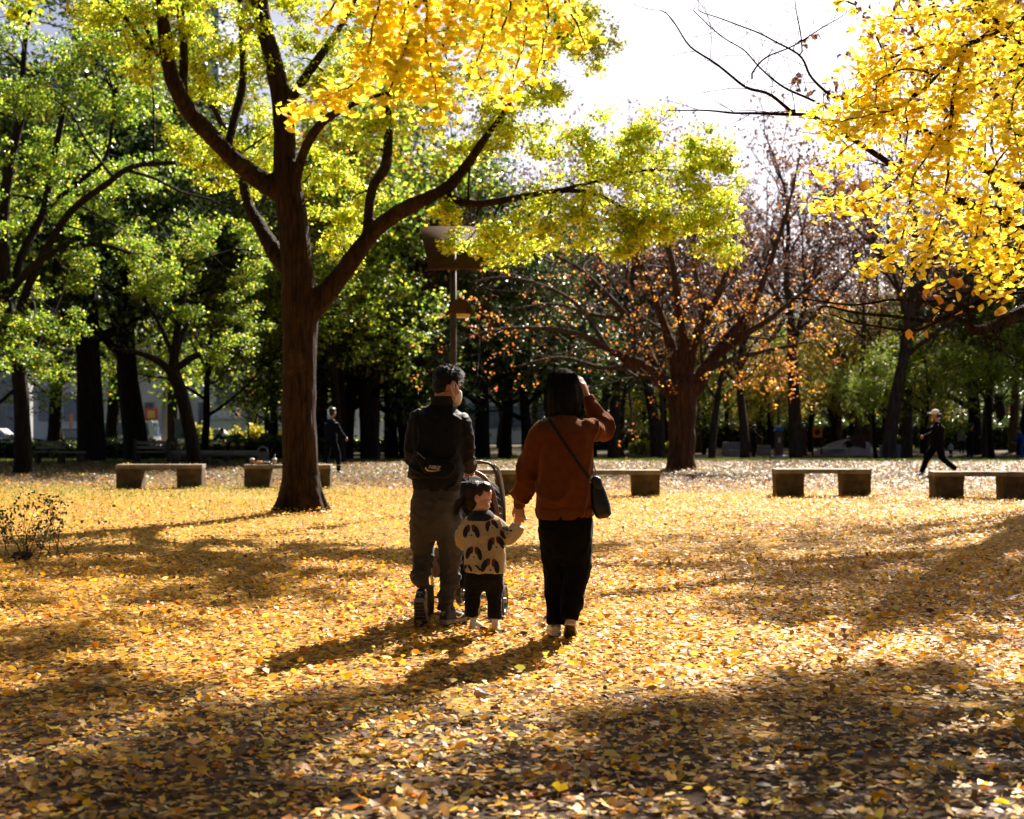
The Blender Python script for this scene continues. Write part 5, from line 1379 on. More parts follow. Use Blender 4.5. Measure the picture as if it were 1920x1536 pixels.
# ------------------------------------------------------------------ the man
def man():
    D = 9.62
    A = lambda px, py, dy=0.0: np.array(P(px, py, D + dy)) 
    base = Vector((A(815, 800)[0], D, float(gz(A(815, 800)[0], D))))
    t = empty('person', base, 'person in black jacket and face mask pushing a stroller, logo bag slung across the back', 'person')
    hc = A(838, 724, .02); hm = head_matrix(hc, R(52), R(14), 1.0, R(-3))
    nb = A(826, 768)
    # body
    sh_l, el_l, wr_l = A(785, 787), A(774, 852, .02), A(800, 874, .30)
    sh_r, el_r, wr_r = A(864, 793), A(874, 858, .06), A(880, 873, .30)
    pr = head_prims(hm) + [limb([xf(hm, [(0, -.02, -.05)])[0], (nb + xf(hm, [(0, -.02, -.08)])[0]) / 2, nb, nb - [0, 0, .06]], [.056, .056, .06, .075], 16)]
    tor = [(1.45, .10, .07), (1.40, .15, .09), (1.25, .145, .095), (1.10, .13, .09), (.98, .13, .095), (.86, .14, .10)]
    pr += [loft_geo([hring((A(822, 800)[0], D, z), a, b) for z, a, b in tor])]
    for s, e, w in ((sh_l, el_l, wr_l), (sh_r, el_r, wr_r)):
        pr += [limb([s, (s + e) / 2, e, (e + w) / 2, w], [.048, .044, .038, .034, .026])]
    bar = lambda px: A(px, 868, .38)
    pr += hand_prims(wr_l + [0, .0, .0], (0, .6, -.15), (0, .2, 1), (1, 0, 0), 1.0, (.6, .9, .7)) + hand_prims(wr_r, (.0, .6, -.15), (0, .2, 1), (-1, 0, 0), 1.0, (.6, .9, .7))
    kl, al = A(794, 1040, .07), A(787, 1094, -.06)
    kr, ar = A(844, 1040, .04), A(836, 1142, -.0)
    for h, k, a in ((A(797, 940), kl, al), (A(838, 940), kr, ar)):
        pr += [limb([h, (h + k) / 2, k, (k * .4 + a * .6), a], [.068, .055, .034, .026, .024])]
    body, _ = blob('body', pr, .0055, M['skin'], t, base, 4)
    # jacket
    J = [(918, 819, .150, .118), (912, 819, .158, .122), (900, 818, .166, .128), (893, 817, .184, .142), (880, 817, .188, .146), (850, 820, .172, .136), (815, 822, .176, .132), (792, 823, .178, .124), (779, 824, .160, .112), (769, 825, .125, .096), (761, 826, .092, .085)]
    pj = [loft_geo([hring(A(cx, y), rx, ry) for y, cx, rx, ry in J], 32)]
    pj += [limb([A(790, 783), sh_l, A(777, 818, .0), el_l, A(784, 870, .14), A(797, 875, .28)], [.062, .068, .064, .062, .056, .043])]
    pj += [limb([A(858, 787), sh_r + [0.004, 0, 0], A(873, 825, .02), el_r, A(878, 872, .17), A(880, 876, .27)], [.060, .066, .062, .060, .053, .042])]
    jk, bvh = blob('jacket', pj, .0085, M['black_jacket'], t, base, 6, folds(.017, (7, 5, 11), 3.0, lambda p: .35 + .65 * min(1, abs(p.z - 1.28) * 4)))
    # collar and hem in rib knit
    col_pts = [hring(A(826, 764), .088, .080), hring(A(828, 757), .076, .074), hring(A(830, 748), .071, .070), hring(A(831, 743), .069, .068)]
    blob('collar', [loft_geo(col_pts, 28)], .006, M['rib'], jk, base, 3)
    blob('hem', [loft_geo([hring(A(819, 922), .150, .118), hring(A(819, 916), .158, .124), hring(A(818, 905), .164, .13), hring(A(818, 897), .160, .126)], 32)], .008, M['rib'], jk, base, 2)
    # trousers
    pt = [loft_geo([hring(A(818, 905), .148, .115), hring(A(817, 930), .160, .125), hring(A(816, 958), .172, .132), hring(A(816, 978), .160, .12), hring(A(816, 998), .11, .085), hring(A(816, 1012), .05, .05)], 30)]
    pt += [limb([A(797, 945), A(794, 985, .01), A(792, 1015, .05), kl, A(790, 1070, .02), A(788, 1090, -.04), al - [0, 0, .01]], [.096, .098, .085, .075, .066, .058, .05], 18)]
    pt += [limb([A(836, 945), A(842, 985, .01), A(845, 1020, .03), kr, A(843, 1075, .03), A(840, 1105, .01), A(837, 1130, 0), ar - [0, 0, .005]], [.096, .10, .09, .083, .074, .063, .055, .052], 18)]
    low = lambda p: .5 + 1.1 * float(smooth01(.62, .25, p.z)) + .3 * float(smooth01(.75, .9, p.z))
    blob('trousers', pt, .0085, M['grey_trousers'], t, base, 12, folds(.014, (9, 8, 12), 9.0, low))
    # hair: cropped at the nape, tousled on top
    E = lambda c, r: ell(c, r, hm)
    ph = [E((0, -.026, .048), (.083, .092, .086)), E((0, .03, .098), (.066, .06, .034)), E((0, -.062, -.012), (.062, .042, .062)), E((.066, .012, .03), (.018, .03, .035)), E((-.066, .012, .03), (.018, .03, .035)), E((0, .068, .088), (.055, .026, .026))]
    hr, hb = blob('hair', ph, .006, M['hair'], t, base, 3, lambda p: .006 * noise.noise(p * 60))
    rng = np.random.default_rng(5)
    def root(rng):
        v = unit(rng.normal(0, 1, 3) + np.array([0, .2, .9])); c = np.array([0, -.01, .055])
        p = c + v * np.array([.084, .095, .084]); d = unit(v + rng.normal(0, .5, 3) + np.array([0, .5, .1]))
        L = rng.uniform(.02, .045); q = [p - v * .01, p + d * L * .5, p + (d * .9 + v * -.1 + np.array([0, .35, -.35])) * L]
        return xf(hm, q)
    sb = hair_strands(rng, 900, root, .0016)
    sb.build('strands', M['hair'], hr, False, base)
    # mask with ear loops
    mk = [((0, .075, z), (w, 0, 0), (0, d, 0)) for z, w, d in ((-.115, .03, .03), (-.105, .05, .045), (-.08, .062, .05), (-.05, .064, .048), (-.02, .058, .040), (-.008, .045, .030))]
    V, T = loft_geo(mk, 24, 2.0)
    m, _ = blob('mask', [(xf(hm, V), T)], .005, M['mask'], t, base, 3)
    lp = MB()
    for sx in (-1, 1):
        q = xf(hm, smooth_path([(sx * .060, .075, -.022), (sx * .076, .035, -.006), (sx * .086, .0, .022), (sx * .090, -.022, .012), (sx * .088, -.026, -.022), (sx * .078, .01, -.055), (sx * .060, .062, -.088)], np.ones(7), 5)[0])
        lp.add(*tube_geo(q, .0022, 5))
    lp.build('ear_loop', M['mask'], m, True, base)
    for sx in (-1, 1): 
        e, _ = blob('eye', [ell((sx * .03, .083, .003), (.013, .008, .007), hm)], .003, M['eye'], body, base, 0, remesh=False)
    # shoes
    bs = (M['black_shoe'], M['grey_sole'], M['dark_sole'])
    hl = A(785, 1165, -.12); hl[2] = float(gz(hl[0], hl[1])) + .035
    u, bv, mm = shoe(t, base, Vector((hl[0], hl[1] - .10, hl[2])), R(3), R(52), 1.0, bs)
    hr_ = A(831, 1168, -.06); hr_[2] = float(gz(hr_[0], hr_[1])) + .02
    u2, bv2, m2 = shoe(t, base, Vector(hr_), R(28), R(2), 1.0, bs)
    stripe('swoosh', m2, [(.045, .10, .045), (.047, .13, .034), (.049, .16, .042), (.046, .20, .062)], .011, M['white_print'], u2, base, bv2)
    stripe('swoosh', mm, [(.04, .05, .05), (.043, .08, .036), (.046, .12, .045), (.046, .17, .06)], .009, M['white_print'], u, base, bv)
    for (uu, bb, m_) in ((u, bv, mm), (u2, bv2, m2)):
        c = xf(m_, [(0, -.01, .075)])[0]
        try: text_on('lettering', 'NIKE', bb, (c[0], c[2] - .004), .016, .2, M['white_print'], uu, base, c[1] - .3, .003); text_on('lettering', 'AIR', bb, (c[0], c[2] - .018), .011, 0, M['white_print'], uu, base, c[1] - .3, .003)
        except Exception: pass
    # sling bag across the back
    bt = empty('sling_bag', base, 'black sling bag with white swoosh logo lying on the black jacket', 'bag')
    pb_ = [loft_geo([(A(x, y, -.148), (0, 0, h), (0, .022, 0)) for x, y, h in ((777, 848, .012), (781, 855, .034), (795, 869, .062), (815, 877, .066), (835, 880, .060), (848, 878, .040), (855, 876, .012))], 20, 3)]
    bag, bb = blob('bag_body', pb_, .007, M['black_jacket'], bt, base, 4, folds(.004, (14, 10, 14), 2.0))
    strap('strap', bvh, [A(779, 775)[[0, 2]], A(777, 800)[[0, 2]], A(777, 830)[[0, 2]], A(781, 848)[[0, 2]]], .034, M['rib'], bt, base, D - 1)
    zp = A(789, 856, -.165)
    strap('zip', bb, [A(781, 843)[[0, 2]], A(792, 853)[[0, 2]], A(800, 860)[[0, 2]]], .006, M['grey_sole'], bag, base, D - 1, .003)
    cx, cz = A(815, 877)[0], A(815, 877)[2]
    M['dim_print'] = plain_mat('muted_print', (.42, .36, .27), (.5, .44, .34), .6)  # bag logo in a duller tone than the white print
    text_on('lettering', 'NIKE', bb, (cx + .004, cz - .004), .034, .28, M['dim_print'], bag, base, D - 1, .003, R(-7), .0012)
    sw = [(-.050, .012), (-.056, .0), (-.050, -.012), (-.036, -.020), (-.015, -.022), (.012, -.020), (.036, -.016), (.058, -.011), (.036, -.013), (.012, -.014), (-.012, -.013), (-.030, -.010), (-.040, -.004), (-.044, .004)]
    swV = project(bb, [(cx + x, cz + z) for x, z in sw], .003, D - 1)
    b = MB(); n = len(sw)
    b.add(swV, np.array([(i, i + 1, n - 1 - i - 1, n - 1 - i) for i in range(n // 2 - 1)])); b.build('swoosh', M['dim_print'], bag, False, base)
man()

# ------------------------------------------------------------------ the woman
def woman():
    D = 8.95
    A = lambda px, py, dy=0.0: np.array(P(px, py, D + dy))
    base = Vector((A(1058, 800)[0], D, float(gz(A(1058, 800)[0], D))))
    t = empty('person', base, 'person in rust sweatshirt with black bobbed hair, one hand raised, leading a child', 'person')
    hc = A(1056, 731, .03); hm = head_matrix(hc, R(8), R(-4), 1.0)
    sl, el, wl = A(1016, 812), A(986, 886, .05), A(974, 944, .16)
    sr, er, wr = A(1100, 806, .0), A(1130, 806, .16), A(1101, 742, .18)
    pr = head_prims(hm) + [limb([xf(hm, [(0, -.02, -.05)])[0], A(1058, 775, .02), A(1060, 790), A(1060, 805)], [.05, .048, .055, .07], 16)]
    pr += [loft_geo([hring((A(1060, 800)[0], D, z), a, b) for z, a, b in ((1.34, .10, .06), (1.28, .14, .08), (1.12, .125, .085), (.98, .11, .08), (.86, .13, .09), (.74, .14, .10))])]
    pr += [limb([sl, (sl + el) / 2, el, (el + wl) / 2, wl], [.045, .040, .036, .030, .023]), limb([sr, (sr + er) / 2, er, (er + wr) / 2, wr], [.040, .036, .030, .025, .022])]
    # left hand closes over the child's; right hand shades the face
    pr += hand_prims(wl + [0, 0, -.005], (.04, .05, -1), (-.35, -.93, 0), (-.9, .3, 0), .95, (.30, .75, .7), .16)
    pr += hand_prims(wr, (-.30, .05, .95), (.7, -.35, .2), (-.6, .5, 0), .92, (.2, .35, .3))
    for h, k, a in ((A(1040, 985), A(1042, 1075, .06), A(1047, 1172, .05)), (A(1082, 985), A(1080, 1070, .03), A(1070, 1165, -.10))):
        pr += [limb([h, (h + k) / 2, k, (k + a) / 2, a], [.075, .065, .048, .042, .03])]
    body, _ = blob('body', pr, .0052, M['skin'], t, base, 3)
    # sweatshirt
    Sx = [(968, 1060, .168, .128), (958, 1060, .174, .134), (945, 1060, .180, .138), (915, 1059, .180, .140), (880, 1060, .172, .136), (845, 1061, .172, .132), (815, 1061, .170, .124), (800, 1061, .155, .110), (791, 1060, .120, .092), (785, 1059, .088, .075), (779, 1058, .072, .066)]
    ps = [loft_geo([hring(A(cx, y), rx, ry, roll=(.10 if y > 940 else 0) * .3) for y, cx, rx, ry in Sx], 32)]
    ps += [limb([A(1026, 800), A(1013, 815), A(1000, 848, .02), A(990, 885, .05), A(983, 910, .08), A(976, 931, .12), A(974, 940, .145)], [.064, .070, .072, .070, .067, .058, .040], 18)]
    ps += [limb([A(1088, 798), A(1100, 806), A(1117, 808, .09), A(1130, 805, .16), A(1124, 788, .175), A(1114, 768, .18), A(1104, 748, .18)], [.066, .074, .074, .072, .064, .052, .038], 18)]
    arm = lambda p: .45 + .9 * float(smooth01(.12, .22, p.x - .345 + (0.0 if p.z > 1.2 else -1))) + .7 * float(smooth01(.22, .10, p.x)) + .6 * float(smooth01(1.05, .85, p.z))
    sw, bvh = blob('sweatshirt', ps, .0085, M['rust_knit'], t, base, 6, folds(.020, (6, 6, 4.2), 21.0, arm))
    blob('hem', [loft_geo([hring(A(1060, 974), .165, .126), hring(A(1060, 968), .172, .132), hring(A(1060, 957), .178, .138), hring(A(1060, 950), .176, .136)], 32)], .008, M['rust_knit'], sw, base, 2)
    blob('cuff', [limb([A(975, 936, .13), A(974, 943, .15), A(974, 950, .165)], [.041, .040, .037], 18)], .006, M['rust_knit'], sw, base, 2)
    blob('cuff', [limb([A(1108, 753, .185), A(1104, 747, .18), A(1102, 742, .18)], [.038, .037, .034], 18)], .006, M['rust_knit'], sw, base, 2)
    # trousers
    pt = [loft_geo([hring(A(1060, 955), .160, .12), hring(A(1061, 980), .174, .13), hring(A(1062, 1008), .165, .12), hring(A(1062, 1035), .115, .09), hring(A(1062, 1060), .05, .05)], 30)]
    pt += [limb([A(1036, 975), A(1038, 1010, .02), A(1042, 1060, .05), A(1043, 1110, .06), A(1044, 1150, .06), A(1044, 1170, .055)], [.090, .088, .078, .072, .070, .070], 18)]
    pt += [limb([A(1086, 975), A(1085, 1010, .01), A(1082, 1060, .02), A(1076, 1105, -.02), A(1070, 1145, -.07), A(1068, 1164, -.09)], [.092, .094, .088, .078, .064, .056], 18)]
    blob('trousers', pt, .0085, M['black_trousers'], t, base, 14, folds(.013, (8, 8, 4), 33.0))
    # bobbed hair
    V, T = loft_geo([(xf(hm, [(0, y, z)])[0], (rx, 0, 0), (0, ry, 0)) for z, y, rx, ry in ((-.182, -.010, .072, .060), (-.17, -.014, .096, .082), (-.13, -.018, .110, .098), (-.06, -.018, .114, .110), (.02, -.016, .106, .112), (.07, -.012, .093, .104), (.105, -.01, .074, .084), (.128, -.008, .044, .052), (.136, -.008, .018, .022))], 32, 2.1)
    hr, hb = blob('hair', [(V, T)], .007, M['hair'], t, base, 3, lambda p: .004 * noise.noise(Vector((p.x * 60, p.y * 60, p.z * 5))))
    rng = np.random.default_rng(8)
    def root(rng):
        a = rng.random() * 6.283; p = [(0.02 * math.cos(a), .02 * math.sin(a) - .008, .134)]
        f = 1.0 + rng.normal(.02, .018)
        for z, rx, ry in ((.105, .076, .086), (.05, .100, .109), (-.03, .112, .114), (-.11, .114, .105), (-.165 - rng.random() * .03, .096, .080)):
            p.append((rx * f * math.cos(a), -.015 + ry * f * math.sin(a), z)); a += rng.normal(0, .03)
        return xf(hm, smooth_path(p, np.ones(6), 3)[0])
    def fly(rng):
        p = np.array([rng.normal(0, .05), rng.normal(-.01, .05), .118]); d = np.array([rng.normal(0, .5), rng.normal(0, .5), .9]); L = rng.uniform(.015, .04)
        return xf(hm, [p, p + d * L * .5, p + d * L + np.array([rng.normal(0, .015), 0, -.008])])
    sb = hair_strands(rng, 420, root, .0013)
    for _ in range(110):
        q = fly(rng); sb.add(*tube_geo(q, np.linspace(.0009, .0004, 3), 3, cap=False))
    sb.build('strands', M['hair'], hr, False, base)
    for sx in (-1, 1): blob('eye', [ell((sx * .03, .083, .003), (.013, .008, .007), hm)], .003, M['eye'], body, base, 0, remesh=False)
    # cream trainers
    ws = (M['cream_sole'], M['cream_sole'], M['dark_sole'])
    h = A(1043, 1190, .02); h[2] = float(gz(h[0], h[1])) + .02
    u, bv, m1 = shoe(t, base, Vector(h), R(-4), R(4), .93, ws)
    stripe('band', m1, [(-.036, .02, .058), (-.02, -.004, .062), (.0, -.008, .063), (.02, -.004, .062), (.036, .02, .058)], .006, M['black_shoe'], u, base, bv)
    h = A(1067, 1188, -.13); h[2] = float(gz(h[0], h[1])) + .028
    u, bv, m2 = shoe(t, base, Vector(h), R(5), R(30), .93, ws, roll=R(4))
    stripe('band', m2, [(-.036, .02, .062), (-.02, -.004, .068), (.0, -.008, .069), (.02, -.004, .068), (.036, .02, .062)], .006, M['black_shoe'], u, base, bv)
    for y in (.05, .07, .09): stripe('stripe', m2, [(.045, y, .03), (.043, y + .012, .05), (.036, y + .025, .075)], .010, M['white_print'], u, base, bv)
    # shoulder bag
    bo = G(1127, 8.86)
    bt = empty('shoulder_bag', A(1127, 970, -.1), 'small black leather bag hanging on a thin strap over the rust sweatshirt', 'bag')
    bo = Vector(bt.location)
    pb_ = [loft_geo([(A(cx, y, -.06), (rx, 0, .15 * rx), (0, ry, 0)) for y, cx, rx, ry in ((972, 1131, .030, .030), (966, 1131, .052, .046), (948, 1127, .056, .052), (925, 1122, .048, .044), (906, 1118, .036, .030), (900, 1117, .026, .018))], 20, 3.5)]
    bb, bbv = blob('bag_body', pb_, .006, M['black_leather'], bt, bo, 3)
    blob('flap', [loft_geo([(A(cx, y, -.085), (rx, 0, 0), (0, ry, 0)) for y, cx, rx, ry in ((918, 1122, .026, .022), (910, 1120, .034, .028), (898, 1118, .032, .026), (893, 1117, .018, .014))], 18, 2.5)], .005, M['black_leather'], bb, bo, 2)
    strap('strap', bvh, [A(1029, 786)[[0, 2]], A(1045, 812)[[0, 2]], A(1068, 846)[[0, 2]], A(1092, 880)[[0, 2]], A(1106, 898)[[0, 2]]], .018, M['rib'], bt, bo, D - 1)
    lp = MB()
    for a, b_ in (((1111, 868, .0), (1108, 900, -.06)), ((1112, 866, .02), (1117, 899, -.06)), ((1112, 870, .05), (1113, 900, -.04))):
        lp.add(*tube_geo(smooth_path([A(*a), (A(*a) + A(*b_)) / 2 + [.006, 0, 0], A(*b_)], np.ones(3), 4)[0], .0032, 6))
    lp.build('carry_loop', M['black_leather'], bb, True, bo)
    rg = MB(); th = np.linspace(0, 6.283, 14)
    c = A(1108, 902, -.09); rg.add(*tube_geo(np.stack([c[0] + .011 * np.cos(th), np.full(14, c[1]), c[2] + .011 * np.sin(th)], 1), .0022, 5, cap=False)); rg.build('ring', M['grey_sole'], bb, True, bo)
woman()

# ------------------------------------------------------------------ the child
def child():
    D = 9.3
    A = lambda px, py, dy=0.0: np.array(P(px, py, D + dy))
    base = Vector((A(905, 800)[0], D, float(gz(A(905, 800)[0], D))))
    t = empty('person', base, 'small child in beige fleece coat printed with dog faces, one arm raised to a hand', 'person')
    hc = A(898, 934, .0); hm = head_matrix(hc, R(88), R(6), .86, R(0))
    sr, er, wr = A(928, 986), A(952, 1008, -.05), A(972, 986, -.10)
    sl, el, wl = A(884, 984), A(866, 1005, .04), A(872, 1020, .18)
    pr = head_prims(hm, True) + [limb([xf(hm, [(0, -.02, -.05)])[0], A(903, 962, .0), A(905, 972), A(906, 985)], [.042, .04, .045, .06], 14)]
    pr += [loft_geo([hring((A(907, 800)[0], D, z), a, b) for z, a, b in ((.73, .06, .045), (.70, .09, .06), (.60, .095, .07), (.48, .10, .075), (.36, .095, .07))])]
    pr += [limb([sr, er, wr], [.032, .028, .02]), limb([sl, el, wl], [.032, .028, .02])]
    pr += hand_prims(wr + [.002, .01, .0], (.12, .02, 1), (.3, .9, .1), (-1, 0, 0), .58, (.5, .7, .5))
    pr += hand_prims(wl, (0, 1, -.1), (0, .2, 1), (1, 0, 0), .56, (.4, .5, .4))
    for h, k, a in ((A(889, 1075), A(887, 1112, .02), A(886, 1160, .0)), (A(926, 1075), A(926, 1112, .03), A(928, 1160, .02))):
        pr += [limb([h, k, a], [.05, .036, .026])]
    body, _ = blob('body', pr, .005, M['skin_child'], t, base, 3)
    # coat
    C = [(1073, 909, .132, .108), (1066, 909, .138, .112), (1040, 909, .136, .112), (1010, 908, .130, .106), (985, 907, .122, .096), (972, 906, .100, .082), (964, 905, .072, .064), (959, 904, .055, .052)]
    pc = [loft_geo([hring(A(cx, y), rx, ry) for y, cx, rx, ry in C], 30)]
    pc += [limb([A(918, 978), A(934, 988), A(952, 1006, -.04), A(963, 1000, -.08), A(970, 990, -.095)], [.052, .056, .055, .050, .044], 16)]
    pc += [limb([A(890, 978), A(878, 988), A(866, 1006, .04), A(868, 1018, .12), A(872, 1020, .16)], [.052, .054, .050, .044, .040], 16)]
    coat, bvh = blob('coat', pc, .007, M['fleece'], t, base, 5, lambda p: folds(.007, (9, 9, 8), 41.0)(p) + .0025 * noise.noise(p * 90))
    blob('cuff', [limb([A(964, 999, -.082), A(969, 991, -.095), A(973, 984, -.10)], [.050, .049, .044], 18)], .006, M['print_white'], coat, base, 2)
    # navy hood collar
    blob('collar', [loft_geo([hring(A(901, 976, -.012), .088, .078), hring(A(902, 970, -.01), .096, .082), hring(A(903, 963, -.006), .078, .072), hring(A(903, 957), .056, .056)], 26)], .006, M['navy'], coat, base, 3)
    # dog faces printed on the fleece
    k = D / FPX
    def dog(px, py, s, rot=0.0, parts='lrbbw'):
        cx, cz = A(px, py)[0], A(px, py)[2]
        ca, sa = math.cos(rot), math.sin(rot)
        def shp(name, cx2, cy2, rx, ry, tilt, mat, off, n=14, sq=2.0):
            o = []
            for a in np.arange(n) * 2 * np.pi / n:
                x = rx * abs(math.cos(a)) ** (2 / sq) * math.copysign(1, math.cos(a)); y = ry * abs(math.sin(a)) ** (2 / sq) * math.copysign(1, math.sin(a))
                x, y = x * math.cos(tilt) - y * math.sin(tilt) + cx2, x * math.sin(tilt) + y * math.cos(tilt) + cy2
                x, y = x * s * k, y * s * k
                o.append((cx + x * ca - y * sa, cz + x * sa + y * ca))
            print_patch(name, bvh, o, mat, coat, base, D - 1, off)
        shp('print', 0, -2, 7.5, 8.5, 0, M['print_white'], .0035)
        shp('print', -5.2, 6, 4.2, 6.5, -.25, M['print_brown'], .0050, sq=2.6); shp('print', 5.2, 6, 4.2, 6.5, .25, M['print_brown'], .0050, sq=2.6)
        shp('print', 0, 4, 1.2, 9, 0, M['print_white'], .0065)
        shp('print', -10, 0, 4.2, 10.5, -.22, M['print_black'], .0080); shp('print', 10, 0, 4.2, 10.5, .25, M['print_black'], .0080)
        shp('print', .5, -5.5, 2.0, 1.3, 0, M['print_black'], .0080, 8)
    dog(884, 996, 1.08, .05); dog(889, 1036, 1.08, -.06); dog(930, 1018, 1.1, .12); dog(920, 1059, 1.18, -.12); dog(922, 984, .8, .25); dog(877, 1064, .6, .1); dog(948, 996, .8, .9)
    # trousers
    pt = [loft_geo([hring(A(908, 1066), .105, .085), hring(A(908, 1085), .115, .085), hring(A(908, 1098), .08, .06), hring(A(908, 1108), .03, .03)], 26)]
    pt += [limb([A(888, 1078), A(887, 1105, .01), A(886, 1130, .01), A(884, 1158, 0)], [.064, .060, .050, .046], 16), limb([A(927, 1078), A(927, 1105, .02), A(927, 1130, .025), A(928, 1160, .02)], [.064, .060, .050, .046], 16)]
    blob('trousers', pt, .007, M['dark_trousers'], t, base, 12, folds(.006, (12, 10, 16), 51.0))
    # hair: cap with a fringe, low ponytail
    E = lambda c, r: ell(c, r, hm)
    ph = [E((0, -.034, .044), (.090, .094, .088)), E((0, .028, .092), (.07, .062, .04)), E((0, .046, .076), (.064, .036, .034)), E((0, -.052, -.030), (.078, .056, .056)), E((0, -.048, -.066), (.06, .042, .034)), E((.072, -.008, .05), (.018, .034, .04)), E((-.072, -.008, .05), (.018, .034, .04))]
    pony = [xf(hm, [p])[0] for p in ((0, -.105, -.02), (0, -.135, -.03), (0, -.155, -.065), (0, -.162, -.11), (0, -.158, -.15))]
    ph += [limb(pony, [.016, .024, .026, .02, .008], 10, 3)]
    hr, _ = blob('hair', ph, .0055, M['hair_child'], t, base, 3, lambda p: .003 * noise.noise(p * 70))
    rng = np.random.default_rng(12)
    def root(rng):
        v = unit(rng.normal(0, 1, 3) + np.array([0, .1, .7])); p = np.array([0, -.03, .046]) + v * np.array([.091, .096, .09])
        back = np.array([0, -.115, -.02])
        q = [p, (p + back) / 2 + v * .03 + rng.normal(0, .004, 3), back + rng.normal(0, .012, 3)]
        return xf(hm, smooth_path(q, np.ones(3), 3)[0])
    def tail(rng):
        a = np.array([0, -.12, -.025]) + rng.normal(0, .01, 3); e = np.array([rng.normal(0, .035), -.15 + rng.normal(0, .035), -.165 + rng.normal(0, .03)])
        return xf(hm, smooth_path([a, (a + e) / 2 + np.array([rng.normal(0, .012), -.02 + rng.normal(0, .01), 0]), e], np.ones(3), 4)[0])
    sb = hair_strands(rng, 260, root, .001)
    for _ in range(190): sb.add(*tube_geo(tail(rng), np.linspace(.0012, .0004, 9), 3, cap=False))
    sb.build('strands', M['hair_child'], hr, False, base)
    for sx in (-1, 1): blob('eye', [ell((sx * .034, .078, -.002), (.008, .006, .005), hm)], .003, M['eye'], body, base, 0, remesh=False)
    ws = (M['white_shoe'], M['cream_sole'], M['cream_sole'])
    for px, py, dy, yaw, lift in ((884, 1181, -.05, R(22), R(10)), (928, 1176, -.01, R(2), R(3))):
        h = A(px, py, dy); h[2] = float(gz(h[0], h[1])) + .018
        shoe(t, base, Vector(h), yaw, lift, .60, ws)
child()

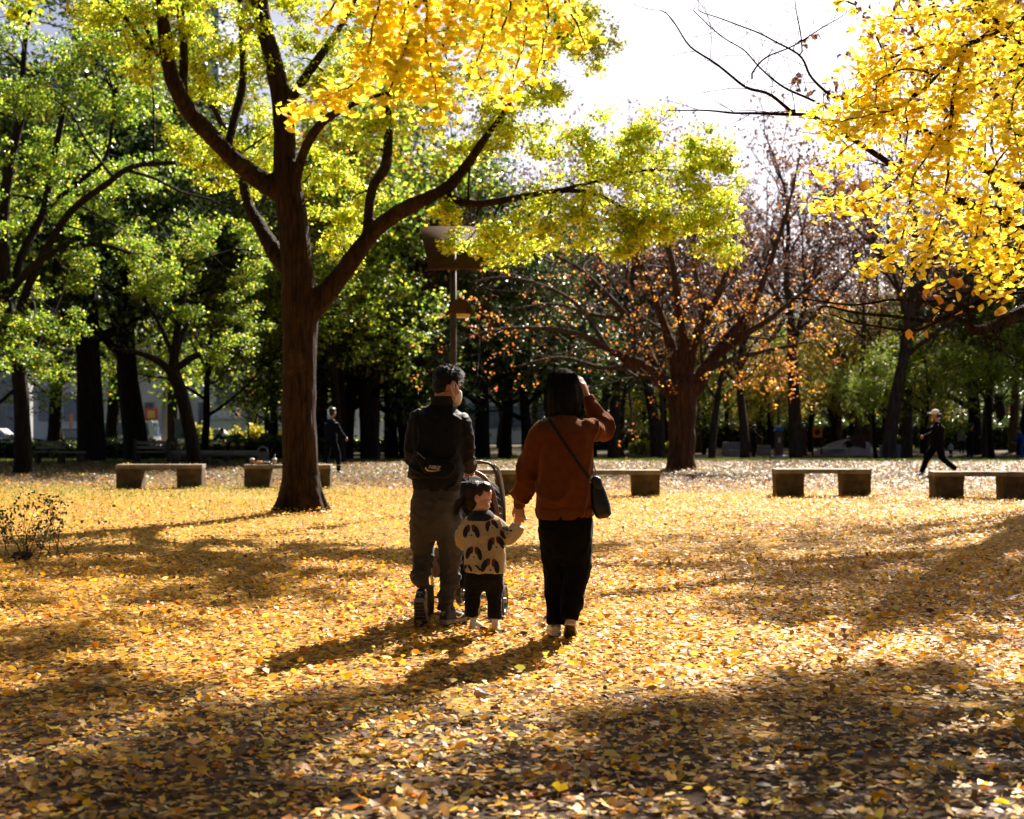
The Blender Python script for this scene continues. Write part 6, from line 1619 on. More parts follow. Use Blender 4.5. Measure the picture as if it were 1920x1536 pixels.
# ------------------------------------------------------------------ the stroller
M['frame'] = plain_mat('grey_alloy', (.18, .18, .19), (.28, .28, .29), .35, 20, metal=.9)
M['tan_leather'] = plain_mat('tan_leather', (.10, .045, .022), (.15, .07, .035), .55, 30, .2, 120)
M['canopy'] = plain_mat('black_canopy', (.005, .005, .006), (.010, .010, .011), .8, 30, .3, 200, spec=.2, sheen=.1)
M['tyre'] = plain_mat('tyre_rubber', (.03, .025, .02), (.07, .055, .04), .85, 30, .3, 120)
M['cloth_taupe'] = plain_mat('taupe_cloth', (.13, .09, .075), (.19, .14, .115), .9, 20, .3, 200, sheen=.2)
def stroller():
    D = 10.05
    A = lambda px, py, dy=0.0: np.array(P(px, py, D + dy))
    base = Vector((A(874, 800)[0], D + .2, float(gz(A(874, 800)[0], D + .2))))
    t = empty('stroller', base, 'black baby stroller with tan leather handle rolling over the leaves', 'stroller')
    def tubes(name, paths, r, mat, parent=t, ns=8):
        b = MB()
        for p in paths: q, _ = smooth_path(p, np.ones(len(p)), 6); b.add(*tube_geo(q, r, ns))
        return b.build(name, mat, parent, True, base)
    xl, xr = A(800, 800)[0], A(938, 800)[0]
    for sx, px in ((0, 808), (1, 934)):
        x = A(px, 800)[0]; o = .02 if sx else -.02
        tubes('side_frame', [[A(px - (8 if sx else -8), 872, -.02), A(px + (2 if sx else -2), 885, .0), A(px + (10 if sx else -10), 930, .05), A(px + (12 if sx else -12), 1000, .10), A(px + (8 if sx else -8), 1070, .02), A(px + (4 if sx else -4), 1115, .0)]], .011, M['black_leather'] if sx == 0 else M['frame'])
        tubes('front_leg', [[A(px + (10 if sx else -10), 950, .08), A(px + (6 if sx else -6), 1030, .28), A(px - (4 if sx else -4), 1100, .52)]], .012, M['frame'])
    tubes('handlebar', [[A(816, 880, .0), A(822, 869, -.03), A(840, 866, -.05), A(880, 866, -.05), A(905, 867, -.05), A(922, 873, -.03), A(934, 900, 0), A(944, 950, .03), A(948, 1000, .06)]], .010, M['black_leather'])
    tubes('grip', [[A(838, 866, -.05), A(870, 866, -.05), A(905, 867, -.05)]], .0145, M['tan_leather'])
    tubes('bumper_bar', [[A(868, 884, .10), A(888, 885, .08), A(908, 896, .06), A(922, 918, .05), A(930, 950, .06), A(936, 985, .10), A(944, 1010, .14)]], .017, M['tan_leather'])
    # folding canopy: panels between hoops
    pc = np.array([A(880, 965, .28)[0], D + .30, A(880, 965, .28)[2]])
    rows = []
    for a in np.linspace(-.25, 1.95, 8):
        hoop = []
        for b in np.linspace(0, math.pi, 17):
            x = math.cos(b) * .245; rad = .27 * math.sin(b) ** .55 if math.sin(b) > 0 else 0
            hoop.append(pc + np.array([x, -rad * math.cos(a) * 1.0 + .02, rad * math.sin(a) * 1.05]))
        rows.append(hoop)
    for i in range(7):
        b = MB(); a0, a1 = np.array(rows[i]), np.array(rows[i + 1]); mid = (a0 + a1) / 2; mid += (pc - mid) * .05
        V = np.concatenate([a0, mid, a1, a0 * .985 + pc * .015, mid * .985 + pc * .015, a1 * .985 + pc * .015]); n = 17
        F = []
        for r in (0, 1): F += [(r * n + j, r * n + j + 1, (r + 1) * n + j + 1, (r + 1) * n + j) for j in range(n - 1)]
        for r in (3, 4): F += [(r * n + j, (r + 1) * n + j, (r + 1) * n + j + 1, r * n + j + 1) for j in range(n - 1)]
        b.add(V, np.array(F)); b.build('canopy_panel', M['canopy'], t, True, base)
    # seat shell and basket
    blob('seat', [loft_geo([(A(878, y, d), (w, 0, 0), (0, .03, 0)) for y, d, w in ((950, .16, .17), (985, .2, .19), (1025, .28, .19), (1045, .36, .18))], 20, 4), ell(A(878, 1040, .42), (.19, .17, .05))], .01, M['canopy'], t, base, 4)
    blob('basket', [loft_geo([(np.array([A(878, 800)[0], D + .28, z]), (w, 0, 0), (0, d, 0)) for z, w, d in ((.17, .15, .16), (.2, .19, .2), (.30, .215, .23), (.36, .22, .24))], 22, 5)], .012, M['canopy'], t, base, 3, folds(.008, (9, 9, 7), 3.0))
    blob('cloth_bag', [loft_geo([(A(818, y, .0), (w, 0, 0), (0, .035, 0)) for y, w in ((1082, .022), (1074, .034), (1055, .036), (1040, .028), (1028, .012))], 16, 2.4)], .006, M['cloth_taupe'], t, base, 3, folds(.009, (26, 10, 9), 5.0))
    tubes('axle', [[A(806, 1120), A(942, 1120)]], .009, M['frame'])
    # wheels: tyre, rim, spokes, hub
    def wheel(c, r, w, yaw):
        wt = bpy.data.objects.new('wheel', None); wt.empty_display_size = .1; link(wt, t); wt.location = Vector(c) - base; wt.rotation_euler[2] = yaw
        th = np.linspace(0, 6.2832, 29)[:-1]
        b = MB(); prof = [(r * .80, -w * .3), (r * .84, -w * .5), (r * .95, -w * .48), (r, -w * .2), (r, w * .2), (r * .95, w * .48), (r * .84, w * .5), (r * .80, w * .3)]
        def rev(b, prof):
            n, k = len(th), len(prof)
            V = np.array([(x, rr * math.cos(a), rr * math.sin(a)) for a in th for rr, x in prof])
            F = [(i * k + j, i * k + (j + 1) % k, ((i + 1) % n) * k + (j + 1) % k, ((i + 1) % n) * k + j) for i in range(n) for j in range(k)]
            b.add(V, np.array(F))
        rev(b, prof); b.build('tyre', M['tyre'], wt, True)
        b = MB(); rev(b, [(r * .74, -w * .36), (r * .81, -w * .42), (r * .81, w * .42), (r * .74, w * .36)]); b.build('rim', M['frame'], wt)
        b = MB()
        for a in np.arange(0, 6.28, 6.2832 / 6):
            for da in (-.12, .12):
                b.add(*tube_geo([(0, r * .12 * math.cos(a), r * .12 * math.sin(a)), (0, r * .77 * math.cos(a + da), r * .77 * math.sin(a + da))], r * .045, 5))
        b.build('spokes', M['frame'], wt)
        b = MB(); b.add(*tube_geo([(-w * .6, 0, 0), (w * .6, 0, 0)], r * .17, 12)); b.build('hub', M['frame'], wt, True)
    for px, d, r, w, yaw in ((806, .02, .108, .05, .12), (942, -.03, .108, .05, -.16), (866, .52, .098, .045, -.3), (925, .5, .098, .045, -.2)):
        x = (px - 960) / FPX * (D + d)
        wheel((x, D + d, float(gz(x, D + d)) + r + .014), r, w, yaw)
stroller()
# ------------------------------------------------------------------ concrete benches
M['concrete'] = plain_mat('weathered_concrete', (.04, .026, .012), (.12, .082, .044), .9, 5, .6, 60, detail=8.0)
M['concrete_top'] = plain_mat('pale_concrete_top', (.13, .10, .07), (.24, .20, .155), .75, 5, .4, 60, detail=8.0)  # seat slab colour, lighter than the blocks
BENCH = [(302, 29.9, 1.80, R(2), 'low concrete bench with two thick blocks beside the leaning tree'), (541, 29.6, 1.80, R(1), 'concrete bench holding drink cups, half hidden by the large tree trunk'),
         (894, 27.0, 1.78, R(-1), 'concrete bench standing behind the stroller'), (1148, 26.7, 1.78, R(-2), 'concrete bench behind the sweatshirt wearer and shoulder bag'),
         (1540, 26.3, 1.76, R(-2), 'concrete bench between the forked orange tree and the walker in white cap'), (1838, 25.6, 1.75, R(-2), 'concrete bench in front of the walker in white cap')]
def bench(px, D, L, rz, label):
    b = G(px, D); t = empty('concrete_bench', b, label, 'bench', 'concrete benches along the lawn', rz)
    box_obj('seat_slab', (0, 0, .455), (L, .46, .085), M['concrete_top'], t, bevel=.012, jitter=.006)
    for sx in (-1, 1):
        w = .52
        box_obj('block', (sx * (L / 2 - w / 2 - .012), .002, .19), (w, .43, .46), M['concrete'], t, taper=(1.04, 1.0), bevel=.02, jitter=.012)
    return b
for a in BENCH: bench(*a)

def picnic():
    px, D = 541, 29.55
    top = G(px, D, .50)
    paper = plain_mat('brown_paper_cup', (.24, .13, .07), (.32, .19, .1), .7); white = plain_mat('white_plastic', (.7, .68, .66), (.8, .78, .76), .4)
    orange = plain_mat('orange_wrapper', (.6, .2, .05), (.7, .42, .2), .5, 30); dark = plain_mat('dark_wrapper', (.02, .025, .04), (.3, .3, .32), .4, 25)
    def cup(px, h, lab, straw=False, m=paper):
        p = Vector(((px - 960) / FPX * D, D - .02, top.z))
        t = empty('drink_cup', p, lab, 'cup')
        b = MB(); b.add(*tube_geo([(0, 0, 0), (0, 0, h * .5), (0, 0, h)], [.035, .042, .048], 16)); b.build('cup_body', m, t, True)
        b = MB(); b.add(*tube_geo([(0, 0, h), (0, 0, h + .012), (0, 0, h + .03)], [.052, .052, .03], 16)); b.build('lid', white, t, True)
        if straw: b = MB(); b.add(*tube_geo([(0, 0, h), (.012, 0, h + .11)], .006, 6)); b.build('straw', white, t)
    cup(473, .10, 'brown paper cup with white lid at the end of the bench'); cup(515, .10, 'iced drink cup with white straw on the bench beside the trunk', True, plain_mat('iced_coffee', (.35, .2, .12), (.6, .45, .35), .3))
    for px2, m, nm, lab, s in ((487, orange, 'snack_wrapper', 'crumpled orange snack wrapper on the bench', (.11, .06, .045)), (500, dark, 'plastic_pouch', 'crumpled dark and white pouch on the bench between cup and wrapper', (.12, .07, .04))):
        bm = bmesh.new(); bmesh.ops.create_icosphere(bm, subdivisions=3, radius=1)
        for v in bm.verts:
            v.co += noise.noise_vector(v.co * 2.3) * .35
            v.co = Vector((v.co.x * s[0], v.co.y * s[1], max(0, v.co.z * s[2] + s[2] * .7)))
        me = bpy.data.meshes.new(nm); bm.to_mesh(me); bm.free(); me.materials.append(m)
        o = link(bpy.data.objects.new(nm, me)); o.location = ((px2 - 960) / FPX * D, D - .02, top.z); tag(o, lab, 'wrapper')
picnic()

# ------------------------------------------------------------------ floodlight post with reflector plate
M['brown_metal'] = plain_mat('brown_painted_metal', (.028, .017, .010), (.04, .024, .015), .6, 12, .15, 80)
M['plate'] = plain_mat('brown_plate', (.045, .024, .012), (.065, .036, .019), .8, 7, .1, 60, spec=.12)
def lamp_post():
    D = 22.0
    b = G(850, D)
    t = empty('lamp_post', b, 'brown steel lamp post with tilted square reflector plate and floodlight', 'lamp post')
    A = lambda px, py, d=0.0: np.array(P(px, py, D + d)) - np.array(b)
    m = MB(); m.add(*tube_geo([(0, 0, 0), (0, 0, 2), (A(850, 440))], [.056, .05, .048], 16)); m.build('pole', M['brown_metal'], t, True)
    m = MB(); m.add(*tube_geo([A(851, 508), A(851, 500)], [.058, .058], 16)); m.build('pole_joint', M['brown_metal'], t, True)
    c = [A(787, 427, .55), A(805, 507, -.15), A(915, 505, -.15), A(897, 427, .55)]
    n = unit(np.cross(c[1] - c[0], c[3] - c[0])); 
    V = np.array(c + [p + n * .03 for p in c]); F = np.array([(0, 1, 2, 3), (7, 6, 5, 4), (0, 4, 5, 1), (1, 5, 6, 2), (2, 6, 7, 3), (3, 7, 4, 0)])
    m = MB(); m.add(V, F); pl = m.build('reflector_plate', M['plate'], t)
    m = MB(); m.add(*tube_geo([c[2] + n * -.012, c[3] + n * -.012], .016, 6)); m.build('plate_rim', M['plate'], pl)
    m = MB(); m.add(*tube_geo([A(852, 472, .0), A(852, 470, .25)], .03, 8)); m.build('plate_bracket', M['brown_metal'], t)
    m = MB()
    q = [A(840, 588, -.05), A(842, 566, -.05), A(850, 561, -.02), A(874, 561, -.02), A(878, 566, -.05), A(874, 588, -.05)]
    V = np.concatenate([q, np.array(q) + np.array([0, .3, .02])]); k = len(q)
    m.add(V, np.array([(i, (i + 1) % k, k + (i + 1) % k, k + i) for i in range(k)])); m.add(np.array(q), np.array([(0, 5, 4, 1), (1, 4, 3, 2)])); m.add(np.array(q) + np.array([0, .3, .02]), np.array([(0, 1, 4, 5), (1, 2, 3, 4)]))
    fl = m.build('floodlight', M['plate'], t)
    v = [A(874, 588, -.05), A(878, 566, -.05), A(891, 590, -.05)]
    V = np.array(v + [x + np.array([0, .3, 0]) for x in v]); m = MB(); m.add(V, np.array([(0, 1, 2), (3, 5, 4), (0, 3, 4), (0, 4, 1), (1, 4, 5), (1, 5, 2)])); m.build('visor', M['plate'], fl)
    box_obj('lens', tuple(A(868, 592.5, .1)), (.20, .22, .06), plain_mat('floodlight_glass', (.5, .42, .3), (.58, .5, .38), .25), fl, taper=(1.15, 1.1), bevel=.006)
    m = MB(); m.add(*tube_geo([A(852, 575, .0), A(862, 575, .1)], .03, 8)); m.build('floodlight_bracket', M['brown_metal'], t)
    for px in (845, 868):
        m = MB(); m.add(*tube_geo([A(px, 580, -.07), A(px, 580, -.045)], .012, 8)); m.build('bolt', M['brown_metal'], fl)
lamp_post()

# ------------------------------------------------------------------ people further off
def bg_person(px, D, h, yaw, label, top_c, leg_c, hair_c=(.012, .01, .01), shoe_c=(.5, .5, .5), stride=0.0, arms=(0, 0), bend=0.0, cap=None, sock=None, cat='person', apart=.09, extra=None, bulk=1.0):
    b = G(px, D); t = empty('person', b, label, cat); t.rotation_euler[2] = -yaw; s = h / 1.7
    t.scale = (s, s, s)
    fwd = math.sin(bend)
    hip = np.array([0, 0, .90]); chest = hip + np.array([0, .46 * math.sin(bend), .46 * math.cos(bend)]); neck = chest + np.array([0, .10 * math.sin(bend), .10 * math.cos(bend)])
    hd = neck + np.array([0, .06 + .13 * math.sin(bend), .17 * math.cos(bend * .6)])
    hm = Matrix.Translation(hd)
    lg = []
    for sx in (-1, 1):
        st = stride * sx
        an = np.array([sx * apart, st * .42 - (.08 if st < 0 else 0), .08 + (.10 * abs(stride) if st < 0 else 0)]); kn = np.array([sx * apart * 1.0, st * .2 + .05, .48])
        lg.append((np.array([sx * .085, 0, .88]), kn, an, st))
    ar = []
    for sx, a in zip((-1, 1), arms):
        sh = chest + np.array([sx * .17, 0, .0]); el = sh + np.array([sx * .05, math.sin(a) * .28, -math.cos(a) * .28]); wr = el + np.array([0, math.sin(a + .45) * .25, -math.cos(a + .45) * .25])
        ar.append((sh, el, wr))
    vx = .02
    skin = head_prims(hm) + [limb([hd + [0, -.02, -.08], neck, chest], [.05, .05, .07], 10)] + [loft_geo([hring(hip, .12, .09), hring((hip + chest) / 2, .12, .09), hring(chest, .13, .08)], 14)]
    for sh, el, wr in ar: skin += [limb([sh, el, wr], [.04, .035, .028], 8)] + [ell(wr + unit(wr - el) * .05, (.035, .04, .06))] 
    for h_, k, a, _ in lg: skin += [limb([h_, k, a], [.06, .045, .03], 8)]
    body, _ = blob('body', skin, .016, M['skin'], t, (0, 0, 0), 2)
    tm = plain_mat('cloth_top', top_c, tuple(x * 1.3 for x in top_c), .9, 8, spec=.12); lm = plain_mat('cloth_legs', leg_c, tuple(x * 1.3 for x in leg_c), .9, 8, spec=.12)
    tp = [loft_geo([hring(hip + [0, 0, -.05], .17, .125 * bulk), hring(hip + [0, 0, .08], .165, .12 * bulk), hring((hip + chest) / 2, .165, .125 * bulk), hring(chest + [0, 0, -.06], .185, .125 * bulk), hring(chest + [0, 0, .03], .14, .10), hring(neck, .07, .07)], 20)]
    for sh, el, wr in ar: tp += [limb([sh + [0, 0, -.01], el, wr], [.068, .056, .045], 10)]
    blob('top', tp, .018, tm, t, (0, 0, 0), 3, folds(.012, (7, 7, 7), px * .1))
    lp = [loft_geo([hring(hip + [0, 0, .02], .15, .11), hring(hip + [0, 0, -.12], .165, .12), hring(hip + [0, 0, -.17], .1, .08)], 18)]
    for h_, k, a, _ in lg: lp += [limb([h_, (h_ + k) / 2, k, a + [0, 0, .02]], [.09 * (1 + (bulk - 1) * .5), .085 * (1 + (bulk - 1) * .6), .07 * (1 + (bulk - 1) * .6), .056 * (1 + (bulk - 1) * .5)], 10)]
    blob('trousers', lp, .018, lm, t, (0, 0, 0), 3, folds(.010, (8, 8, 8), px * .2))
    sm = plain_mat('shoe', shoe_c, tuple(min(.8, x * 1.2) for x in shoe_c), .7)
    for _, k, a, st in lg:
        blob('shoe', [loft_geo([(a + np.array([0, y, z - .08]), (w, 0, 0), (0, 0, hh)) for y, w, hh, z in ((-.06, .03, .04, .045), (0, .042, .05, .05), (.1, .048, .035, .04), (.18, .03, .022, .028))], 12)], .014, sm, t, (0, 0, 0), 2)
        if sock: 
            m = MB(); m.add(*tube_geo([k * .45 + a * .55, k * .38 + a * .62], .066, 12)); m.build('leg_band', plain_mat('white_band', sock, sock, .8), t, True)
    hcm = plain_mat('hair', hair_c, tuple(x * 1.6 for x in hair_c), .5)
    blob('hair', [ell((0, -.026, .046), (.088, .098, .092), hm), ell((0, .03, .092), (.07, .06, .04), hm), ell((0, -.06, -.02), (.066, .05, .07), hm)], .014, hcm, t, (0, 0, 0), 2)
    if cap:
        cm = plain_mat('cap_cloth', cap, tuple(min(.85, x * 1.1) for x in cap), .8)
        c_, _ = blob('cap', [ell((0, -.01, .075), (.098, .112, .085), hm)], .014, cm, t, (0, 0, 0), 2)
        blob('brim', [ell((0, .13, .055), (.075, .075, .010), hm)], .008, cm, c_, (0, 0, 0), 1)
        blob('ponytail', [limb([hd + [0, -.10, .03], hd + [0, -.16, .0], hd + [0, -.17, -.10], hd + [0, -.15, -.17]], [.02, .035, .03, .012], 8)], .012, hcm, t, (0, 0, 0), 1)
    if extra: extra(t, dict(hd=hd, ar=ar))
    return t

bg_person(621, 38.3, 1.74, R(35), 'standing person in navy tracksuit with white leg bands beyond the large tree', (.003, .005, .014), (.002, .0035, .009), shoe_c=(.55, .55, .56), stride=.28, arms=(.15, .45), sock=(.6, .6, .62), apart=.15)
bg_person(1757, 36.3, 1.63, R(-90), 'walking person in white cap and black clothes behind the benches', (.003, .003, .004), (.003, .003, .0035), shoe_c=(.45, .42, .42), stride=.95, arms=(.75, -.4), cap=(.80, .78, .74), apart=.07, bulk=1.5)
bg_person(1413, 77, 1.72, R(80), 'person in dark suit standing by the tree trunks at the playground edge', (.008, .012, .022), (.008, .010, .018), shoe_c=(.02, .02, .02), arms=(.1, .7))
bg_person(1590, 74, 1.12, R(-10), 'running child in dark top and pale trousers by the grey climbing mound', (.01, .01, .013), (.3, .27, .24), shoe_c=(.3, .3, .3), stride=.6, arms=(.7, -.5))
bg_person(1783, 72, .90, R(0), 'small child in white top beside the stooping adult', (.42, .42, .45), (.015, .015, .02), arms=(.2, .2))
bg_person(1818, 71, 1.80, R(40), 'adult in black stooping over a small child in white', (.008, .008, .011), (.008, .008, .010), shoe_c=(.02, .02, .02), arms=(.8, .8), bend=.35)
bg_person(1917, 70, 1.55, R(-60), 'person in blue jeans and bright blue jacket in the shade of the trees', (.02, .04, .16), (.03, .06, .17), arms=(.5, .3), bend=.2)
bg_person(1803, 84, 1.6, R(20), 'person in pale grey coat among the dark trunks', (.20, .20, .22), (.02, .02, .03), arms=(.1, .2))
bg_person(1311, 92, 1.6, R(-30), 'person in dark coat and red cap beyond the forked tree', (.01, .012, .03), (.015, .02, .05), arms=(.1, .2), hair_c=(.35, .05, .03))
bg_person(398, 64, 1.55, R(60), 'person in blue top stooping by the hedge', (.015, .03, .16), (.02, .03, .10), arms=(1.0, 1.1), bend=.7)
bg_person(500, 70, 1.35, R(180), 'person with black hair sitting behind the hedge', (.02, .02, .03), (.02, .02, .02), arms=(.2, .2))
# ------------------------------------------------------------------ timber seats and rails on the left
M['timber'] = plain_mat('dark_timber', (.025, .017, .012), (.07, .05, .036), .9, 8, .5, 40, stretch=(.3, 2, 2))
M['timber_top'] = plain_mat('worn_timber', (.12, .10, .085), (.22, .19, .165), .8, 8, .4, 40, stretch=(.3, 2, 2))
def timber_bench(px, D, L, label, back=True, rz=0.0):
    b = G(px, D); t = empty('timber_bench', b, label, 'bench', None, rz)
    for y in (-.12, .02, .16): box_obj('seat_plank', (0, y, .40), (L, .125, .045), M['timber_top'], t, bevel=.006)
    for sx in (-1, 1):
        box_obj('leg', (sx * (L / 2 - .09), 0, .187), (.10, .34, .374), M['timber'], t, bevel=.006)
        if back: box_obj('back_post', (sx * (L / 2 - .06), .27, .42), (.10, .08, .84), M['timber'], t, bevel=.006)
    if back:
        for z in (.56, .72): box_obj('back_rail', (0, .212, z), (L, .03, .10), M['timber_top'], t, bevel=.005)
timber_bench(92, 48.5, .95, 'dark timber bench with back rails standing by the huge trunks')
timber_bench(135, 48, .85, 'low timber seat without back next to the railed bench', False)
timber_bench(288, 49, 1.25, 'timber bench with heavy back behind the concrete bench', True, R(180))
def log_rail(px0, px1, D, label, n=4):
    a, c = G(px0, D), G(px1, D); b = (a + c) / 2
    t = empty('log_rail', b, label, 'log rail'); L = (c - a).length
    m = MB(); m.add(*limb([(-L / 2, 0, .34), (0, .02, .345), (L / 2, 0, .33)], [.12, .11, .115], 12)); m.build('log', M['timber_top'], t, True)
    for k in range(n):
        m = MB(); m.add(*tube_geo([((k + .5) / n * L - L / 2, 0, -.05), ((k + .5) / n * L - L / 2, 0, .26)], [.12, .11], 10)); m.build('post', M['timber'], t, True)
log_rail(325, 486, 50, 'long pale log laid on short stumps behind the leaning tree', 4)
for px, D, h in ((330, 47, .34), (386, 46, .30), (405, 45.5, .22)):
    b = G(px, D); m = MB(); m.add(*tube_geo([(0, 0, -.04), (0, 0, h * .6), (0, 0, h)], [.17, .155, .15], 14)); o = m.build('log_stump', M['timber'], None, True); o.location = b
    tag(o, 'short dark log stump used as a seat near the leaning tree', 'stump', 'log stumps by the leaning tree')
def arched_bin():
    b = G(493, 50); t = empty('litter_bin', b, 'arched metal litter bin standing at the end of the log rail', 'bin')
    th = np.linspace(0, math.pi, 12); pts = [(-.18, 0, 0), (-.18, 0, .35)] + [(-.18 * math.cos(a), 0, .40 + .18 * math.sin(a)) for a in th] + [(.18, 0, .35), (.18, 0, 0)]
    m = MB(); m.add(*tube_geo(pts, .03, 8)); m.build('arch_frame', plain_mat('galvanised', (.3, .27, .22), (.4, .36, .3), .5, metal=.5), t, True)
    box_obj('bin_panel', (0, .0, .24), (.29, .20, .34), plain_mat('bin_panel', (.16, .13, .09), (.22, .18, .13), .7), t, bevel=.01)
arched_bin()
def post_row():
    yl = plain_mat('yellow_cap', (.5, .3, .03), (.6, .36, .05), .6)
    for px in (397, 419, 437, 454):
        b = G(px, 55); t = empty('fence_post', b, 'short dark post with yellow cap in front of the hedge', 'post', 'posts with yellow caps')
        box_obj('shaft', (0, 0, .3), (.12, .12, .6), M['timber'], t, bevel=.008); box_obj('cap', (0, 0, .66), (.15, .15, .11), yl, t, bevel=.01)
post_row()
def sign_board():
    b = G(341, 60); t = empty('notice_board', b, 'grey blue notice board on dark posts behind the leaning tree', 'notice board')
    box_obj('panel', (0, 0, 1.35), (.62, .05, .85), plain_mat('board_panel', (.20, .23, .25), (.27, .3, .32), .5), t, bevel=.01)
    for x in (-.36, .36): box_obj('post', (x, 0, .9), (.08, .08, 1.9), M['timber'], t, bevel=.008)
    m = MB(); m.add(np.array([(-.1, -.03, 1.1), (.05, -.03, 1.0), (.16, -.03, 1.25), (.03, -.03, 1.15)]), np.array([(0, 1, 2, 3)])); m.build('emblem', plain_mat('board_green', (.05, .16, .09), (.07, .2, .1), .6), t)
sign_board()

# ------------------------------------------------------------------ hedges and bushes
HG = [(.07, .115, .024), (.12, .17, .03), (.04, .065, .018), (.22, .25, .04)]
YB = [(.45, .40, .04), (.34, .36, .04), (.55, .40, .05), (.18, .22, .03)]
def hedge(px0, px1, D, h, dep, label, cols=HG, w=(2, 2, 1.5, .6), seed=1, round_=False, cat='hedge', dens=1.0):
    rng = np.random.default_rng(seed); a, c = G(px0, D), G(px1, D); b = (a + c) / 2; L = (c - a).length
    t = empty('hedge' if cat == 'hedge' else 'bush', b, label, cat)
    n = int((900 if D < 80 else 420) * L * h * dens) + 200
    p = rng.uniform(-1, 1, (n, 3)); 
    if round_:
        p /= np.maximum(np.linalg.norm(p, axis=1)[:, None], 1e-6); p *= rng.uniform(.75, 1.05, (n, 1)); p[:, 2] = np.abs(p[:, 2])
    else:
        k = rng.integers(0, 3, n); f = np.sign(p[np.arange(n), k]); p[np.arange(n), k] = f * rng.uniform(.86, 1.06, n)
        p[:, 2] = (p[:, 2] + 1) / 2
    lump = 1 + .12 * np.sin(p[:, 0] * L * 2.1 + seed) + .06 * np.sin(p[:, 0] * L * 5.3)
    pos = np.stack([p[:, 0] * L / 2, p[:, 1] * dep / 2, p[:, 2] * h * lump], 1)
    lv = MB(); scatter(lv, QUAD, pos, rot_from(rng.random(n) * 6.28, rng.normal(0, .9, n), rng.normal(0, .9, n)), rng.uniform(.08, .17, n) * (1 if D < 80 else 1.45), palette(rng, n, cols, w, .2))
    tag(lv.build('foliage', M['evergreen' if cols is HG else 'leaf'], t), kind='stuff')
    if round_: m = MB(); m.add(*ell((0, 0, h * .3), (L * .42, dep * .4, h * .55)))
    else: m = MB(); m.add(*box_geo((0, 0, h * .42), (L * .95, dep * .8, h * .82)))
    m.build('twigs', M['bark_far'], t)
hedge(165, 262, 60, .85, 1.2, 'clipped dark hedge between the two huge trunks', seed=2); hedge(268, 330, 62, .8, 1.2, 'clipped dark hedge to one side of the notice board', seed=3)
hedge(352, 440, 62, .9, 1.2, 'clipped green hedge behind the stooping person', seed=4); hedge(442, 640, 61, 1.0, 1.4, 'long clipped hedge behind the log rail', seed=5)
hedge(60, 160, 64, .8, 1.2, 'dark hedge beyond the railed timber bench', seed=6); hedge(-200, 50, 66, 1.0, 1.2, 'dark hedge in the deep shade of the evergreens', seed=16)
hedge(640, 830, 84, 1.0, 1.6, 'low dark hedge deep under the evergreen wood', seed=7); hedge(990, 1100, 82, .8, 1.4, 'low green hedge beyond the stroller under the wood', seed=8, w=(1, 2, 1, 1.5))
hedge(1095, 1260, 100, 1.4, 2, 'tall dark hedge behind the small trunks near the forked tree', seed=9); hedge(1285, 1500, 106, 1.9, 2, 'tall dark hedge behind the playground blocks', seed=10)
hedge(1500, 1760, 108, 2.0, 2, 'tall dark hedge behind the climbing mound', seed=11); hedge(1740, 2100, 100, 1.9, 2, 'tall dark hedge in the shade behind the stooping adult', seed=12)
for k, (px, D, w_, h) in enumerate(((440, 80, 1.6, 1.4), (482, 82, 2.0, 1.7), (520, 80, 1.8, 1.5), (376, 84, 1.6, 1.9), (560, 82, 2.2, 1.4))):
    hedge(px - w_ / 2 * FPX / D, px + w_ / 2 * FPX / D, D, h, 1.6, ['round yellow bush', 'tall golden bush', 'spreading yellow bush', 'pale green bush', 'wide yellow green bush'][k] + ' along the pavement beyond the hedge', YB, (2, 1.5, 1, .8), 20 + k, True, 'bush')
for k, (px, D, w_, h) in enumerate(((1258, 72, .8, .9), (1690, 96, 1.6, 1.0), (240, 90, 2, 1.2), (1200, 84, 1.4, .9))):
    hedge(px - w_ / 2 * FPX / D, px + w_ / 2 * FPX / D, D, h, 1.2, ['small yellow bush beside the reddish forked trunk', 'low lime green bush under the bare tree by the walker', 'pale bush beside the parked van', 'low bush among slender trunks'][k], [(.4, .45, .03), (.5, .5, .05), (.25, .3, .03), (.55, .42, .04)], (2, 2, 1, .6), 40 + k, True, 'bush')

# ------------------------------------------------------------------ the street beyond
def sheet(name, pts, mat, label, cat):
    me = bpy.data.meshes.new(name); me.from_pydata(pts, [], [tuple(range(len(pts)))]); me.materials.append(mat)
    o = link(bpy.data.objects.new(name, me)); return tag(o, label, cat, kind='structure')
zr = -.45 + .03
sheet('road', [(-140, 84, zr), (-6, 84, zr), (-6, 95, zr), (-140, 95, zr)], plain_mat('asphalt', (.04, .04, .042), (.065, .065, .068), .85, 3, .3, 60), 'asphalt street behind the park hedge', 'road')
box_obj('pavement', (-73, 81.9, zr - .02), (134, 3.6, .24), plain_mat('pavement_slab', (.24, .23, .21), (.33, .32, .3), .9, 2), None, bevel=.02)['kind'] = 'structure'
bpy.data.objects['pavement']['label'] = 'pale pavement along the street'; bpy.data.objects['pavement']['category'] = 'pavement'
mk = plain_mat('road_paint', (.7, .7, .68), (.78, .78, .76), .7)
for k in range(9): 
    x = -50 + k * 5
    sheet('lane_mark', [(x, 89.4, zr + .004), (x + 2.4, 89.4, zr + .004), (x + 2.4, 89.55, zr + .004), (x, 89.55, zr + .004)], mk, 'white dashed line painted on the street', 'lane mark')

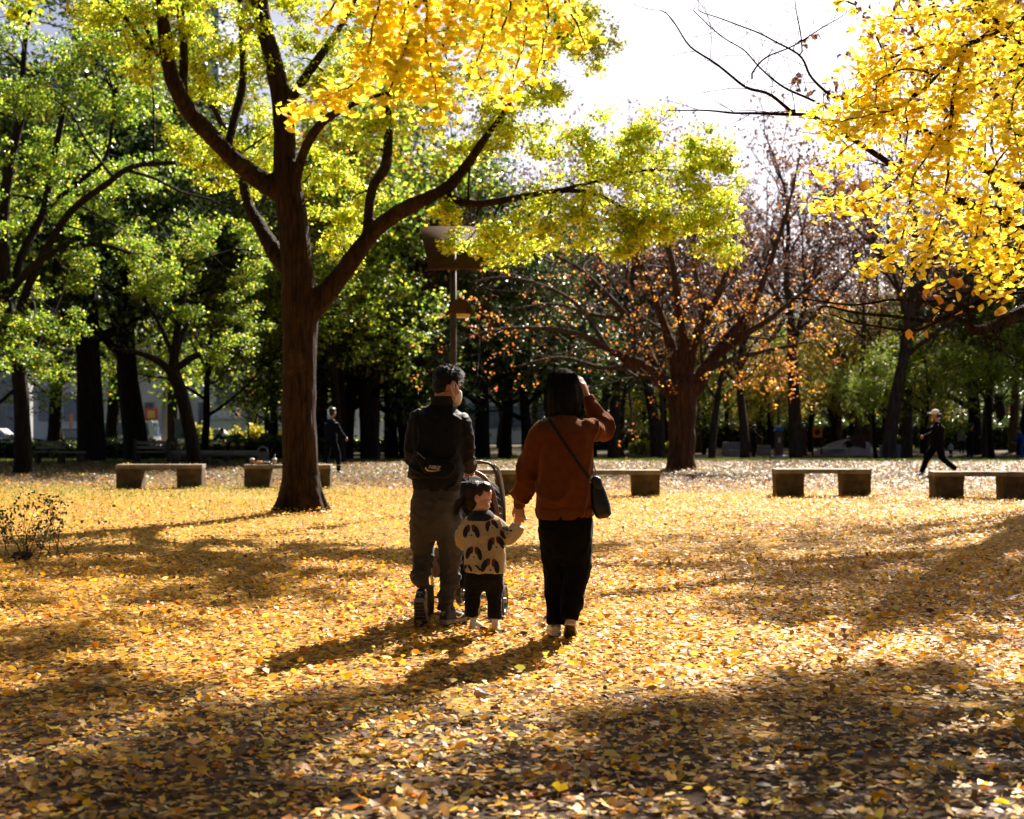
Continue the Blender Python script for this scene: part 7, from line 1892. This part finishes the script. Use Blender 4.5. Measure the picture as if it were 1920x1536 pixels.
M['glass'] = plain_mat('dark_glass', (.02, .03, .04), (.05, .07, .09), .08, 3, spec=.8)
M['glass_blue'] = plain_mat('blue_window', (.07, .10, .16), (.14, .19, .27), .15, 1, spec=.8)
def car(px, D, c, label, van=False, rz=0.0):
    b = G(px, D); b.z = zr + .005; t = empty('car', b, label, 'car', None, rz)
    pm = plain_mat('car_paint', c, tuple(min(.85, x * 1.05) for x in c), .25, 2, spec=.6)
    L, Wd, H = (4.6, 1.75, 1.95) if van else (4.4, 1.72, 1.46)
    prof = [(-.5, .30), (-.5, .62), (-.46, .80), (-.28, .86), (.30, .90), (.47, .78), (.5, .58), (.5, .30)] if not van else [(-.5, .30), (-.5, .7), (-.45, .95), (-.3, 1.0), (.3, 1.0), (.49, 1.0), (.5, .6), (.5, .30)]
    def extr(pr, w0, w1, name, mat, parent, inset=0):
        k = len(pr); V = [(x * L, -w * Wd / 2, z) for w, s in ((w0, 1),) for x, z in pr] + [(x * L, w0 * Wd / 2, z) for x, z in pr]
        me = bpy.data.meshes.new(name); me.from_pydata(V, [], [tuple(range(k)), tuple(range(2 * k - 1, k - 1, -1))] + [(i, k + i, k + (i + 1) % k, (i + 1) % k) for i in range(k)])
        bm = bmesh.new(); bm.from_mesh(me); bmesh.ops.recalc_face_normals(bm, faces=bm.faces[:]); bmesh.ops.bevel(bm, geom=bm.edges[:], offset=.05, segments=2, affect='EDGES'); bm.to_mesh(me); bm.free()
        me.materials.append(mat); return link(bpy.data.objects.new(name, me), parent)
    body = extr(prof, 1.0, 1.0, 'body', pm, t)
    cab = [(-.30, .86), (-.16, H), (.20, H), (.36, .88)] if not van else [(-.44, .96), (-.30, H), (.46, H), (.49, .98)]
    ro = extr([(x, z + (.02 if z > 1 else 0)) for x, z in cab], .84, .8, 'cabin', pm, t)
    for sy in (-1, 1):
        m = MB(); c0 = np.array([(x * L, sy * .845 * Wd / 2, z) for x, z in cab]); ctr = c0.mean(0); m.add(ctr + (c0 - ctr) * np.array([.86, 1, .78]), np.array([(0, 1, 2, 3)] if sy < 0 else [(3, 2, 1, 0)])); m.build('side_window', M['glass_blue'], ro)
        for x in (-.3, .3):
            w = MB(); w.add(*tube_geo([(x * L, sy * (Wd / 2 - .2), .31), (x * L, sy * (Wd / 2 + .012), .31)], .31, 18)); wh = w.build('wheel', M['tyre'], t, True)
            r = MB(); r.add(*tube_geo([(x * L, sy * (Wd / 2 + .012), .31), (x * L, sy * (Wd / 2 + .02), .31)], .19, 14)); r.build('rim', M['frame'], wh, True)
        box_obj('headlight', (-.495 * L, sy * .6, .66), (.06, .3, .12), plain_mat('lamp_clear', (.7, .7, .66), (.8, .8, .76), .2), t, bevel=.01); box_obj('tail_light', (.497 * L, sy * .66, .70), (.06, .16, .2), plain_mat('lamp_red', (.5, .02, .015), (.6, .03, .02), .3), t, bevel=.01)
    for i, j in ((0, 1), (3, 2)):
        m = MB(); p0, p1 = cab[i], cab[j]; off = -.012 if i == 0 else .012
        m.add(np.array([(p0[0] * L * .995 + off, -.68, p0[1] + .05), (p0[0] * L * .995 + off, .68, p0[1] + .05), (p1[0] * L + off, .62, p1[1] - .07), (p1[0] * L + off, -.62, p1[1] - .07)]), np.array([(0, 1, 2, 3)])); m.build('windscreen', M['glass_blue'], ro)
car(132, 86.5, (.02, .05, .05), 'dark green taxi with bright roof passing behind the hedge', rz=R(4)); car(226, 87, (.55, .6, .68), 'pale blue white van parked between the huge trunks', True)
car(300, 92, (.03, .06, .16), 'dark blue car on the street near the red sign', rz=R(180)); car(388, 87.5, (.70, .70, .72), 'white car with red tail lights seen past the leaning tree', rz=R(3)); car(-20, 88, (.5, .5, .52), 'silver car on the street in the shade of the evergreens'); car(560, 92, (.6, .6, .62), 'white car partly hidden behind the large trunk')

def building(px0, px1, D, h, dep, wall, label, floors, cols, name='building', win=(.62, .55), band=None, winmat='glass_blue', z0=-.45, extra=None, ground_floor=0.0):
    a, c = (px0 - 960) / FPX * D, (px1 - 960) / FPX * D; W = c - a
    b = Vector(((a + c) / 2, D, z0)); t = empty(name, b, label, 'building')
    wm = plain_mat('wall', wall, tuple(min(.8, x * 1.12) for x in wall), .85, .6, .1, 10)
    box_obj('wall', (0, dep / 2, h / 2), (W, dep, h), wm, t)
    box_obj('roof', (0, dep / 2, h + .15), (W + .4, dep + .4, .3), plain_mat('roof_edge', tuple(x * .8 for x in wall), wall, .8), t)
    fh = (h - ground_floor) / floors; cw = W / cols; fm = plain_mat('window_frame', (.3, .31, .33), (.38, .39, .41), .5)
    for f in range(floors):
        for k in range(cols):
            cx, cz = -W / 2 + (k + .5) * cw, ground_floor + (f + .52) * fh
            w = box_obj('window', (cx, -.04, cz), (cw * win[0] + .16, .12, fh * win[1] + .16), fm, t)
            box_obj('pane', (cx - cw * win[0] / 4 + .01, -.11, cz), (cw * win[0] / 2 - .04, .03, fh * win[1]), M[winmat], w); box_obj('pane', (cx + cw * win[0] / 4 - .01, -.11, cz), (cw * win[0] / 2 - .04, .03, fh * win[1]), M[winmat], w)
        if band: box_obj('ledge', (0, -.12, ground_floor + f * fh + .04), (W + .1, .3, .22), plain_mat('ledge', band, band, .8), t)
    if extra: extra(t, W, h)
    return t
building(392, 545, 104, 11.5, 10, (.76, .80, .86), 'white blue office block with window bands beyond the bushes', 3, 2, band=(.66, .68, .72), win=(.6, .42), ground_floor=2.2)
building(196, 398, 108, 8.0, 9, (.66, .63, .6), 'grey brown row of shops behind the street with tall posts', 2, 6, win=(.5, .5), ground_floor=.5, winmat='glass')
building(62, 204, 106, 9.0, 9, (.66, .67, .72), 'grey concrete block behind the taxi', 2, 3, win=(.5, .5), ground_floor=1.0)
building(-220, 50, 112, 12, 10, (.30, .30, .32), 'long grey block in the trees behind the shaded street', 3, 6)
building(545, 760, 122, 9, 10, (.42, .46, .52), 'pale low office block glimpsed between dark trunks', 2, 5, ground_floor=.5); building(770, 1075, 132, 8, 10, (.46, .5, .56), 'pale long building glimpsed through the evergreen wood', 2, 7, ground_floor=.5)
building(338, 410, 230, 95, 20, (.30, .36, .48), 'tall blue grey tower rising behind the trees', 24, 3, win=(.8, .35)); building(-60, 130, 200, 50, 20, (.40, .43, .48), 'tall grey apartment tower hidden behind the green crowns', 14, 5)
def red_sign():
    b = G(284, 96); b.z = -.42; t = empty('shop_sign', b, 'red and yellow shop sign on a pale pole by the street', 'sign')
    box_obj('board', (0, 0, 2.45), (.85, .14, .8), plain_mat('sign_red', (.5, .05, .04), (.58, .08, .06), .5), t, bevel=.02); box_obj('emblem', (.0, -.09, 2.42), (.5, .03, .5), plain_mat('sign_yellow', (.6, .42, .08), (.65, .48, .1), .5), t); box_obj('pole', (0, 0, 1.02), (.12, .12, 2.05), plain_mat('pole_cream', (.55, .5, .4), (.6, .55, .45), .6), t)
    b = G(133, 98); b.z = -.42; t = empty('banner_post', b, 'narrow orange banner on a post behind the taxi', 'banner'); box_obj('banner', (0, 0, 1.6), (.16, .05, 1.7), plain_mat('banner_orange', (.6, .16, .04), (.66, .2, .06), .7), t); box_obj('pole', (.10, 0, 1.3), (.04, .04, 2.6), M['frame'], t)
    b = G(110, 103); b.z = -.42; t = empty('shop_banner', b, 'pink and white hanging shop banner on the grey block', 'banner'); box_obj('cloth', (0, 0, 4.6), (.9, .06, 1.5), plain_mat('banner_pink', (.55, .2, .25), (.7, .55, .55), .8, 2), t); box_obj('arm', (0, 0, 5.42), (1.1, .06, .06), M['frame'], t)
red_sign()
def utility(px, D, h, label):
    b = G(px, D); t = empty('utility_pole', b, label, 'pole'); m = MB(); m.add(*tube_geo([(0, 0, 0), (0, 0, h)], [.15, .1], 12)); m.build('pole', plain_mat('pole_concrete', (.16, .15, .15), (.22, .21, .2), .9), t, True)
    box_obj('cross_arm', (0, -.12, h - .8), (1.6, .1, .12), M['frame'], t, bevel=.01)
    m = MB(); m.add(*tube_geo([(.3, -.15, h - 2), (.3, -.15, h - 1.3)], .2, 12)); m.build('transformer', M['frame'], t, True)
utility(309, 82, 9, 'grey utility pole rising behind the hedge near the red sign'); utility(205, 96, 9, 'slim utility pole across the street by the shops')
def street_lantern():
    b = G(466, 76); t = empty('street_lamp', b, 'park lantern on black post in front of the white office block', 'street lamp')
    m = MB(); m.add(*tube_geo([(0, 0, 0), (0, 0, 2.75)], [.06, .04], 10)); m.build('post', M['brown_metal'], t, True); m = MB(); m.add(*tube_geo([(0, 0, 2.7), (.35, 0, 2.78)], .025, 8)); m.build('arm', M['brown_metal'], t)
    m = MB(); m.add(*tube_geo([(.35, 0, 2.35), (.35, 0, 2.5), (.35, 0, 2.7)], [.10, .17, .14], 12)); m.build('lantern_glass', plain_mat('milky_glass', (.7, .68, .62), (.78, .76, .7), .3), t, True); m = MB(); m.add(*tube_geo([(.35, 0, 2.7), (.35, 0, 2.85)], [.2, .05], 12)); m.build('lantern_cap', M['brown_metal'], t, True)
street_lantern()
def pollard(px, D, seed, label):
    rng = np.random.default_rng(seed); b = G(px, D); t = empty('pollard_tree', b, label, 'tree'); mb = MB(); lv = MB()
    mb.add(*limb([(0, 0, -.1), (.05, 0, 1.2), (0, 0, 2.4), (.1, 0, 4.4)], [.2, .16, .14, .08], 10))
    tw = []
    for k in range(10):
        z = 1.6 + k * .3; a = rng.random() * 6.28; e = np.array([math.cos(a) * rng.uniform(.6, 1.1), math.sin(a) * .6, z + .5]); mb.add(*limb([(0.03, 0, z), e * np.array([.5, .5, 1]) + [0, 0, -.15], e], [.08, .06, .05], 6, 3)); mb.add(*ell(e, (.10, .10, .11)))
        for _ in range(6): d = unit(rng.normal(0, 1, 3) + [0, 0, .6]); mb.add(*tube_geo([e, e + d * rng.uniform(.2, .5)], [.012, .004], 3)); tw.append(e + d * .3)
    mb.build('trunk', M['bark_far'], t, True); sprays(lv, rng, np.array(tw), rng.normal(0, 1, (len(tw), 3)), 2, .2, .12, OR, [1, 1, 1, 1, 1]); lv.build('crown', M['leaf'], t)
pollard(500, 72, 3, 'pollarded street tree with knobby dark limbs before the office block'); pollard(478, 84, 4, 'small pollarded tree beyond the park lantern')

# ------------------------------------------------------------------ playground on the right
stone = plain_mat('pale_stone', (.30, .28, .26), (.42, .40, .37), .85, 2, .4, 30)
def mound():
    b = G(1585, 80); t = empty('climbing_mound', b, 'pale grey stone climbing mound in the playground', 'climbing mound')
    def m_(name, pts, hgt, mat, jig):
        bm = bmesh.new(); n = 28; rows = 9
        vs_ = []
        for i in range(rows):
            r = 1 - i / (rows - 1)
            ring = []
            for k in range(n):
                a = k / n * 6.283; x = pts[0] * r * math.cos(a) + pts[2] * (1 - r); y = pts[1] * r * math.sin(a); z = hgt * (1 - r ** 1.6)
                v = Vector((x, y, z)); ring.append(bm.verts.new(v + noise.noise_vector(v * 1.2) * jig))
            vs_.append(ring)
        for i in range(rows - 1):
            for k in range(n): bm.faces.new((vs_[i][k], vs_[i][(k + 1) % n], vs_[i + 1][(k + 1) % n], vs_[i + 1][k]))
        me = bpy.data.meshes.new(name); bm.to_mesh(me); bm.free(); me.materials.append(mat); return link(bpy.data.objects.new(name, me), t)
    m_('mound', (2.1, 1.6, .5), 1.05, stone, .08)
    box_obj('slide', (-1.15, -1.25, .42), (1.5, .5, .06), plain_mat('slide_steel', (.5, .48, .46), (.6, .58, .56), .3), t, bevel=.01).rotation_euler[1] = 0
mound()
def play_panel():
    b = G(1533, 79); t = empty('playground_ring', b, 'orange play panel with a round hole above the climbing mound', 'play panel')
    om = plain_mat('orange_panel', (.62, .17, .02), (.68, .22, .03), .5); th = np.arange(32) * 2 * np.pi / 32; sq = []
    for a in th: c_, s_ = math.cos(a), math.sin(a); m = max(abs(c_), abs(s_)); sq.append((c_ / m * .27, s_ / m * .31))
    V = [(x, 0, 1.32 + z) for x, z in sq] + [(.16 * math.cos(a), 0, 1.32 + .16 * math.sin(a)) for a in th]; V += [(x, .06, z) for x, _, z in V]; n = 32
    F = [(i, (i + 1) % n, n + (i + 1) % n, n + i) for i in range(n)] + [(2 * n + i, 3 * n + i, 3 * n + (i + 1) % n, 2 * n + (i + 1) % n) for i in range(n)] + [(i, 2 * n + i, 2 * n + (i + 1) % n, (i + 1) % n) for i in range(n)] + [(n + i, n + (i + 1) % n, 3 * n + (i + 1) % n, 3 * n + i) for i in range(n)]
    m = MB(); m.add(np.array(V), np.array(F)); m.build('panel', om, t)
    for x in (-.24, .24): box_obj('post', (x, .1, .6), (.09, .07, 1.2), M['timber'], t)
play_panel()
def fountain_post():
    b = G(1460, 70); t = empty('brick_post', b, 'dark brown post with blue cap on a stone plinth at the lawn edge', 'post')
    box_obj('plinth', (0, 0, .10), (.85, .7, .2), stone, t, bevel=.02, jitter=.01); box_obj('shaft', (0, 0, .80), (.36, .34, 1.2), plain_mat('brown_brick', (.06, .03, .022), (.10, .05, .035), .8, 20, .5, 50), t, bevel=.015)
    box_obj('cap', (0, 0, 1.52), (.5, .46, .24), plain_mat('blue_cap', (.02, .07, .22), (.03, .09, .28), .5), t, taper=(.35, .35), bevel=.01); box_obj('plate', (0, -.18, .95), (.12, .02, .26), stone, t); box_obj('neck', (0, 0, 1.4), (.42, .40, .03), M['brown_metal'], t)
    m = MB(); m.add(*tube_geo([(.05, .3, 0), (.05, .3, 4.2)], [.05, .04], 10)); o = m.build('lamp_pole', M['brown_metal'], None, True); o.location = b; tag(o, 'slim dark lamp pole behind the blue capped post', 'pole')
fountain_post()
def blocks():
    for k, (px, D, s, lab) in enumerate(((1372, 82, (1.1, .6, .8), 'pale concrete play block between the dark trunks'), (1378, 79, (.9, .5, .42), 'low sunlit white stone by the concrete play block'), (1432, 84, (.8, .5, .6), 'small pale stone seat beside the person in dark suit'))):
        b = G(px, D); o = box_obj('stone_block', (0, 0, s[2] / 2 - .05), s, stone, None, bevel=.05, jitter=.05, taper=(.92, .9)); o.location = b; tag(o, lab, 'block')
    for px, D, lab in ((1664, 76, 'grey blue plastic planter tapering downwards by the slim tree'), (1685, 77, 'second grey blue planter half hidden by the slim tree')):
        b = G(px, D); t = empty('planter', b, lab, 'planter'); box_obj('tub', (0, 0, .33), (.62, .5, .7), plain_mat('planter_grey', (.20, .23, .27), (.27, .30, .34), .6), t, taper=(1.3, 1.2), bevel=.02); box_obj('soil', (0, 0, .66), (.66, .5, .04), M['timber'], t)
    for px, D, w, h, lab in ((1608, 79, .9, 1.15, 'brown timber play hut with a square opening'), (1505, 81, .5, 1.6, 'brown timber play post by the orange panel'), (1308, 95, .8, 2.6, 'tall reddish timber panel beyond the forked tree')):
        b = G(px, D); t = empty('play_hut', b, lab, 'play hut'); n = max(3, int(w / .16)); wm = plain_mat('red_timber', (.07, .035, .022), (.12, .06, .04), .85, 6, .4, 30, stretch=(2, 2, .3))
        for i in range(n): box_obj('plank', (-w / 2 + (i + .5) * w / n, .01 * (i % 2), h / 2), (w / n - .012, .08, h), wm, t, bevel=.006)
        box_obj('floor', (0, .35, .15), (w, .6, .06), wm, t)
blocks()
